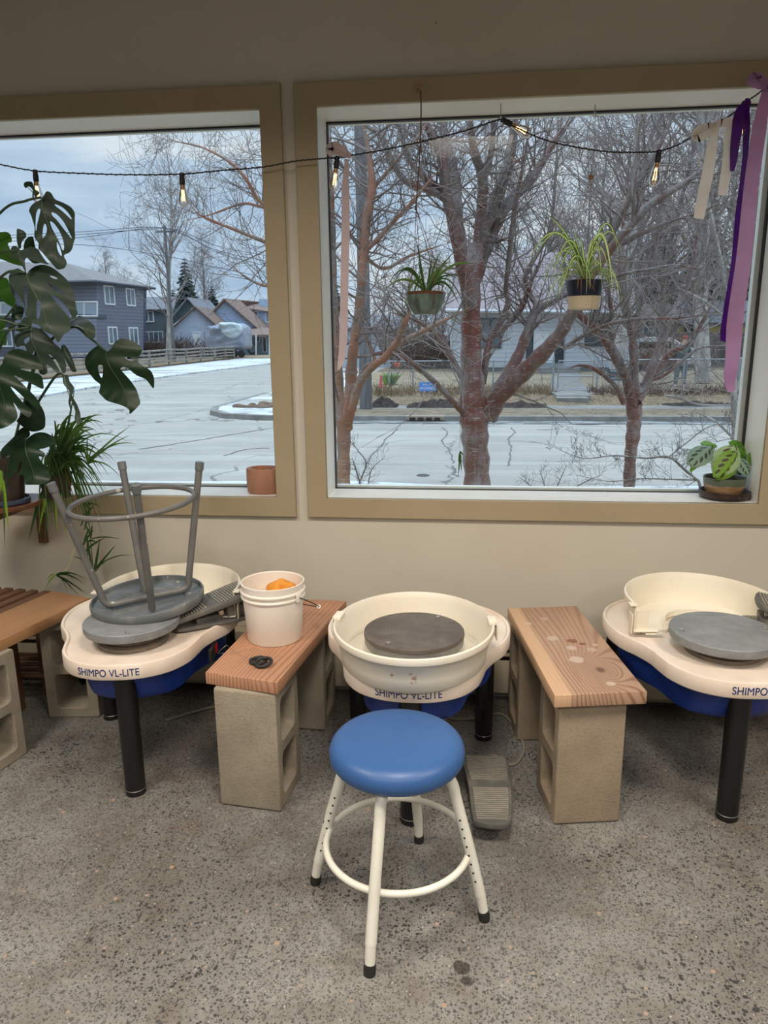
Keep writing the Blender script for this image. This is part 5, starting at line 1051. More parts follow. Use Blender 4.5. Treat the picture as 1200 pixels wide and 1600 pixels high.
src = ta.b.inputs['Base Color'].links[0].from_socket; ta.col(ta.mix(ta.math('MULTIPLY', cr, 0.75), src, srgb(86, 84, 80))); MT['asphalt'] = ta.m
MT['drygrass'] = ground_mat('dry_lawn', [srgb(158, 142, 114), (1.2, 0.4, 0.62, srgb(134, 118, 94), (1, 1, 1)), (7, 0.5, 0.7, srgb(178, 164, 136), (1, 1, 1)), (24, 0.52, 0.7, srgb(122, 104, 78), (1, 1, 1))]).m
MT['bank'] = ground_mat('brown_bank_grass', [srgb(120, 102, 80), (2, 0.4, 0.6, srgb(88, 74, 60), (1, 1, 1)), (16, 0.45, 0.65, srgb(168, 146, 112), (1, 1, 1)), (30, 0.52, 0.7, srgb(84, 68, 54), (1, 1, 1))]).m
MT['snowverge'] = ground_mat('patchy_snow', [srgb(214, 220, 228), (0.5, 0.50, 0.60, srgb(170, 164, 152), (0.5, 1, 1)), (2.5, 0.55, 0.66, srgb(132, 122, 106), (0.6, 1, 1)), (6, 0.6, 0.7, srgb(226, 230, 236), (1, 1, 1))], 0.7).m
MT['vergegrass'] = ground_mat('worn_verge', [srgb(138, 122, 98), (3, 0.42, 0.6, srgb(108, 96, 80), (0.6, 1, 1)), (9, 0.5, 0.66, srgb(160, 144, 118), (0.5, 1, 1)), (20, 0.52, 0.68, srgb(90, 78, 64), (1, 1, 1))]).m
MT['concrete_out'] = plain('pale_concrete', srgb(142, 138, 132), 0.85, c2=srgb(122, 119, 114), nsc=3)
MT['mud'] = ground_mat('dark_soil', [srgb(62, 52, 46), (5, 0.45, 0.6, srgb(40, 34, 30), (1, 1, 1)), (14, 0.55, 0.7, srgb(104, 90, 78), (1, 1, 1))], 0.95, (20, 0.9, 0.05)).m
def slab(name, poly, z, m, th=0.12, prof=None):
    me = from_curve([poly], ext=th/2); o = link(name, me, m, None, (0, 0, z-th/2)); return tag(o, None, None, kind='structure')
slab('street', [(-140, 3.0), (90, 3.0), (90, 190), (-140, 190)], ZS, MT['asphalt'])
slab('near_verge', [(-140, 3.05), (90, 3.05), (90, 9.3), (-4, 9.5), (-140, 9.2)], ZS+0.05, MT['drygrass'])
slab('snow_edge', [(-140, 9.1), (90, 9.1), (90, 9.9), (3, 10.0), (0, 9.8), (-1.5, 10.1), (-4, 9.9), (-140, 9.7)], ZS+0.035, MT['snowverge'])
# far right block: curb, verge, walk, bank, lawn
CX = -7.2
cor = [(CX, 26), (CX, 20.5), (CX+0.3, 19.4), (CX+1.0, 18.5), (CX+2.2, 18.05), (-3.2, 17.95)]
def blockrow(name, y0, y1, z0, z1, m, x0=CX, x1=88, n=60, amp=0.0, my=1):
    V = []; F = []
    for j in range(my+1):
        for i in range(n+1):
            x = x0+(x1-x0)*(i/n)**1.8 if x1 > 30 else x0+(x1-x0)*i/n; y = y0+(y1-y0)*j/my; z = z0+(z1-z0)*j/my
            V.append((x, y, z+amp*noise.noise(Vector((x*0.9, y*0.9, 1.0)))*(1 if 0 < j < my else 0)))
    for j in range(my):
        for i in range(n): a = j*(n+1)+i; F.append((a, a+1, a+n+2, a+n+1))
    b = MB(); b.add(V, F); return tag(b.build(name, m, smooth=True), None, None, kind='structure')
me = from_curve([cor+[(88, 17.95), (88, 18.15), (-3.2, 18.15), (CX+2.3, 18.25), (CX+1.15, 18.65), (CX+0.5, 19.5), (CX+0.2, 20.5), (CX+0.2, 26)]], ext=0.065); tag(link('curb', me, MT['concrete_out'], None, (0, 0, ZS+0.06)), None, None, kind='structure')
me = from_curve([[(-3.4, 17.4), (88, 17.4), (88, 17.96), (-3.4, 17.96)]], ext=0.006); tag(link('gutter', me, plain('wet_gutter', srgb(112, 112, 108), 0.5, c2=srgb(170, 176, 180), nsc=2.5, lo=0.52, hi=0.58, stretch=(0.5, 2, 1)), None, (0, 0, ZS+0.008)), None, None, kind='structure')
me = from_curve([[(CX+0.2, 40), (CX+0.2, 20.5), (CX+0.5, 19.5), (CX+1.15, 18.65), (CX+2.3, 18.25), (-3.2, 18.15), (-3.2, 21.2), (-3.4, 40)]], ext=0.05); tag(link('snowy_corner', me, MT['snowverge'], None, (0, 0, ZS+0.07)), None, None, kind='structure')
blockrow('verge', 18.15, 19.9, ZS+0.12, ZS+0.13, MT['vergegrass'], -3.3, amp=0.03, my=4, n=90)
blockrow('sidewalk', 19.9, 20.8, ZS+0.13, ZS+0.135, MT['concrete_out'], -3.3)
blockrow('bank', 20.8, 22.7, ZS+0.135, -0.34, MT['bank'], -4.5, amp=0.10, my=8, n=120)
blockrow('bank_top', 22.7, 25.3, -0.34, -0.385, MT['bank'], -4.5, amp=0.06, my=6, n=90)
blockrow('lawn', 25.3, 37.0, -0.385, -0.26, MT['drygrass'], -4.5, amp=0.03, my=6)
blockrow('back_lot', 37.0, 190.0, -0.26, -0.2, MT['bank'], -4.5, amp=0.0, my=2)
me = from_curve([[(3.0, 25.3), (4.15, 25.3), (4.35, 29), (4.9, 33), (5.2, 36.3), (4.1, 36.3), (3.9, 33), (3.2, 29)]], ext=0.012); o = link('front_path', me, MT['concrete_out'], None, (0, 0, -0.355)); o.rotation_euler = (0, 0, 0); tag(o, None, None, kind='structure')
for v in me.vertices: v.co.z += (v.co.y-25.3)*0.0107-0.015
b = MB(); gx_ = W(895, 625, 21.3).x; b.box((gx_, 21.5, -0.40), (0.86, 0.6, 0.20)); b.box((gx_+0.1, 22.6, -0.42), (0.95, 1.6, 0.28)); b.box((3.50, 24.3, -0.42), (1.1, 1.9, 0.14)); tag(b.build('steps', MT['concrete_out'], smooth=False), None, None, kind='structure')
# far left block with its snowy verge
slab('snow_bank', [(-15.2, 24.5), (-15.9, 30), (-16.3, 40), (-16.0, 55), (-15.0, 70), (-14.6, 120), (-24, 120), (-23.0, 73), (-21.6, 38), (-21, 24), (-140, 22), (-140, 20.5), (-18, 22)], ZS+0.08, MT['snowverge'])
slab('left_lot', [(-21, 24), (-21.7, 38), (-22.2, 50), (-23.5, 73), (-24, 80), (-24, 190), (-140, 190), (-140, 22)], ZS+0.16, MT['bank'])
slab('driveway', [(-23.5, 74), (-15.0, 74), (-14.6, 120), (-40, 120), (-40, 80)], ZS+0.15, MT['drygrass'])
# storm drain, manhole
q = G(659, 660, ZS+0.13); b = MB(); b.box((q.x, 18.02, ZS+0.085), (0.95, 0.34, 0.11), bev=0.02); b.box((q.x, 17.845, ZS+0.08), (0.8, 0.01, 0.02))
dr = thing('storm_drain', 'concrete storm drain inlet with dark openings in the far curb', 'storm drain', (0, 0, 0)); b.build('inlet', plain('drain_concrete', srgb(150, 136, 120), 0.9), dr)
b = MB()
for i in range(4): b.box((q.x-0.3+0.2*i, 17.842, ZS+0.07), (0.14, 0.012, 0.07))
b.build('opening', MT['hole'], dr, smooth=False)
q = G(661, 743, ZS); b = MB(); b.lathe([(0.001, 0.006), (0.095, 0.006), (0.10, 0.0)], 32, 0, (q.x, q.y, ZS)); b.tube([(q.x+0.08*math.cos(a*PI/16), q.y+0.08*math.sin(a*PI/16), ZS+0.006) for a in range(32)], 0.005, 5, closed=True); tag(b.build('valve_cover', plain('iron_cover', srgb(88, 84, 80), 0.8)), 'small dark round valve cover in the near lane of the street', 'valve cover')

# dirt heaps along the walk
rd = random.Random(11)
# cracks in the asphalt
def crack(pts, w=0.015):
    P = [G(a, c, ZS+0.004) for a, c in pts]; sp = spline(P, 5); sp = [p+Vector((rd.uniform(-.018, .018), rd.uniform(-.03, .03), 0)) for p in sp]
    b = MB(); sd = [Vector(((sp[min(i+1, len(sp)-1)]-sp[max(i-1, 0)]).y, -(sp[min(i+1, len(sp)-1)]-sp[max(i-1, 0)]).x, 0)) for i in range(len(sp))]
    b.strip(sp, [w*rd.uniform(.5, 1.3) for _ in sp], sd, 0.002); tag(b.build('street_crack', CRK, None, smooth=False), None, None, kind='structure')
CRK = plain('tar_filled_crack', srgb(112, 110, 106), 0.9)
crack([(690, 668), (700, 676), (691, 688), (701, 702), (706, 716), (709, 723)]); crack([(706, 728), (712, 734), (710, 741), (716, 744)]); crack([(799, 668), (804, 676), (794, 686), (799, 698), (797, 712), (794, 728)]); crack([(622, 670), (605, 684), (592, 700), (580, 712), (574, 724)], 0.016)
crack([(430, 668), (380, 676), (320, 686), (270, 694), (215, 702)], 0.03); crack([(420, 700), (385, 702), (350, 712)], 0.02)
def heap(label, px0, px1, py, Y, h):
    a, c = W(px0, py, Y), W(px1, py, Y); L = c.x-a.x; V = []; F = []; nu, nv = int(max(18, L*14)), 12
    for i in range(nu+1):
        for j in range(nv+1):
            u, w_ = i/nu, j/nv*2-1; hh = h*math.sin(PI*min(1, max(0, u)))**0.35*(1-w_*w_)
            n1 = noise.noise(Vector((a.x+L*u, w_, Y))*3.0); n2 = noise.noise(Vector((a.x+L*u, w_, Y))*9.0)
            V.append((a.x+L*u+0.03*n2, Y+w_*0.45+0.05*n1, ZS+0.10+hh*(0.75+0.7*n1+0.45*n2)))
    for i in range(nu):
        for j in range(nv): k = i*(nv+1)+j; F.append((k, k+nv+1, k+nv+2, k+1))
    b = MB(); b.add(V, F); tag(b.build('dirt_heap', MT['mud'], ang=30), label, 'dirt heap', 'dirt heaps by the sidewalk')
heap('low heap of dark earth just right of the utility pole', 580, 623, 638, 20.5, 0.26)
heap('dark earth heap between the utility pole and the main tree trunk', 634, 734, 640, 20.4, 0.22)
heap('dark earth heap right of the main tree trunk, left of the gate steps', 778, 856, 640, 20.4, 0.18)
heap('long low heap of dark litter on the bank behind the fallen branch', 1030, 1150, 636, 20.9, 0.14)
# fallen branch
b = MB(); fbp = [W(1040, 618, 20.2), W(1062, 622, 20.3), W(1085, 631, 20.4), W(1110, 634, 20.5), W(1150, 634, 20.6)]; b.tube(spline(fbp, 5), 0.035, 7)
for i in range(14):
    p = fbp[0].lerp(fbp[-1], rd.random()); b.tube([p, p+Vector((rd.uniform(-.5, .5), rd.uniform(-.2, .2), rd.uniform(.1, .45))), p+Vector((rd.uniform(-1, 1), rd.uniform(-.2, .2), rd.uniform(.2, .6)))], [0.014, 0.009, 0.004], 4)
tag(b.build('fallen_branch', plain('dead_wood', srgb(150, 140, 130), 0.9), None), 'pale fallen branch lying by the sidewalk at the right', 'branch')

# ================================================================ OUTSIDE: HOUSES
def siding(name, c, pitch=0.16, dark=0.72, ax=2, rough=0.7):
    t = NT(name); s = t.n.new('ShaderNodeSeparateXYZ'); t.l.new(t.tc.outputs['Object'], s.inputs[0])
    f = t.math('FRACT', t.math('DIVIDE', s.outputs[ax], pitch)); lap_shade = t.ramp(f, 0.08, 0.22, True)  # shadow line of each lapped board, painted into the colour
    c2 = t.mix(t.ramp(t.noise(t.vec((1, 1, 3)), 1.5, 4), 0.35, 0.7), c, tuple(x*0.9 for x in c)); t.col(t.mix(lap_shade, c2, tuple(x*dark for x in c))); t.set(Roughness=rough); t.bump(f, 0.6, 0.02); return t.m
MT['trimw'] = plain('white_trim', srgb(226, 230, 234), 0.6)
MT['pane'] = plain('window_pane', srgb(120, 138, 150), 0.15, c2=srgb(84, 98, 108), nsc=0.5)
MT['pane_dark'] = plain('dark_pane', srgb(52, 60, 68), 0.15, c2=srgb(74, 84, 92), nsc=0.6)
def shingle(name, c): return plain(name, c, 0.9, c2=tuple(x*0.8 for x in c), nsc=3, bsc=12, bst=0.6, bd=0.03, stretch=(1, 1, 3))
class Wall:
    def __init__(s, p0, p1):
        s.p0 = Vector((p0[0], p0[1], 0)); s.p1 = Vector((p1[0], p1[1], 0)); s.u = (s.p1-s.p0).normalized(); s.n = Vector((s.u.y, -s.u.x, 0))
    def hit(s, px, py, off=0.0):
        v = _f*F_PX+_r*(px-600)+_u*(800-py); t = (s.p0+s.n*off-CAMP).dot(s.n)/v.dot(s.n); return CAMP+v*t
    def uz(s, px, py, off=0.0): p = s.hit(px, py, off); return ((p-s.p0).dot(s.u), p.z)
    def solid(s, name, pts, depth, m, parent, off=0.0):
        """pixel outline on the wall plane, extruded away from the street"""
        P = [s.hit(a, c) + s.n*off for a, c in pts]; Q = [p-s.n*depth for p in P]; k = len(P)
        F = [tuple(range(k)), tuple(range(2*k-1, k-1, -1))]+[(i, i+k, (i+1) % k+k, (i+1) % k) for i in range(k)]
        b = MB(); b.add(P+Q, F); o = b.build(name, m, parent, smooth=False)
        bm = bmesh.new(); bm.from_mesh(o.data); bmesh.ops.recalc_face_normals(bm, faces=bm.faces); bm.to_mesh(o.data); bm.free(); return o
    def window(s, parent, x0, y0, x1, y1, fr=2, mull=1, pane='pane', frame=None, name='window', off=0.0):
        a = s.hit(x0, y0); c = s.hit(x1, y1); w_ = abs((c-a).dot(s.u)); h = abs(a.z-c.z); pc = (a+c)/2; k = fr*((pc-CAMP).dot(_f))/F_PX
        pc = pc+s.n*(0.04+off)
        R_ = Matrix(((s.u.x, s.n.x, 0, pc.x), (s.u.y, s.n.y, 0, pc.y), (0, 0, 1, pc.z), (0, 0, 0, 1))); b = MB()
        b.box((0, 0, h/2-k/2), (w_, 0.10, k), M=R_); b.box((0, 0, -h/2+k/2), (w_, 0.10, k), M=R_); b.box((-w_/2+k/2, 0, 0), (k, 0.10, h-2*k), M=R_); b.box((w_/2-k/2, 0, 0), (k, 0.10, h-2*k), M=R_)
        for i in range(mull): b.box((-w_/2+w_*(i+1)/(mull+1), 0, 0), (k*0.7, 0.09, h-2*k), M=R_)
        o = b.build(name, frame or MT['trimw'], parent, smooth=False); b = MB(); b.box((0, -0.02, 0), (w_-k, 0.04, h-k), M=R_); b.build('pane', MT[pane], o, smooth=False); return o
def quad_solid(name, P, th, m, parent):
    """sloping roof slab from four or three world corners"""
    P = [Vector(p) for p in P]; n = (P[1]-P[0]).cross(P[2]-P[0]).normalized(); n = n if n.z > 0 else -n; Q = [p-n*th for p in P]; k = len(P)
    b = MB(); b.add(P+Q, [tuple(range(k)), tuple(range(2*k-1, k-1, -1))]+[(i, i+k, (i+1) % k+k, (i+1) % k) for i in range(k)]); o = b.build(name, m, parent, smooth=False)
    bm = bmesh.new(); bm.from_mesh(o.data); bmesh.ops.recalc_face_normals(bm, faces=bm.faces); bm.to_mesh(o.data); bm.free(); return o
# --- grey-blue apartment house
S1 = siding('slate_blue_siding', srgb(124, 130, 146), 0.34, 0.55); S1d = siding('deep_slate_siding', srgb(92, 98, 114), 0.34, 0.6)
ap = thing('apartment_house', 'two storey slate blue house with white windows and balcony, left window', 'house', (0, 0, 0))
pc_ = W(151, 500, 68); pr2 = W(224, 500, 76); pl2 = W(-80, 500, 70)
wr_ = Wall((pc_.x, pc_.y), (pr2.x, pr2.y)); wl_ = Wall((pl2.x, pl2.y+1.5), (pc_.x, pc_.y+1.5))
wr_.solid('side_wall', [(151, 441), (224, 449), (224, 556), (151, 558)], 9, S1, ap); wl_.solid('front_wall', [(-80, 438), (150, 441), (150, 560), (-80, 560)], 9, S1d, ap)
e1 = wr_.hit(240, 448, 0.5)+wr_.u*0.3; e0 = wr_.hit(147, 438, 0.6); em = W(-110, 434, 68); bk = Vector((-wr_.n.x, -wr_.n.y, 0))
r0 = W(104, 411, 74); rL = W(-120, 406, 76); e0.z = e1.z = em.z = (e0.z+e1.z)/2
quad_solid('roof', [em, e0, r0, rL], 0.18, shingle('grey_shingle', srgb(132, 128, 126)), ap); quad_solid('roof', [e0, e1, r0], 0.18, shingle('grey_shingle_side', srgb(138, 134, 132)), ap)
quad_solid('roof', [e1, e1+Vector((-8, 9, 0)), rL+Vector((0, 6, 0)), r0], 0.18, shingle('grey_shingle_back', srgb(128, 124, 122)), ap)
fa = MB(); fa.tube([em+Vector((0, 0, -.12)), e0+Vector((0, 0, -.12)), e1+Vector((0, 0, -.12))], 0.14, 4); fa.build('gutter', plain('dark_fascia', srgb(72, 78, 88), 0.6), ap)
for r_ in ((160.5, 445, 179.5, 477), (195, 449.5, 211.5, 479), (167, 510, 184.5, 538), (200, 511, 216.5, 539)): wr_.window(ap, *r_, fr=2.3)
for r_ in ((107, 444, 128, 472), (101, 513, 136.5, 541), (0, 512, 22, 542), (-40, 446, -15, 474)): wl_.window(ap, *r_, fr=2.3)
wr2 = Wall((pl2.x, pl2.y), (pc_.x, pc_.y)); bal = wr2.solid('balcony', [(110, 496), (152, 498), (152, 492), (110, 490)], 1.5, S1d, ap)
bal2 = wr2.solid('balcony', [(-60, 496), (22, 497), (22, 491), (-60, 490)], 1.5, S1d, ap)
def railing(parent, x0, x1, y0, y1, nseg):
    b = MB(); A, B_ = wr2.hit(x0, y0), wr2.hit(x1, y0); C_, D_ = wr2.hit(x0, y1), wr2.hit(x1, y1)
    b.tube([A, B_], 0.09, 4); b.tube([C_, D_], 0.09, 4)
    for i in range(nseg+1): b.tube([A.lerp(B_, i/nseg), C_.lerp(D_, i/nseg)], 0.08, 4)
    r = b.build('railing', MT['trimw'], parent, smooth=False); b = MB(); b.add([A+wr2.n*-.03, B_+wr2.n*-.03, D_+wr2.n*-.03, C_+wr2.n*-.03], [(0, 1, 2, 3)]); b.build('railing_panel', plain('frosted_panel', srgb(150, 164, 180), 0.4), r, smooth=False)
railing(bal, 111, 152, 472, 494, 2); railing(bal2, -60, 22, 473, 492, 4)
# --- green house
gh = thing('green_house', 'dark green two storey house with grey roof beyond the slate blue house', 'house', (0, 0, 0))
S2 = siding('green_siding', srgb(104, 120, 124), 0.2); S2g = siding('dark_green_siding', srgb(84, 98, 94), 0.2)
wg = Wall((W(205, 500, 88).x, 88), (W(305, 500, 88).x, 88))
wg.solid('wall', [(215, 482), (280, 482), (280, 560), (215, 560)], 8, S2, gh); wg.solid('gable_wall', [(262, 502), (292, 467), (322, 500), (322, 560), (262, 560)], 7, S2g, gh, 0.4)
a_, b_ = wg.hit(213, 483, 0.5), wg.hit(270, 483, 0.5); quad_solid('roof', [a_, b_, W(276, 464, 93), W(213, 464, 93)], 0.15, shingle('slate_shingle', srgb(120, 120, 126)), gh)
for s_ in ((258, 506), (326, 503)):
    a_ = wg.hit(*s_, 0.9); c_ = wg.hit(292, 464, 0.9); quad_solid('roof', [a_, c_, c_+Vector((0, 8, 0)), a_+Vector((0, 8, 0))], 0.14, shingle('green_house_roof', srgb(130, 130, 134)), gh)
wg.window(gh, 223, 486, 241.5, 503.5, 2); wg.window(gh, 225, 518, 256, 535, 1.2, 3, 'pane')
# --- pale garage with brown roof
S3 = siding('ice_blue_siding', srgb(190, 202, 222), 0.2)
gg = thing('garage', 'pale blue gabled garage with brown roof behind the rail fence', 'garage', (0, 0, 0)); wq = Wall((W(268, 530, 80).x, 80), (W(340, 530, 82).x, 82))
wq.solid('wall', [(271, 508), (304, 481), (338, 507), (338, 556), (271, 556)], 8, S3, gg)
rt = shingle('brown_shingle', srgb(128, 108, 98)); bkv = -wq.n*8.5
for s_ in ((267, 512), (341, 510)):
    a_ = wq.hit(*s_, 0.5); c_ = wq.hit(304, 478, 0.5); quad_solid('roof', [a_, c_, c_+bkv+Vector((2.6, 0, 0)), a_+bkv+Vector((2.6, 0, 0))], 0.14, rt, gg)
wq.window(gg, 300, 519, 315, 546, 1.2, 0, 'trimw', name='door'); wq.window(gg, 307, 482, 310, 489, 0.7, 0); wq.window(gg, 298, 482, 301, 489, 0.7, 0)
# --- light blue house
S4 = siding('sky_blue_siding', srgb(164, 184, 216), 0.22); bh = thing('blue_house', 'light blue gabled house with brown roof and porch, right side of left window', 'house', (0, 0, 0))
wb_ = Wall((W(330, 520, 88).x, 88), (W(402, 520, 90).x, 90)); wb_.solid('gable_wall', [(334, 484), (349, 469), (401, 512), (401, 556), (334, 556)], 9, S4, bh)
rb = shingle('tan_shingle', srgb(140, 118, 108)); bv = -wb_.n*9+wb_.u*6.0
a_, c_, f_ = wb_.hit(403, 513, 0.5), wb_.hit(349, 466, 0.5), wb_.hit(331, 486, 0.5)
quad_solid('roof', [f_, c_, c_+bv, f_+bv], 0.15, rb, bh); quad_solid('roof', [a_, c_, c_+bv*0.35, a_+bv*0.35], 0.15, rb, bh)
ws = Wall((W(360, 520, 93).x, 93), (W(432, 520, 93).x, 93)); ws.solid('side_wall', [(366, 478), (432, 488), (432, 556), (366, 556)], 6, S4, bh)
quad_solid('roof', [ws.hit(362, 478, 0.5), ws.hit(432, 488, 0.5), W(432, 474, 98), W(350, 467, 98)], 0.15, rb, bh)
ws.window(bh, 396.5, 486, 404, 503, 1.3, 0); ws.window(bh, 414.5, 489, 421, 504, 1.3, 0); ch_ = ws.solid('chimney', [(398, 466), (413, 466), (413, 484), (398, 484)], 1.0, plain('chimney_paint', srgb(170, 188, 212), 0.8), bh, off=-2)
quad_solid('porch_roof', [W(381, 523, 86), W(426, 523, 86), W(426, 512, 90), W(381, 512, 90)], 0.2, rb, bh); wp_ = Wall((W(380, 540, 88.5).x, 88.5), (W(428, 540, 88.5).x, 88.5))
wp_.solid('porch_wall', [(382, 522), (428, 522), (428, 556), (382, 556)], 2, plain('porch_paint', srgb(140, 158, 172), 0.8), bh); wp_.window(bh, 399, 524, 406, 534, 0.8, 0, 'pane_dark'); wp_.window(bh, 383, 526, 387, 534, 0.8, 0, 'pane_dark'); wp_.window(bh, 410, 526, 417, 550, 0.8, 0, 'pane_dark', name='door')
for x in (400, 421): b = MB(); b.tube([W(x, 522, 86), W(x, 555, 86)], 0.09, 4); b.build('porch_post', MT['trimw'], bh)
b = MB(); q = wp_.hit(394, 544, 0.2); b.tube([q+Vector((0.55*math.cos(k*PI/10), 0, 0.62*math.sin(k*PI/10))) for k in range(20)], 0.09, 6, closed=True); tag(b.build('wreath', plain('wreath_green', srgb(70, 84, 80), 0.9)), 'dark round wreath on the light blue house by the porch', 'wreath')
# --- covered trailer
tb = thing('covered_trailer', 'travel trailer wrapped in a pale tarp in front of the light blue house', 'trailer', (0, 0, 0))
wt_ = Wall((W(322, 530, 75).x, 75), (W(384, 530, 75).x, 75)); ou = [(323, 512), (333, 509), (345, 506), (355, 504), (372, 506), (381, 512), (383, 530), (381, 544), (360, 547), (324, 545)]
def cloth(name, pts, depth, m, off, seed, amp=0.14):
    P = [wt_.hit(a, c)+wt_.n*off for a, c in pts]; cy = sum((p for p in P), Vector())/len(P); b = MB(); n = 26; m_ = 14
    V = []; sp = spline(P, 5, True); k = len(sp)
    for j in range(m_+1):
        t = j/m_; sc = math.sin(t*PI/2)**0.55 if j else 0.02
        for p in sp: q = cy+(p-cy)*sc; d = (1-t*t*t)*0.35; V.append(q+wt_.n*d+wt_.n*amp*noise.noise(Vector((q.x*0.9+seed, q.z*2.3, seed)))+Vector((0, 0, amp*0.4*noise.noise(Vector((q.x*2, q.z, 5+seed))))))
    F = [(j*k+i, j*k+(i+1) % k, (j+1)*k+(i+1) % k, (j+1)*k+i) for j in range(m_) for i in range(k)]
    V += [V[m_*k+i]-wt_.n*depth for i in range(k)]; F += [(m_*k+i, m_*k+(i+1) % k, (m_+1)*k+(i+1) % k, (m_+1)*k+i) for i in range(k)]
    b.add(V, F); return b.build(name, m, tb, ang=60)
cloth('trailer_cover', ou, 2.5, plain('grey_tarp', srgb(158, 164, 178), 0.7, c2=srgb(136, 142, 156), nsc=1.2), 0, 3, 0.35); cloth('top_tarp', [(345, 505), (356, 503.5), (374, 506), (381, 513), (378, 522), (366, 529), (352, 524), (346, 514)], 0.4, plain('white_tarp', srgb(190, 202, 206), 0.6), 0.35, 9, 0.25)
for x in (366, 377): q = wt_.hit(x, 548, 0.2); b = MB(); b.lathe([(0.01, -0.1), (0.34, -0.1), (0.38, -0.06), (0.38, 0.06), (0.34, 0.1), (0.01, 0.1)], 20); b.build('wheel', MT['rubber'], tb, (q.x, q.y, ZS+0.55), (PI/2, 0, 0))
# --- split rail fence
rf = thing('rail_fence', 'weathered low wooden rail fence along the snowy verge', 'fence', (0, 0, 0)); WFp = plain('weathered_rail', srgb(150, 142, 132), 0.9, c2=srgb(110, 102, 94), nsc=2)
fp = [Vector(p) for p in ((-20.9, 29.0, 0), (-21.3, 33.5, 0), (-21.63, 38.2, 0), (-21.75, 42.3, 0), (-21.9, 46.4, 0), (-22.06, 50.4, 0), (-22.3, 54.5, 0), (-22.5, 58.6, 0), (-22.8, 62.7, 0), (-23.0, 66.8, 0), (-23.2, 70.6, 0), (-23.4, 74, 0))]
for i, p in enumerate(fp):
    b = MB(); b.box((p.x, p.y, ZS+0.72), (0.15, 0.15, 1.2), bev=0.02); b.build('post', WFp, rf)
    if i:
        for k in range(4):
            b = MB(); a_ = fp[i-1]+Vector((0, -0.12, ZS+0.42+0.27*k+(0.05 if i % 2 else 0))); c_ = p+Vector((0, 0.12, ZS+0.44+0.27*k-(0.03 if i % 2 else -0.02))); b.tube([a_, c_], 0.075, 5); b.build('rail', WFp, rf)
# --- white house across the street
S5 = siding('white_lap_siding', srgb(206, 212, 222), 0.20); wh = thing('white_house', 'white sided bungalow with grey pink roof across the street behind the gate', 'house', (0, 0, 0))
YW = 36.6; w5 = Wall((W(700, 530, YW).x, YW), (W(985, 530, YW).x, YW)); w5.solid('wall', [(706, 484), (985, 488), (985, 574), (706, 574)], 8, S5, wh)
w5.solid('foundation', [(707, 573), (984, 573), (984, 584), (707, 584)], 7.8, plain('foundation_grey', srgb(124, 126, 128), 0.9), wh, -0.1)
rk = shingle('rose_grey_shingle', srgb(160, 148, 150)); quad_solid('roof', [w5.hit(696, 484, 0.6), w5.hit(995, 488, 0.6), W(985, 396, YW+4), W(716, 392, YW+4)], 0.18, rk, wh)
b = MB(); b.tube([w5.hit(696, 485, 0.65), w5.hit(995, 489, 0.65)], 0.09, 5); b.tube([w5.hit(705, 488, 0.1), w5.hit(705, 570, 0.1)], 0.05, 6); b.build('gutter', plain('gutter_white', srgb(196, 200, 206), 0.5), wh)
dkf = plain('dark_window_frame', srgb(62, 66, 72), 0.5); w5.window(wh, 749, 497, 783, 544, 2.4, 1, 'curtain' if 'curtain' in MT else 'pane', dkf); w5.window(wh, 915, 500, 957, 541, 2, 1, 'pane_dark', dkf)
w5.window(wh, 833, 518, 866, 567, 1.5, 0, 'trimw', name='door'); w5.window(wh, 867, 518, 880, 567, 0.8, 0, 'pane_dark', dkf, name='doorway'); w5.window(wh, 823, 518, 832, 567, 0.8, 0, 'pane_dark', dkf, name='doorway')
b = MB(); q = w5.hit(850, 567); b.box((q.x+0.2, YW-0.7, -0.16), (2.6, 1.3, 0.24)); b.box((q.x+0.1, YW-1.5, -0.24), (2.2, 0.4, 0.14)); b.build('porch_step', MT['concrete_out'], wh, smooth=False)
# --- pale house at the left of the large window
ph = thing('pale_house', 'pale blue grey house glimpsed behind the brown brush, left part of large window', 'house', (0, 0, 0)); w6 = Wall((W(505, 540, 52).x, 52), (W(628, 540, 52).x, 52))
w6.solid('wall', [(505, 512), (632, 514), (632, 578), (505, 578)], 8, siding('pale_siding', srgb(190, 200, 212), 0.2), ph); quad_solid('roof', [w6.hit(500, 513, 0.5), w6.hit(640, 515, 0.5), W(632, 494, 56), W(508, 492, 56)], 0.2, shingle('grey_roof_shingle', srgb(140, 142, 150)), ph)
w6.window(ph, 590, 528, 606, 548, 1.4, 1); w6.window(ph, 545, 528, 560, 548, 1.4, 1)
rsh = thing('garden_shed', 'small dull red shed with white diagonal braces beside the brush', 'shed', (0, 0, 0)); w7 = Wall((W(670, 540, 42).x, 42), (W(704, 540, 42).x, 42)); w7.solid('wall', [(671, 532), (704, 532), (704, 568), (671, 568)], 3, siding('dull_red_boards', srgb(150, 108, 104), 0.2), rsh)
b = MB()
for k in range(3): b.tube([w7.hit(674+k*8, 536, 0.05), w7.hit(684+k*8, 556, 0.05)], 0.05, 4)
b.build('brace', MT['trimw'], rsh)
quad_solid('roof', [w7.hit(668, 532, 0.3), w7.hit(707, 532, 0.3), W(705, 524, 44), W(671, 524, 44)], 0.12, rk, rsh)
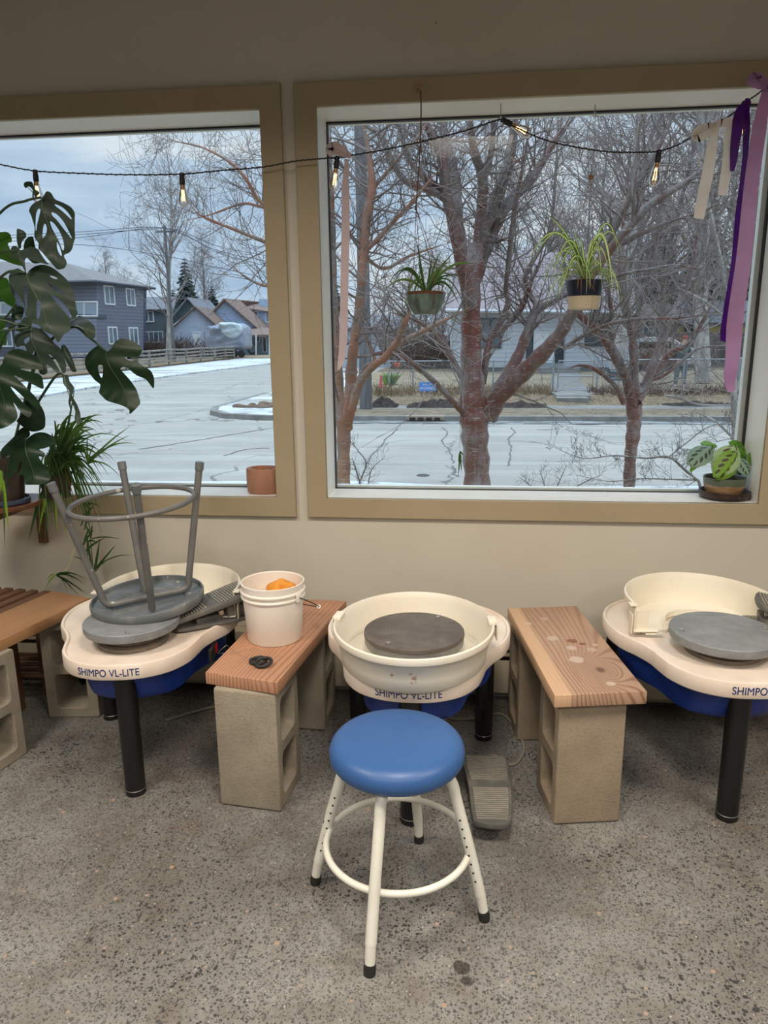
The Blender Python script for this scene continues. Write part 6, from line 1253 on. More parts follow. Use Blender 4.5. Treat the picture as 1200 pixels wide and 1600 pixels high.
# --- yellow and grey houses at the right
yh = thing('yellow_house', 'pale yellow sided house with white corner boards at the right', 'house', (0, 0, 0)); w8 = Wall((W(1055, 520, 47).x, 47), (W(1215, 520, 47).x, 47)); w8.solid('wall', [(1055, 503), (1215, 505), (1215, 572), (1055, 572)], 8, siding('pale_yellow_siding', srgb(212, 196, 130), 0.22), yh)
quad_solid('roof', [w8.hit(1048, 503, 0.6), w8.hit(1225, 505, 0.6), W(1215, 470, 51), W(1055, 470, 51)], 0.2, shingle('charcoal_shingle', srgb(110, 112, 120)), yh); w8.window(yh, 1071, 508, 1081, 532, 1.2, 0, 'pane_dark', dkf); w8.window(yh, 1094, 510, 1105, 535, 1.4, 0, 'pane')
gr_ = thing('grey_house', 'grey house with white framed window pair behind the right tree', 'house', (0, 0, 0)); w9 = Wall((W(985, 520, 46).x, 46), (W(1056, 520, 46).x, 46)); w9.solid('wall', [(985, 500), (1054, 502), (1054, 572), (985, 572)], 8, siding('grey_siding', srgb(150, 154, 156), 0.22), gr_)
w9.window(gr_, 1004, 509, 1020, 528, 1.5, 1); w9.window(gr_, 1021, 509, 1034, 528, 1.5, 0); quad_solid('roof', [w9.hit(980, 500, 0.6), w9.hit(1062, 502, 0.6), W(1056, 476, 50), W(985, 474, 50)], 0.2, shingle('dull_brown_shingle', srgb(118, 108, 104)), gr_)
bf = thing('board_fence', 'grey weathered board fence between the yellow house and the yard', 'fence', (0, 0, 0)); b = MB(); q0, q1 = W(985, 532, 40), W(1215, 534, 40); n = 62
for i in range(n): p = q0.lerp(q1, (i+.5)/n); hh = 1.75+0.04*math.sin(i*2.3); b.box((p.x, 40, -0.28+hh/2), ((q1.x-q0.x)/n*0.94, 0.03, hh))
b.build('board_panel', plain('grey_board', srgb(112, 106, 102), 0.9, c2=srgb(88, 82, 78), nsc=1.5, stretch=(3, 1, 0.3)), bf, smooth=False)
for i in range(0, 7): p = q0.lerp(q1, i/6); b = MB(); b.box((p.x, 40.06, 0.6), (0.1, 0.1, 1.76)); b.build('post', plain('post_wood', srgb(100, 94, 90), 0.9) if i == 0 else bpy.data.materials['post_wood'], bf)
# car roof peeping over
cr_ = thing('parked_car', 'white parked car roof and glass seen behind the right tree', 'car', tuple(W(1012, 540, 38)))
c_ = cr_.location.copy(); cr_.location = (c_.x, 38, -0.27); b = MB()
prof = [(-2.1, 0.35), (-2.15, 0.62), (-1.9, 0.85), (-1.1, 0.98), (-0.55, 1.42), (0.1, 1.52), (0.9, 1.48), (1.6, 1.05), (2.05, 0.95), (2.15, 0.6), (2.1, 0.35)]
me = from_curve([prof], ext=0.8, bevel=0.06, bres=2); smooth_me(me); link('body', me, plain('white_car_paint', srgb(214, 222, 226), 0.3), cr_, (0, 0, 0), (PI/2, 0, 0)); b.box((0.15, -0.862, 1.2), (1.5, 0.01, 0.3), bev=0.003); b.build('side_glass', MT['pane_dark'], cr_)
for x in (-1.35, 1.35): b = MB(); b.lathe([(0.01, -0.1), (0.3, -0.1), (0.33, -0.06), (0.33, 0.06), (0.3, 0.1), (0.01, 0.1)], 20); b.build('wheel', MT['rubber'], cr_, (x, -0.78, 0.33), (PI/2, 0, 0))

# ================================================================ OUTSIDE: CHAIN LINK FENCE, SIGNS, PERSON
MT['galv'] = plain('galvanised_pipe', srgb(158, 164, 170), 0.45, 0.5)
cf = thing('chain_link_fence', 'galvanised chain link fence along the front yard across the street', 'fence', (0, 0, 0)); YF = 25.1
def clink(parent, x0, x1, z0, z1, y):
    b = MB(); sp = 0.085; h = z1-z0; k = int((x1-x0+h)/sp)
    for i in range(k):
        for s_ in (1, -1):
            xa = x0-h+i*sp if s_ > 0 else x0+i*sp; xb = xa+h if s_ > 0 else xa-h; za, zb = z0, z1
            def cl(xa, za, xb, zb, lim, hi):
                if hi: 
                    if xa > lim: t = (xa-lim)/(xa-xb) if xa != xb else 0; xa, za = lim, za+(zb-za)*t
                else:
                    if xa < lim: t = (lim-xa)/(xb-xa) if xa != xb else 0; xa, za = lim, za+(zb-za)*t
                return xa, za
            if max(xa, xb) < x0 or min(xa, xb) > x1: continue
            if xa < x0: xa, za = cl(xa, za, xb, zb, x0, False)
            if xb < x0: xb, zb = cl(xb, zb, xa, za, x0, False)
            if xa > x1: xa, za = cl(xa, za, xb, zb, x1, True)
            if xb > x1: xb, zb = cl(xb, zb, xa, za, x1, True)
            b.tube([(xa, y+0.004*s_, za), (xb, y+0.004*s_, zb)], 0.0030, 3, cap=False)
    o = b.build('wire_mesh', MT['galv'], parent, smooth=False); return o
ZF0, ZF1 = -0.38, 0.62
for (a_, c_, ps_) in ((-2.6, 2.86, (-2.6, -1.78, 0.9, 2.86)), (4.28, 16, (4.28, 7.0, 9.8, 12.6, 15.4))):
    b = MB(); b.tube([(a_, YF, ZF1), (c_, YF, ZF1)], 0.022, 7); b.build('top_rail', MT['galv'], cf); clink(cf, a_, c_, ZF0, ZF1, YF)
    for x in ps_: b = MB(); r_ = 0.035 if x in (2.86, 4.28) else 0.025; b.tube([(x, YF, -0.6), (x, YF, ZF1+(0.10 if r_ > .03 else 0.03))], r_, 8); b.build('post', MT['galv'], cf)
gt = thing('chain_link_gate', 'small chain link gate at the head of the concrete steps', 'gate', (2.95, YF, 0)); b = MB()
for (p, q) in (((0.07, 0, -0.34), (0.07, 0, 0.60)), ((1.20, 0, -0.34), (1.20, 0, 0.60)), ((0.07, 0, -0.34), (1.20, 0, -0.34)), ((0.07, 0, 0.60), (1.20, 0, 0.60)), ((0.07, 0, 0.10), (1.20, 0, 0.10))): b.tube([p, q], 0.02, 7)
b.build('gate_frame', MT['galv'], gt); clink(gt, 0.08, 1.19, -0.33, 0.59, 0)
def yard_sign(name, label, px0, py0, px1, py1, Y, m, lines):
    a_, c_ = W(px0, py0, Y), W(px1, py1, Y); w_, h = c_.x-a_.x, a_.z-c_.z; t = thing(name, label, 'sign', ((a_.x+c_.x)/2, Y, (a_.z+c_.z)/2)); b = MB(); b.box((0, 0, 0), (w_, 0.02, h)); bd_ = b.build('panel', m, t, smooth=False)
    for (s_, z, sz, col, sx) in lines:
        me = text_mesh(s_, sz*h, 0.002, sx=sx); o = link('lettering', me, plain('lettering_'+s_[:4].strip().lower(), col, 0.6), bd_, (0.0, -0.0115, z*h), (PI/2, 0, 0))
    b = MB()
    for s_ in (-0.3, 0.3): b.tube([(w_*s_, 0.012, h*0.3), (w_*s_, 0.012, -h/2-0.32)], 0.006, 5)
    b.build('wire_stake', MT['galv'], t); return t
yard_sign('yard_sign', 'small bright blue yard sign with white lettering in front of the chain link fence', 655, 597, 681, 611, 22.4, plain('blue_sign', srgb(92, 148, 224), 0.5), [('WE ARE', 0.20, 0.30, srgb(236, 242, 250), 1.0), ('ANCHORAGE', -0.20, 0.42, srgb(236, 242, 250), 0.68)])
yard_sign('yard_sign', 'dark yard sign with rows of coloured lettering behind the right tree', 949, 577, 973, 594.5, 26.0, plain('charcoal_sign', srgb(44, 58, 74), 0.5), [('WE BELIEVE', 0.36, 0.24, srgb(230, 234, 236), 0.72), ('LOVE IS LOVE', 0.02, 0.20, srgb(206, 74, 104), 0.72), ('KINDNESS IS', -0.30, 0.20, srgb(210, 226, 224), 0.75)])
# lawn oddments
b = MB(); b.lathe([(0.001, 0), (0.16, 0), (0.17, 0.03), (0.05, 0.05), (0.045, 0.35), (0.02, 0.46), (0.001, 0.47)], 18); q = W(595, 592, 27); tag(b.build('traffic_cone', plain('faded_red_cone', srgb(206, 92, 108), 0.6), None, (q.x, 27, -0.37)), 'small faded red cone on the yard left of the blue sign', 'cone')
b = MB(); b.lathe([(0.001, 0), (0.22, 0.0), (0.36, 0.22), (0.40, 0.34), (0.37, 0.35), (0.2, 0.05), (0.001, 0.04)], 24); q = W(609, 583, 28.5); tag(b.build('garden_tub', plain('lime_plastic', srgb(134, 172, 88), 0.6), None, (q.x, 28.5, -0.34)), 'lime green round tub on the lawn beside the red cone', 'tub')
fl = thing('flowering_plant', 'spiky green garden plant with an orange flower by the lime tub', 'plant', tuple(G(611, 608, -0.38))); mb = MB()
for i in range(22): a = rd.random()*2*PI; blade(mb, (0, 0, 0.0), (math.cos(a)*0.45, math.sin(a)*0.45, 1), rd.uniform(0.4, 1.0), 0.014, 0.7, n=7, mi=(1, 1, 1))
mb.build('foliage', MSP, fl, ang=80); b = MB(); b.tube([(0, 0, 0), (0.12, 0, 0.55), (0.20, 0, 0.82)], 0.008, 5); b.build('stem', MT['stem'], fl); b = MB()
for i in range(7): a = i*0.9; b.ball((0.22+0.07*math.cos(a), 0.05*math.sin(a), 0.84+0.05*math.sin(a*2)), (0.05, 0.04, 0.05), n=6)
b.build('flower', plain('orange_petals', srgb(226, 86, 42), 0.6), fl)
b = MB(); q0, q1 = W(684, 601, 25.7), W(727, 602, 25.7); b.box(((q0.x+q1.x)/2, 25.7, -0.38), (q1.x-q0.x, 0.05, 0.16)); tag(b.build('edging_board', plain('edging', srgb(128, 124, 116), 0.9)), 'grey garden edging board behind the chain link fence beside the blue sign', 'edging')

def skin_mesh(name, verts, edges, radii, m, parent, root=0, sub=2):
    me = bpy.data.meshes.new(name); me.from_pydata(verts, edges, []); o = link(name, me, m, parent); md = o.modifiers.new('skin', 'SKIN'); md.use_smooth_shade = True
    for i, r in enumerate(radii): me.skin_vertices[0].data[i].radius = r if isinstance(r, tuple) else (r, r)
    me.skin_vertices[0].data[root].use_root = True; s = o.modifiers.new('sub', 'SUBSURF'); s.levels = s.render_levels = sub
    bpy.context.view_layer.update(); dg = bpy.context.evaluated_depsgraph_get(); m2 = bpy.data.meshes.new_from_object(o.evaluated_get(dg)); o.modifiers.clear(); m2.materials.clear(); m2.materials.append(m); o.data = m2
    smooth_me(m2, 80); return o
pp_ = G(1062, 604.5, -0.38); per = thing('person', 'person in grey green jacket and trousers, red brown cap, standing in the yard', 'person', (pp_.x, pp_.y, -0.385), (0, 0, math.radians(-12)))
SKN = plain('skin', srgb(176, 136, 116), 0.6)
bodyV = [(0, 0, 0.93), (0, 0, 1.12), (0, 0.02, 1.32), (0.02, 0.05, 1.44), (0.05, 0.10, 1.54), (0.06, 0.12, 1.62), (0.06, 0.125, 1.70), (-0.19, 0.03, 1.36), (-0.29, 0.02, 1.12), (-0.20, 0.20, 0.98), (-0.12, 0.26, 0.97), (0.19, 0.03, 1.36), (0.28, 0.06, 1.12), (0.18, 0.24, 1.0), (0.11, 0.29, 0.99),
         (-0.10, 0, 0.88), (-0.13, 0.0, 0.48), (-0.14, -0.01, 0.09), (-0.16, 0.10, 0.04), (0.10, 0, 0.88), (0.11, 0.0, 0.48), (0.11, -0.01, 0.09), (0.12, 0.11, 0.04)]
bodyE = [(0, 1), (1, 2), (2, 3), (3, 4), (4, 5), (5, 6), (2, 7), (7, 8), (8, 9), (9, 10), (2, 11), (11, 12), (12, 13), (13, 14), (0, 15), (15, 16), (16, 17), (17, 18), (0, 19), (19, 20), (20, 21), (21, 22)]
bodyR = [0.13, 0.13, 0.14, 0.055, 0.075, 0.088, 0.06, 0.055, 0.042, 0.032, 0.036, 0.055, 0.042, 0.032, 0.036, 0.085, 0.058, 0.042, 0.035, 0.085, 0.058, 0.042, 0.035]
skin_mesh('body', bodyV, bodyE, bodyR, SKN, per)
JK = plain('grey_green_jacket', srgb(96, 106, 104), 0.85, c2=srgb(78, 86, 86), nsc=6); TR = plain('faded_green_trousers', srgb(100, 116, 116), 0.85, c2=srgb(84, 96, 98), nsc=5)
skin_mesh('jacket', [(0, 0, 0.88), (0, 0, 1.10), (0, 0.02, 1.30), (0.02, 0.05, 1.42), (-0.18, 0.03, 1.36), (-0.29, 0.02, 1.12), (-0.21, 0.19, 0.98), (0.18, 0.03, 1.36), (0.28, 0.06, 1.12), (0.19, 0.22, 1.0)], [(0, 1), (1, 2), (2, 3), (2, 4), (4, 5), (5, 6), (2, 7), (7, 8), (8, 9)], [(0.20, 0.15), (0.20, 0.15), (0.19, 0.15), 0.09, 0.09, 0.075, 0.06, 0.09, 0.075, 0.06], JK, per)
skin_mesh('trousers', [(0, 0, 0.92), (-0.10, 0, 0.80), (-0.135, 0.0, 0.46), (-0.145, -0.01, 0.10), (0.10, 0, 0.80), (0.11, 0.0, 0.46), (0.115, -0.01, 0.10)], [(0, 1), (1, 2), (2, 3), (0, 4), (4, 5), (5, 6)], [(0.17, 0.14), 0.115, 0.092, 0.085, 0.115, 0.092, 0.085], TR, per)
for x in (-0.16, 0.125): b = MB(); b.ball((x, 0.055, 0.045), (0.052, 0.145, 0.05), n=10); b.build('shoe', plain('white_shoe', srgb(206, 212, 214), 0.6) if x < 0 else bpy.data.materials['white_shoe'], per)
b = MB(); b.ball((0.06, 0.125, 1.69), (0.096, 0.108, 0.07), n=12); b.ball((0.06, 0.21, 1.665), (0.075, 0.07, 0.014), n=8); b.build('cap', plain('red_brown_cap', srgb(160, 76, 58), 0.8), per)
b = MB(); bz = []
b.ball((0, 0, 0), (0.42, 0.35, 0.62), n=20); b.v = [tuple(Vector(v)*(1+0.22*noise.noise(Vector(v)*3.1))) for v in b.v]; q = W(1161, 570, 26); tag(b.build('covered_bundle', plain('grey_wrap', srgb(120, 124, 128), 0.8, c2=srgb(180, 184, 186), nsc=3, lo=0.55, hi=0.62), None, (q.x, 26.3, 0.02)), 'grey wrapped bundle standing in the yard at the right edge of the window', 'bundle')

# ================================================================ OUTSIDE: TREES
def bark(name, a, b_, lent=True, red=None):
    t = NT(name); v = t.vec(); c = t.mix(t.ramp(t.noise(t.vec((1, 1, 0.3)), 6, 6, 0.65), 0.42, 0.56), a, b_)
    if red: c = t.mix(t.ramp(t.noise(v, 1.8, 4), 0.47, 0.57), c, red)
    if lent:
        c = t.mix(t.math('MULTIPLY', t.specks(t.vec((17, 17, 120)), 1.0, 0.5, 0.66), 0.55), c, srgb(196, 184, 176))
        c = t.mix(t.math('MULTIPLY', t.specks(t.vec((7, 7, 50), loc=(3, 3, 3)), 1.0, 0.4, 0.85), 0.5), c, srgb(206, 196, 188))
    c = t.mix(t.math('MULTIPLY', t.ramp(t.noise(t.vec((7, 7, 1.4)), 3, 7, 0.75), 0.57, 0.66), 0.8), c, tuple(x*0.25 for x in b_))
    t.col(c); t.set(Roughness=0.5); t.bump(t.noise(t.vec((3, 3, 12)), 5, 4), 0.5, 0.01); return t.m
B_RED = bark('cherry_bark', srgb(128, 92, 82), srgb(150, 138, 134), True, srgb(126, 72, 60)); B_LIMB = bark('cherry_limb_bark', srgb(112, 92, 86), srgb(130, 120, 116), True, srgb(116, 76, 66)); B_GREY = bark('grey_bark', srgb(138, 128, 122), srgb(112, 102, 98), True); B_ORG = bark('peeling_orange_bark', srgb(168, 128, 104), srgb(136, 122, 112), True, srgb(160, 112, 90))
B_BIRCH = bark('birch_bark', srgb(186, 182, 176), srgb(150, 144, 138), True); B_DULL = bark('dull_far_bark', srgb(134, 124, 120), srgb(108, 98, 96), False); TWG = plain('twig', srgb(142, 130, 124), 0.7, c2=srgb(108, 96, 92), nsc=3); TWG_L = plain('pale_twig', srgb(148, 138, 134), 0.7, c2=srgb(116, 104, 100), nsc=3); TWG_D = plain('dark_twig', srgb(84, 74, 70), 0.7)
def grow(mb, r_, p, d, L, rad, depth, up=0.12, jit=0.28, kids=(3, 5), rmin=0.0016, sides=4, droop=0.0, ratio=0.55):
    n = 5 if depth else 3; P = [p.copy()]; D = [d.copy()]
    for i in range(n):
        d = (d+Vector((r_.gauss(0, jit), r_.gauss(0, jit), r_.gauss(0, jit)+up-droop))*0.45).normalized(); p = p+d*(L/n); P.append(p.copy()); D.append(d.copy())
    mb.tube(P, [max(rmin, rad*(1-0.72*i/n)) for i in range(n+1)], sides if rad > 0.006 else 3, cap=False)
    if depth <= 0: return
    for k in range(r_.randint(*kids)):
        i = r_.randint(1, n); q = P[i]; dd = D[i]; a = Vector((r_.gauss(0, 1), r_.gauss(0, 1), r_.gauss(0, 1))); a = (a-dd*a.dot(dd)).normalized(); sp = r_.uniform(0.55, 1.05)
        grow(mb, r_, q, (dd*math.cos(sp)+a*math.sin(sp)).normalized(), L*r_.uniform(0.4, 0.72), max(rmin, rad*ratio*r_.uniform(.6, 1)), depth-1, up, jit, kids, rmin, sides, droop, ratio)
def traced(label, base_px, Y, limbs, mb_mats, seed, tw=(6, 0.9, 2), twig_m=None, rm=0.0024, wig=0.0, name='bare_tree', cat='tree', group=None):
    """limbs: lists of (px, py, half width in px, depth offset); every limb is a tapering tube with its own distance"""
    g = W(base_px, 640, Y); t = thing(name, label, cat, (g.x, g.y, ZS), group=group); o = Vector((g.x, g.y, ZS)); r_ = random.Random(seed); mt, ml_ = mb_mats; tk = MB(); lb = MB(); tg = MB()
    for li, (kind, pts) in enumerate(limbs):
        P = [W(a, c, Y+d)-o for a, c, w_, d in pts]; k = [w_*((p+o-CAMP).dot(_f))/F_PX for p, (a, c, w_, d) in zip(P, pts)]
        sp = spline(P, 5); R_ = [k[min(int(i/5), len(k)-1)]*(1-(i % 5)/5)+k[min(int(i/5)+1, len(k)-1)]*((i % 5)/5) for i in range(len(sp))]
        nl = len(sp); r2 = [max(0.0022, R_[i]*(1+0.08*math.sin(i*1.7+li))*(1 if kind == 't' else min(1, 0.25+(nl-1-i)/nl*2.6))) for i in range(nl)]
        (tk if kind == 't' else lb).tube(sp, r2, 12 if kind == 't' else 9)
        n = int(len(sp)*tw[0]/5) if kind != 't' else 0
        for q in range(n):
            i = r_.randint(1, len(sp)-1); dd = (sp[i]-sp[i-1]).normalized(); a = Vector((r_.gauss(0, 1), r_.gauss(0, 1), r_.gauss(0, 1)+0.4)); a = (a-dd*a.dot(dd)).normalized()
            if sp[i].z+o.z < 1.25 and r_.random() < 0.80 and Y > 6.6: continue
            grow(tg, r_, sp[i], (dd*0.5+a).normalized(), tw[1]*r_.uniform(0.5, 1.2), max(rm, min(0.012, R_[i]*0.35)), tw[2], 0.10, 0.30, (2, 4), rm)
    tk.build('trunk', mt, t, ang=70); lb.build('branches', ml_, t, ang=70)
    if tg.v: tg.build('twigs', twig_m or TWG, t, smooth=False)
    return t
T, L_ = 't', 'l'
traced('large cherry tree with broad red trunk forking low, middle of the large window', 745, 8.2, [
 (T, [(745, 860, 23, 0), (745, 800, 21, 0), (745, 740, 20, 0), (742, 690, 20.5, 0), (741, 650, 23, 0), (738, 610, 20, 0), (736, 560, 16, 0), (736, 500, 15, 0), (737, 440, 14, 0), (746, 385, 14, 0.1)]),
 (L_, [(746, 400, 13, .1), (755, 360, 12, .1), (772, 320, 11, .2), (790, 270, 9, .3), (800, 225, 8, .4), (806, 170, 7, .5), (812, 90, 5, .6)]),
 (L_, [(748, 390, 11, .1), (752, 330, 8.5, 0), (754, 280, 8, -.1), (742, 240, 7, -.2), (735, 190, 5, -.3), (734, 120, 4, -.3)]), (L_, [(754, 282, 6, -.1), (766, 245, 5, -.1), (771, 200, 4, -.2), (770, 130, 3, -.2)]),
 (L_, [(742, 440, 10, .1), (758, 395, 9, .2), (778, 345, 9, .3), (802, 308, 9, .4), (828, 282, 8, .5), (850, 248, 6, .6), (872, 212, 5, .7), (900, 178, 4, .8), (930, 120, 3, .8)]),
 (L_, [(736, 480, 11, -.2), (722, 420, 9.5, -.3), (708, 350, 9, -.4), (697, 300, 8.5, -.5), (690, 245, 8, -.5), (672, 205, 7, -.5), (660, 170, 5, -.5), (650, 90, 3, -.5)]),
 (L_, [(698, 312, 6, -.4), (672, 298, 6, -.5), (640, 288, 5, -.6), (615, 258, 5, -.7), (596, 215, 4.5, -.8), (567, 192, 4, -.8), (530, 150, 3, -.8)]),
 (L_, [(690, 295, 5, -.4), (665, 278, 4.5, -.5), (642, 255, 4, -.5), (628, 215, 3.5, -.5), (622, 180, 3, -.5), (616, 110, 2, -.5)]),
 (L_, [(735, 470, 13, .5), (722, 400, 11, .6), (714, 340, 10, .7), (710, 280, 10, .8), (700, 240, 10, .8), (692, 190, 9, .9), (684, 100, 7, .9)]),
 (L_, [(762, 650, 17, 0), (780, 620, 14, -.1), (815, 585, 13.5, -.3), (850, 550, 12.5, -.5), (876, 520, 10, -.6), (893, 490, 9, -.7), (918, 440, 8, -.8), (945, 400, 7.5, -.8), (980, 358, 7, -.9), (1015, 320, 6.5, -.9), (1060, 292, 6, -.9), (1097, 266, 5, -.9), (1140, 235, 4, -.9), (1200, 190, 3, -.9)]),
 (L_, [(918, 440, 6, -.8), (940, 400, 6, -.7), (962, 350, 6.5, -.7), (993, 292, 6, -.7), (1013, 257, 5.5, -.7), (1032, 222, 5, -.7), (1047, 190, 4.5, -.7), (1066, 130, 3, -.7)]),
 (L_, [(775, 615, 11, .2), (792, 585, 9, .3), (810, 555, 8.5, .4), (826, 515, 8, .5), (838, 485, 7, .6), (868, 470, 6, .6), (905, 452, 4, .6)]), (L_, [(826, 515, 6, .5), (838, 480, 5.5, .6), (830, 462, 4, .7), (822, 430, 4, .7), (850, 380, 3.5, .8), (872, 340, 3, .9)]),
 (L_, [(722, 590, 5, -.2), (706, 560, 5, -.2), (690, 530, 4.5, -.3), (668, 512, 4, -.4), (648, 500, 3, -.4), (610, 488, 2.5, -.5)]), (L_, [(727, 648, 6, -.5), (708, 628, 4.5, -.6), (680, 598, 4.5, -.8), (650, 572, 4, -1), (625, 556, 3.5, -1.1), (600, 552, 3.5, -1.2), (560, 558, 3, -1.3), (520, 562, 2.5, -1.4)]),
 (L_, [(754, 600, 6, .1), (758, 570, 6, .1), (766, 530, 5.5, .2), (785, 497, 5, .2), (795, 470, 4.5, .2), (790, 455, 3.5, .2), (796, 400, 4, .1), (801, 350, 4, 0), (810, 295, 3.5, 0), (822, 235, 3, 0), (826, 180, 2.5, 0), (830, 100, 2, 0)]),
 (L_, [(768, 530, 4, .5), (790, 510, 5, .6), (815, 480, 5, .7), (830, 440, 4, .8), (850, 400, 4, .9)]),
 (L_, [(940, 440, 2.6, -.6), (975, 428, 2.6, -.6), (1020, 420, 2.4, -.6), (1060, 415, 2.2, -.6), (1110, 425, 1.8, -.6)]), (L_, [(972, 382, 3.4, -.8), (1010, 362, 3.0, -.8), (1050, 345, 2.6, -.8), (1100, 330, 2, -.8), (1150, 300, 1.6, -.8)]), (L_, [(880, 545, 4, -.4), (905, 528, 3.4, -.4), (950, 507, 3, -.5), (1000, 498, 2.6, -.5), (1060, 497, 2.2, -.5), (1125, 488, 1.6, -.5)])],
 (B_RED, B_LIMB), 5, (3.8, 0.7, 2), rm=0.0018)
traced('left cherry tree with twin stems at the left edge of the large window', 538, 7.0, [
 (T, [(538, 870, 12, 0), (538, 800, 11, 0), (537, 750, 10.5, 0), (537, 700, 10, 0), (537, 655, 13, 0)]), (L_, [(536, 670, 9, 0), (530, 620, 8.5, .1), (527, 570, 8, .1), (524, 510, 6, .2), (521, 450, 6, .2), (519, 380, 6, .3), (517, 300, 5.5, .3), (515, 240, 5.5, .3), (516, 180, 5, .3)]),
 (L_, [(541, 668, 10, 0), (547, 630, 9, -.1), (548, 590, 9.5, -.1), (552, 545, 8, -.2), (560, 490, 7.5, -.2), (565, 440, 7.5, -.3), (567, 395, 8, -.3), (573, 340, 8, -.3), (580, 305, 7, -.3), (580, 270, 6.5, -.3), (574, 230, 6.5, -.3), (568, 190, 6, -.3), (560, 120, 5, -.3)]),
 (L_, [(550, 640, 7, -.2), (562, 600, 6.5, -.3), (582, 573, 6, -.4), (603, 557, 6.5, -.5), (622, 530, 6, -.6), (634, 500, 5, -.7), (640, 486, 4, -.7), (638, 450, 2.5, -.7)]), (L_, [(606, 553, 3.5, -.5), (632, 532, 4, -.5), (665, 515, 4, -.5), (697, 499, 3.5, -.5), (735, 480, 2.5, -.5)]),
 (L_, [(552, 610, 4, .1), (570, 575, 4, .1), (585, 560, 3.5, .1), (560, 500, 2, .2)]), (L_, [(520, 430, 4, .2), (480, 390, 3.6, .1), (440, 385, 3.4, 0), (410, 376, 3.2, -.1), (360, 356, 2.4, -.2), (320, 340, 2, -.3), (304, 328, 1.4, -.3), (282, 300, .8, -.3)]),
 (L_, [(517, 360, 4, .2), (470, 340, 3.6, .1), (410, 318, 3.2, 0), (385, 280, 2.8, -.1), (360, 254, 2.4, -.1), (320, 232, 1.8, -.1), (280, 222, 1.4, -.1), (245, 214, .8, -.1)]), (L_, [(516, 300, 3.6, .3), (470, 290, 3, .4), (420, 322, 2.8, .5), (380, 318, 2.2, .6), (330, 335, 1.6, .6), (290, 345, 1, .6)]),
 (L_, [(516, 470, 3.6, .2), (460, 450, 3, .2), (412, 446, 2.4, .3), (380, 430, 1.8, .4), (352, 405, 1, .4)]), (L_, [(516, 250, 3.4, .3), (470, 235, 2.8, .4), (425, 205, 2.2, .5), (390, 180, 2, .5)]), (L_, [(567, 395, 4, -.3), (592, 372, 4, -.3), (625, 335, 3.2, -.3), (640, 320, 3, -.3), (665, 290, 2.4, -.3), (690, 260, 1.8, -.3)]), (L_, [(578, 300, 3.4, -.3), (600, 275, 3, -.2), (625, 245, 2.6, -.2), (655, 210, 2.2, -.1), (672, 185, 2, -.1)]), (L_, [(570, 400, 3, -.2), (600, 420, 2.6, -.2), (640, 400, 2.2, -.1), (700, 380, 1.6, -.1)])],
 (B_ORG, B_ORG), 9, (4.5, 0.65, 2), rm=0.0015)
traced('right cherry tree with slim red trunk and vase of branches', 985, 9.0, [
 (T, [(980, 860, 10, 0), (982, 800, 9.5, 0), (983, 760, 9.5, 0), (985, 715, 9, 0), (989, 680, 11, 0), (991, 655, 11, 0), (991, 632, 13, 0)]), (L_, [(988, 640, 9, 0), (981, 600, 8, -.1), (968, 570, 8, -.2), (955, 545, 8, -.2), (938, 522, 7, -.3), (915, 500, 6, -.3), (900, 485, 5, -.3), (885, 440, 4, -.3), (880, 380, 3, -.3)]),
 (L_, [(991, 630, 8, 0), (991, 590, 7.5, 0), (990, 550, 7, 0), (987, 515, 7, .1), (977, 480, 6.5, .1), (970, 430, 5, .1), (972, 370, 4, .2), (980, 300, 3, .2), (985, 220, 2.4, .2)]), (L_, [(995, 628, 8, 0), (1007, 605, 7, .1), (1018, 575, 6.5, .1), (1031, 542, 6, .2), (1046, 505, 5.5, .2), (1062, 470, 5, .3), (1074, 440, 4.5, .3), (1085, 400, 4, .3), (1092, 340, 3, .3), (1096, 260, 2.5, .3)]),
 (L_, [(998, 620, 6, .3), (1015, 595, 5.5, .4), (1034, 568, 5, .5), (1050, 550, 5, .5), (1072, 540, 4, .5), (1085, 525, 4, .6), (1110, 480, 3.4, .6), (1140, 430, 2.6, .6)]), (L_, [(975, 632, 4, -.2), (962, 605, 4, -.2), (945, 588, 3.6, -.3), (925, 575, 3.2, -.3), (905, 571, 2.6, -.3), (890, 575, 1.8, -.3)]),
 (L_, [(1000, 600, 3, .1), (1040, 585, 2.4, .1), (1090, 545, 2, .1), (1130, 540, 1.6, .1), (1160, 520, 1.2, .1)]), (L_, [(988, 520, 3, .1), (1000, 480, 2.6, .1), (1020, 420, 2.2, .1), (1030, 350, 2, .1), (1040, 260, 1.6, .1)]), (L_, [(955, 545, 4, -.2), (957, 500, 3.6, -.2), (950, 440, 3, -.2), (955, 380, 2.4, -.2)])],
 (B_RED, B_LIMB), 21, (4.4, 0.62, 2), rm=0.0018)
traced('thin pale birch stem beside the lilac ribbon at the far right', 1147, 7.6, [(T, [(1158, 850, 6, 0), (1152, 740, 5.5, 0), (1148, 660, 5, 0), (1146, 600, 4.8, 0), (1142, 540, 4.5, 0), (1136, 480, 4, 0), (1128, 420, 3.6, 0), (1118, 370, 3, 0), (1108, 320, 2.5, 0), (1100, 240, 2, 0)]), (L_, [(1147, 620, 3, 0), (1158, 590, 2.6, 0), (1175, 545, 2.2, 0)]), (L_, [(1150, 690, 2.4, 0), (1120, 660, 1.6, 0), (1080, 640, 1.2, 0)]), (L_, [(1138, 500, 2.4, 0), (1100, 470, 1.6, 0), (1060, 450, 1.2, 0)])], (B_BIRCH, B_BIRCH), 31, (7, 0.6, 2), TWG_L, 0.0020)
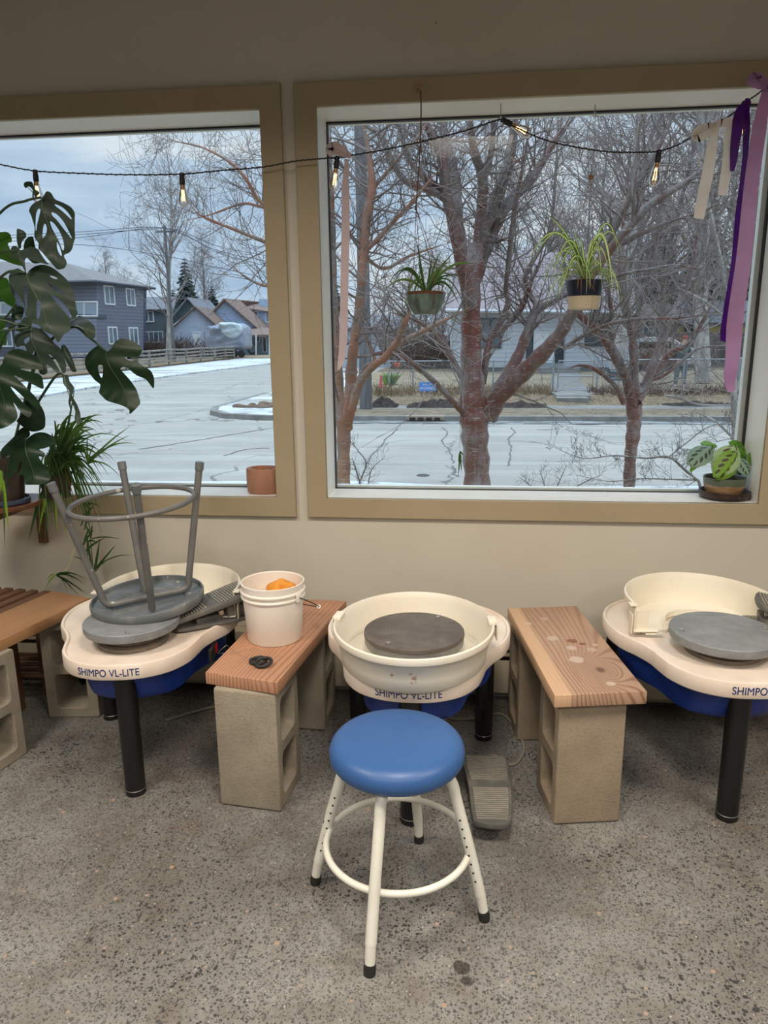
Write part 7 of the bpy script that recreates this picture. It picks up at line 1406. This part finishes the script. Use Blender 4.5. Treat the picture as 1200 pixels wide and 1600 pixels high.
traced('bare shrub reaching leftward over the verge in front of the right tree', 1095, 6.2, [(T, [(1110, 860, 3, 0), (1100, 790, 2.6, 0), (1092, 752, 2.2, 0)]), (L_, [(1092, 752, 2.2, 0), (1070, 734, 2, 0), (1045, 714, 1.8, 0), (1010, 716, 1.4, 0), (960, 712, 1.1, 0), (910, 716, .9, 0), (865, 698, .8, 0)]), (L_, [(1088, 750, 1.4, .1), (1050, 749, 1.2, .1), (1000, 748, 1, .1), (950, 752, .8, .1), (900, 742, .6, .1)]), (L_, [(1045, 714, 1, 0), (1075, 690, .9, 0), (1105, 668, .8, 0), (1140, 660, .6, 0)])], (B_GREY, B_GREY), 41, (6, 0.16, 2), TWG_D, 0.0011, name='bare_shrub', cat='shrub')
for (lb_, bx, Y, seed, limbs) in (
 ('small leafless shrub at the foot of the left cherry tree', 575, 6.4, 51, [(T, [(560, 840, 2, 0), (570, 790, 1.8, 0), (574, 762, 1.6, 0)]), (L_, [(566, 800, 1.4, 0), (560, 762, 1.3, 0), (572, 725, 1.1, 0), (560, 705, .9, 0), (548, 690, .7, 0)]), (L_, [(570, 780, 1.4, 0), (558, 740, 1.3, 0), (550, 715, 1.0, 0)]), (L_, [(575, 765, 1, 0), (580, 735, .8, 0), (600, 715, .6, 0)])]),
 ('wispy bare bush low in the window between the main and right trees', 860, 6.4, 61, [(T, [(856, 850, 1.6, 0), (858, 800, 1.4, 0), (860, 772, 1.2, 0)]), (L_, [(858, 790, 1, 0), (850, 755, .9, 0), (843, 735, .6, 0)]), (L_, [(860, 785, 1, 0), (875, 750, .8, 0), (885, 728, .6, 0)]), (L_, [(856, 790, 1, 0), (830, 760, .8, 0), (810, 745, .6, 0)]), (L_, [(862, 785, 1, 0), (910, 755, .8, 0), (940, 742, .6, 0)])])):
    traced(lb_, bx, Y, limbs, (B_GREY, B_GREY), seed, (6, 0.13, 1), TWG_D, 0.0009, name='bare_shrub', cat='shrub')

# far bare trees: four grown forms, copied
def far_tree(seed, H, r0, up, spread, levels=4, kids=(2, 4), rmin=0.007, mats=(B_DULL, TWG), forks=5, name='bare_tree'):
    r_ = random.Random(seed); t = bpy.data.objects.new(name, None); COL.objects.link(t); tk = MB(); tg = MB(); P = [Vector((0, 0, 0))]; d = Vector((0, 0, 1)); n = 12
    for i in range(n): d = (d+Vector((r_.gauss(0, .06), r_.gauss(0, .06), 0.1))).normalized(); P.append(P[-1]+d*H/n)
    tk.tube(P, [r0*(1-0.9*i/n) for i in range(n+1)], 8)
    for i in range(3, n+1):
        for k in range(forks):
            a = r_.random()*2*PI; dd = Vector((math.cos(a)*spread, math.sin(a)*spread, 1)).normalized(); L = H*0.30*(1-0.55*i/n)*r_.uniform(0.7, 1.2)
            grow(tg, r_, P[i].lerp(P[i-1], r_.random()), dd, L, r0*0.34*(1-0.75*i/n), levels, up, 0.24, kids, rmin, 4, 0, 0.5)
    tk.build('trunk', mats[0], t, ang=70); tg.build('branches', mats[1], t, smooth=False); return t
def copy_tree(o):
    c = o.copy(); COL.objects.link(c)
    for ch in o.children:
        k = ch.copy(); COL.objects.link(k); k.parent = c
    return c
protos = [far_tree(101, 13, 0.16, .10, 0.9, 3), far_tree(102, 14, 0.20, .14, 0.6, 3, mats=(B_DULL, TWG_L)), far_tree(103, 12, 0.13, .05, 1.3, 3), far_tree(104, 15, 0.24, .12, 0.8, 3, mats=(B_BIRCH, TWG_L))]
used = set()
def put(k, px, Y, label, s=1.0, rz=0.0, z=-0.3, sx=1.0, group='bare trees behind the far yards'):
    o = protos[k] if k not in used else copy_tree(protos[k]); used.add(k); q = W(px, 540, Y); o.location = (q.x, q.y, z); o.scale = (s*sx, s*sx, s); o.rotation_euler = (0, 0, rz); return tag(o, label, 'tree', group)
put(0, 800, 52, 'bare tree rising behind the white bungalow roof, above its left window', 0.95, .3)
put(1, 860, 46, 'tall pale bare tree standing beyond the white bungalow door', 1.05, 1.0); put(2, 905, 49, 'wide bare tree rising behind the right end of the white bungalow', 1.1, 2.0); put(3, 962, 27.5, 'thick pale birch trunk left of the right cherry tree by the dark sign', 0.95, .5)
put(1, 1000, 38, 'bare tree behind the right cherry tree, in line with its trunk', 1.05, 2.6); put(0, 1035, 31, 'bare tree just left of the person in the yard', 0.95, 4.0); put(3, 1104, 28.5, 'stout bare tree just right of the person in the yard', 1.1, 3.1, sx=1.15)
put(2, 1150, 33, 'bare tree behind the ribbons at the right edge of the window', 1.1, 5.0); put(1, 1190, 42, 'farthest right bare tree, mostly behind the window jamb', 1.1, .2); put(0, 930, 52, 'distant bare tree showing over the roof of the white bungalow', 1.15, 3.3); put(2, 1075, 48, 'distant bare tree over the yellow house', 1.3, 1.4); put(3, 1130, 50, 'distant pale tree over the yellow house, behind the ribbons', 1.15, .9)
put(1, 765, 50, 'distant bare tree just right of the main trunk above the roof', 1.0, 4.4); put(0, 690, 55, 'distant bare tree left of the main trunk above the red shed', 0.62, .9); put(2, 635, 50, 'low rounded bare tree over the brown brush', 0.42, 1.9); put(0, 655, 44, 'bushy bare tree growing out of the brown brush, right side', 0.42, 3.9, sx=1.5); put(2, 600, 48, 'bushy bare tree at the left end of the brown brush', 0.36, .4, sx=1.5)
put(3, 262, 64, 'tall white barked birch rising before the green house, left window', 1.20, .4, group='bare trees beyond the side street'); put(1, 172, 105, 'small distant bare tree just right of the slate house roof', 1.0, .8, group='bare trees beyond the side street'); put(1, 330, 104, 'distant bare tree beyond the garage roof', 1.15, 2.2, group='bare trees beyond the side street'); put(0, 215, 108, 'distant bare tree between slate house and white birch', 0.95, 2.2, group='bare trees beyond the side street'); put(0, 300, 100, 'distant bare tree behind the dark spruce, right of the birch', 1.0, 5.2, group='bare trees beyond the side street')
# evergreens
def spruce(label, px, Y, H, Rw, seed, m):
    r_ = random.Random(seed); q = W(px, 540, Y); t = thing('spruce_tree', label, 'tree', (q.x, q.y, -0.3), group='dark evergreens beyond the houses'); b = MB(); b.tube([(0, 0, 0), (0, 0, H*.96)], [0.22, 0.03], 7); b.build('trunk', B_DULL, t); f = MB(); n = 26
    for i in range(n):
        z = H*(0.12+0.86*i/n); R_ = Rw*(1-i/n)**0.85+0.15; k = 9
        for j in range(k):
            a = 2*PI*j/k+i*0.7+r_.uniform(-.2, .2); L = R_*r_.uniform(0.7, 1.15); dx, dy = math.cos(a), math.sin(a); nx, ny = -dy, dx
            P = [Vector((0, 0, z)), Vector((dx*L*.5, dy*L*.5, z-L*.12)), Vector((dx*L, dy*L, z-L*.42))]
            w1 = L*0.30; V = [P[0], P[1]+Vector((nx*w1, ny*w1, -L*.16)), P[1]+Vector((0, 0, L*.04)), P[1]-Vector((nx*w1, ny*w1, L*.16)), P[2], P[2]+Vector((nx*w1*.5-dx*L*.2, ny*w1*.5-dy*L*.2, -.1*L)), P[2]-Vector((nx*w1*.5+dx*L*.2, ny*w1*.5+dy*L*.2, .1*L)), P[1]+Vector((0, 0, -L*.30))]
            f.add(V, [(0, 1, 2), (0, 2, 3), (2, 1, 5, 4), (3, 2, 4, 6), (0, 7, 1), (0, 3, 7), (1, 7, 4, 5), (3, 6, 4, 7)])
    f.build('foliage', m, t, smooth=False)
SPM = plain('spruce_needles', srgb(62, 70, 66), 0.9, c2=srgb(44, 52, 50), nsc=2)
spruce('broad dark spruce right of the white birch, left window', 297, 96, 12.5, 3.0, 1, SPM); spruce('slim dark spruce between the garage roof and the light blue house', 336, 98, 9.0, 2.4, 2, SPM); spruce('dark spruce just behind the white birch trunk', 276, 99, 8.6, 2.4, 3, SPM); spruce('tiny distant evergreen above the light blue house roof', 391, 150, 8.6, 1.8, 4, SPM)
spruce('dark evergreen deep behind the yellow house, right', 1165, 60, 13, 3.2, 6, SPM); spruce('dark evergreen behind the white bungalow roof, right of main tree', 1020, 62, 12, 3.0, 7, SPM); spruce('dark evergreen rising beyond the grey house', 1090, 66, 14, 3.4, 8, SPM); spruce('small dark evergreen at the left edge of the large window', 526, 60, 6.0, 1.8, 9, SPM)
# brown brush
def brush(label, px0, px1, Y, H, n, seed, m, z0=-0.35, name='brush', rad=0.012):
    r_ = random.Random(seed); a, c = W(px0, 560, Y), W(px1, 560, Y); t = MB()
    for i in range(n):
        x = a.x+(c.x-a.x)*r_.random(); y = Y+r_.uniform(-1, 1); grow(t, r_, Vector((x, y, z0)), Vector((r_.gauss(0, .22), r_.gauss(0, .22), 1)).normalized(), H*r_.uniform(.6, 1.1), rad*1.6, 1, .1, .2, (3, 5), rad*0.7, 3)
    o = t.build(name, m, None, smooth=False); return tag(o, label, 'brush', None, 'stuff')
BR = plain('brown_brush', srgb(118, 98, 86), 0.9, c2=srgb(84, 70, 62), nsc=2); brush('dense brown leafless brush in front of the red shed, left of the main tree', 610, 704, 41, 2.0, 260, 5, BR); brush('brown hedge of bare stems before the grey house, right of the right tree', 1000, 1060, 37, 1.3, 160, 6, plain('rusty_hedge', srgb(140, 106, 84), 0.9))
brush('low brown hedge behind the wooden rail fence', 200, 365, 79, 1.6, 260, 7, BR, -0.45, rad=0.03); brush('dry stalks along the foot of the chain link fence left of the steps', 575, 862, 23.6, 0.30, 620, 8, plain('dry_stalks', srgb(150, 126, 96), 0.9, c2=srgb(108, 90, 70), nsc=2), -0.42, rad=0.006); brush('brown twiggy growth along the bank right of the steps', 926, 1165, 23.4, 0.26, 460, 9, BR, -0.42, rad=0.007)
# utility poles and wires
MT['polew'] = plain('weathered_pole', srgb(116, 116, 118), 0.9, c2=srgb(92, 90, 90), nsc=3, stretch=(4, 4, 0.4))
q = W(572, 640, 19.8); up_ = thing('utility_pole', 'grey wooden utility pole behind the left cherry tree', 'utility pole', (q.x, 19.8, ZS+0.1)); b = MB(); b.tube([(0, 0, 0), (-0.02, 0, 5), (-0.1, 0, 11)], [0.17, 0.155, 0.13], 14); b.build('pole', MT['polew'], up_)
q = W(257, 354, 62); up2 = thing('utility_pole', 'distant utility pole with crossarm beside the white birch', 'utility pole', (q.x, 62, ZS+0.1)); zt_ = W(257, 352, 62).z-up2.location.z; b = MB(); b.tube([(0, 0, 0), (0, 0, zt_)], [0.15, 0.11], 10); b.build('pole', MT['polew'], up2); b = MB(); b.box((0, 0, zt_-0.5), (1.7, 0.10, 0.12)); b.build('crossarm', MT['polew'], up2)
for i, (ya, yb, yc) in enumerate(((356, 363, 408), (360, 367, 418), (357, 372, 428), (384, 382, 446))):
    b = MB(); b.tube(spline([W(-60, yb+8, 66), W(115, yb, 64), W(257, ya+ (0 if i < 3 else 16), 62), W(345, (ya+yc)/2+4, 62), W(470, yc, 62)], 8), 0.022, 4); tag(b.build('power_line', plain('wire_dark', srgb(74, 80, 92), 0.7) if i == 0 else bpy.data.materials['wire_dark']), ['topmost', 'second highest', 'third highest', 'lowest, widely spaced'][i]+' overhead power line strung from the distant pole beside the birch', 'power line', 'power lines at the distant pole')
b = MB(); q = G(404, 633, ZS+0.15)
for i in range(16): p = q+Vector((rd.uniform(-.55, .55), rd.uniform(-.5, .5), 0)); b.ball(p, (rd.uniform(.08, .2), rd.uniform(.06, .14), rd.uniform(.04, .08)), n=6)
tag(b.build('leaf_litter', plain('brown_litter', srgb(122, 100, 84), 0.95)), 'small heap of brown litter on the snowy corner', 'litter', None, 'stuff')
bpy.context.view_layer.update()
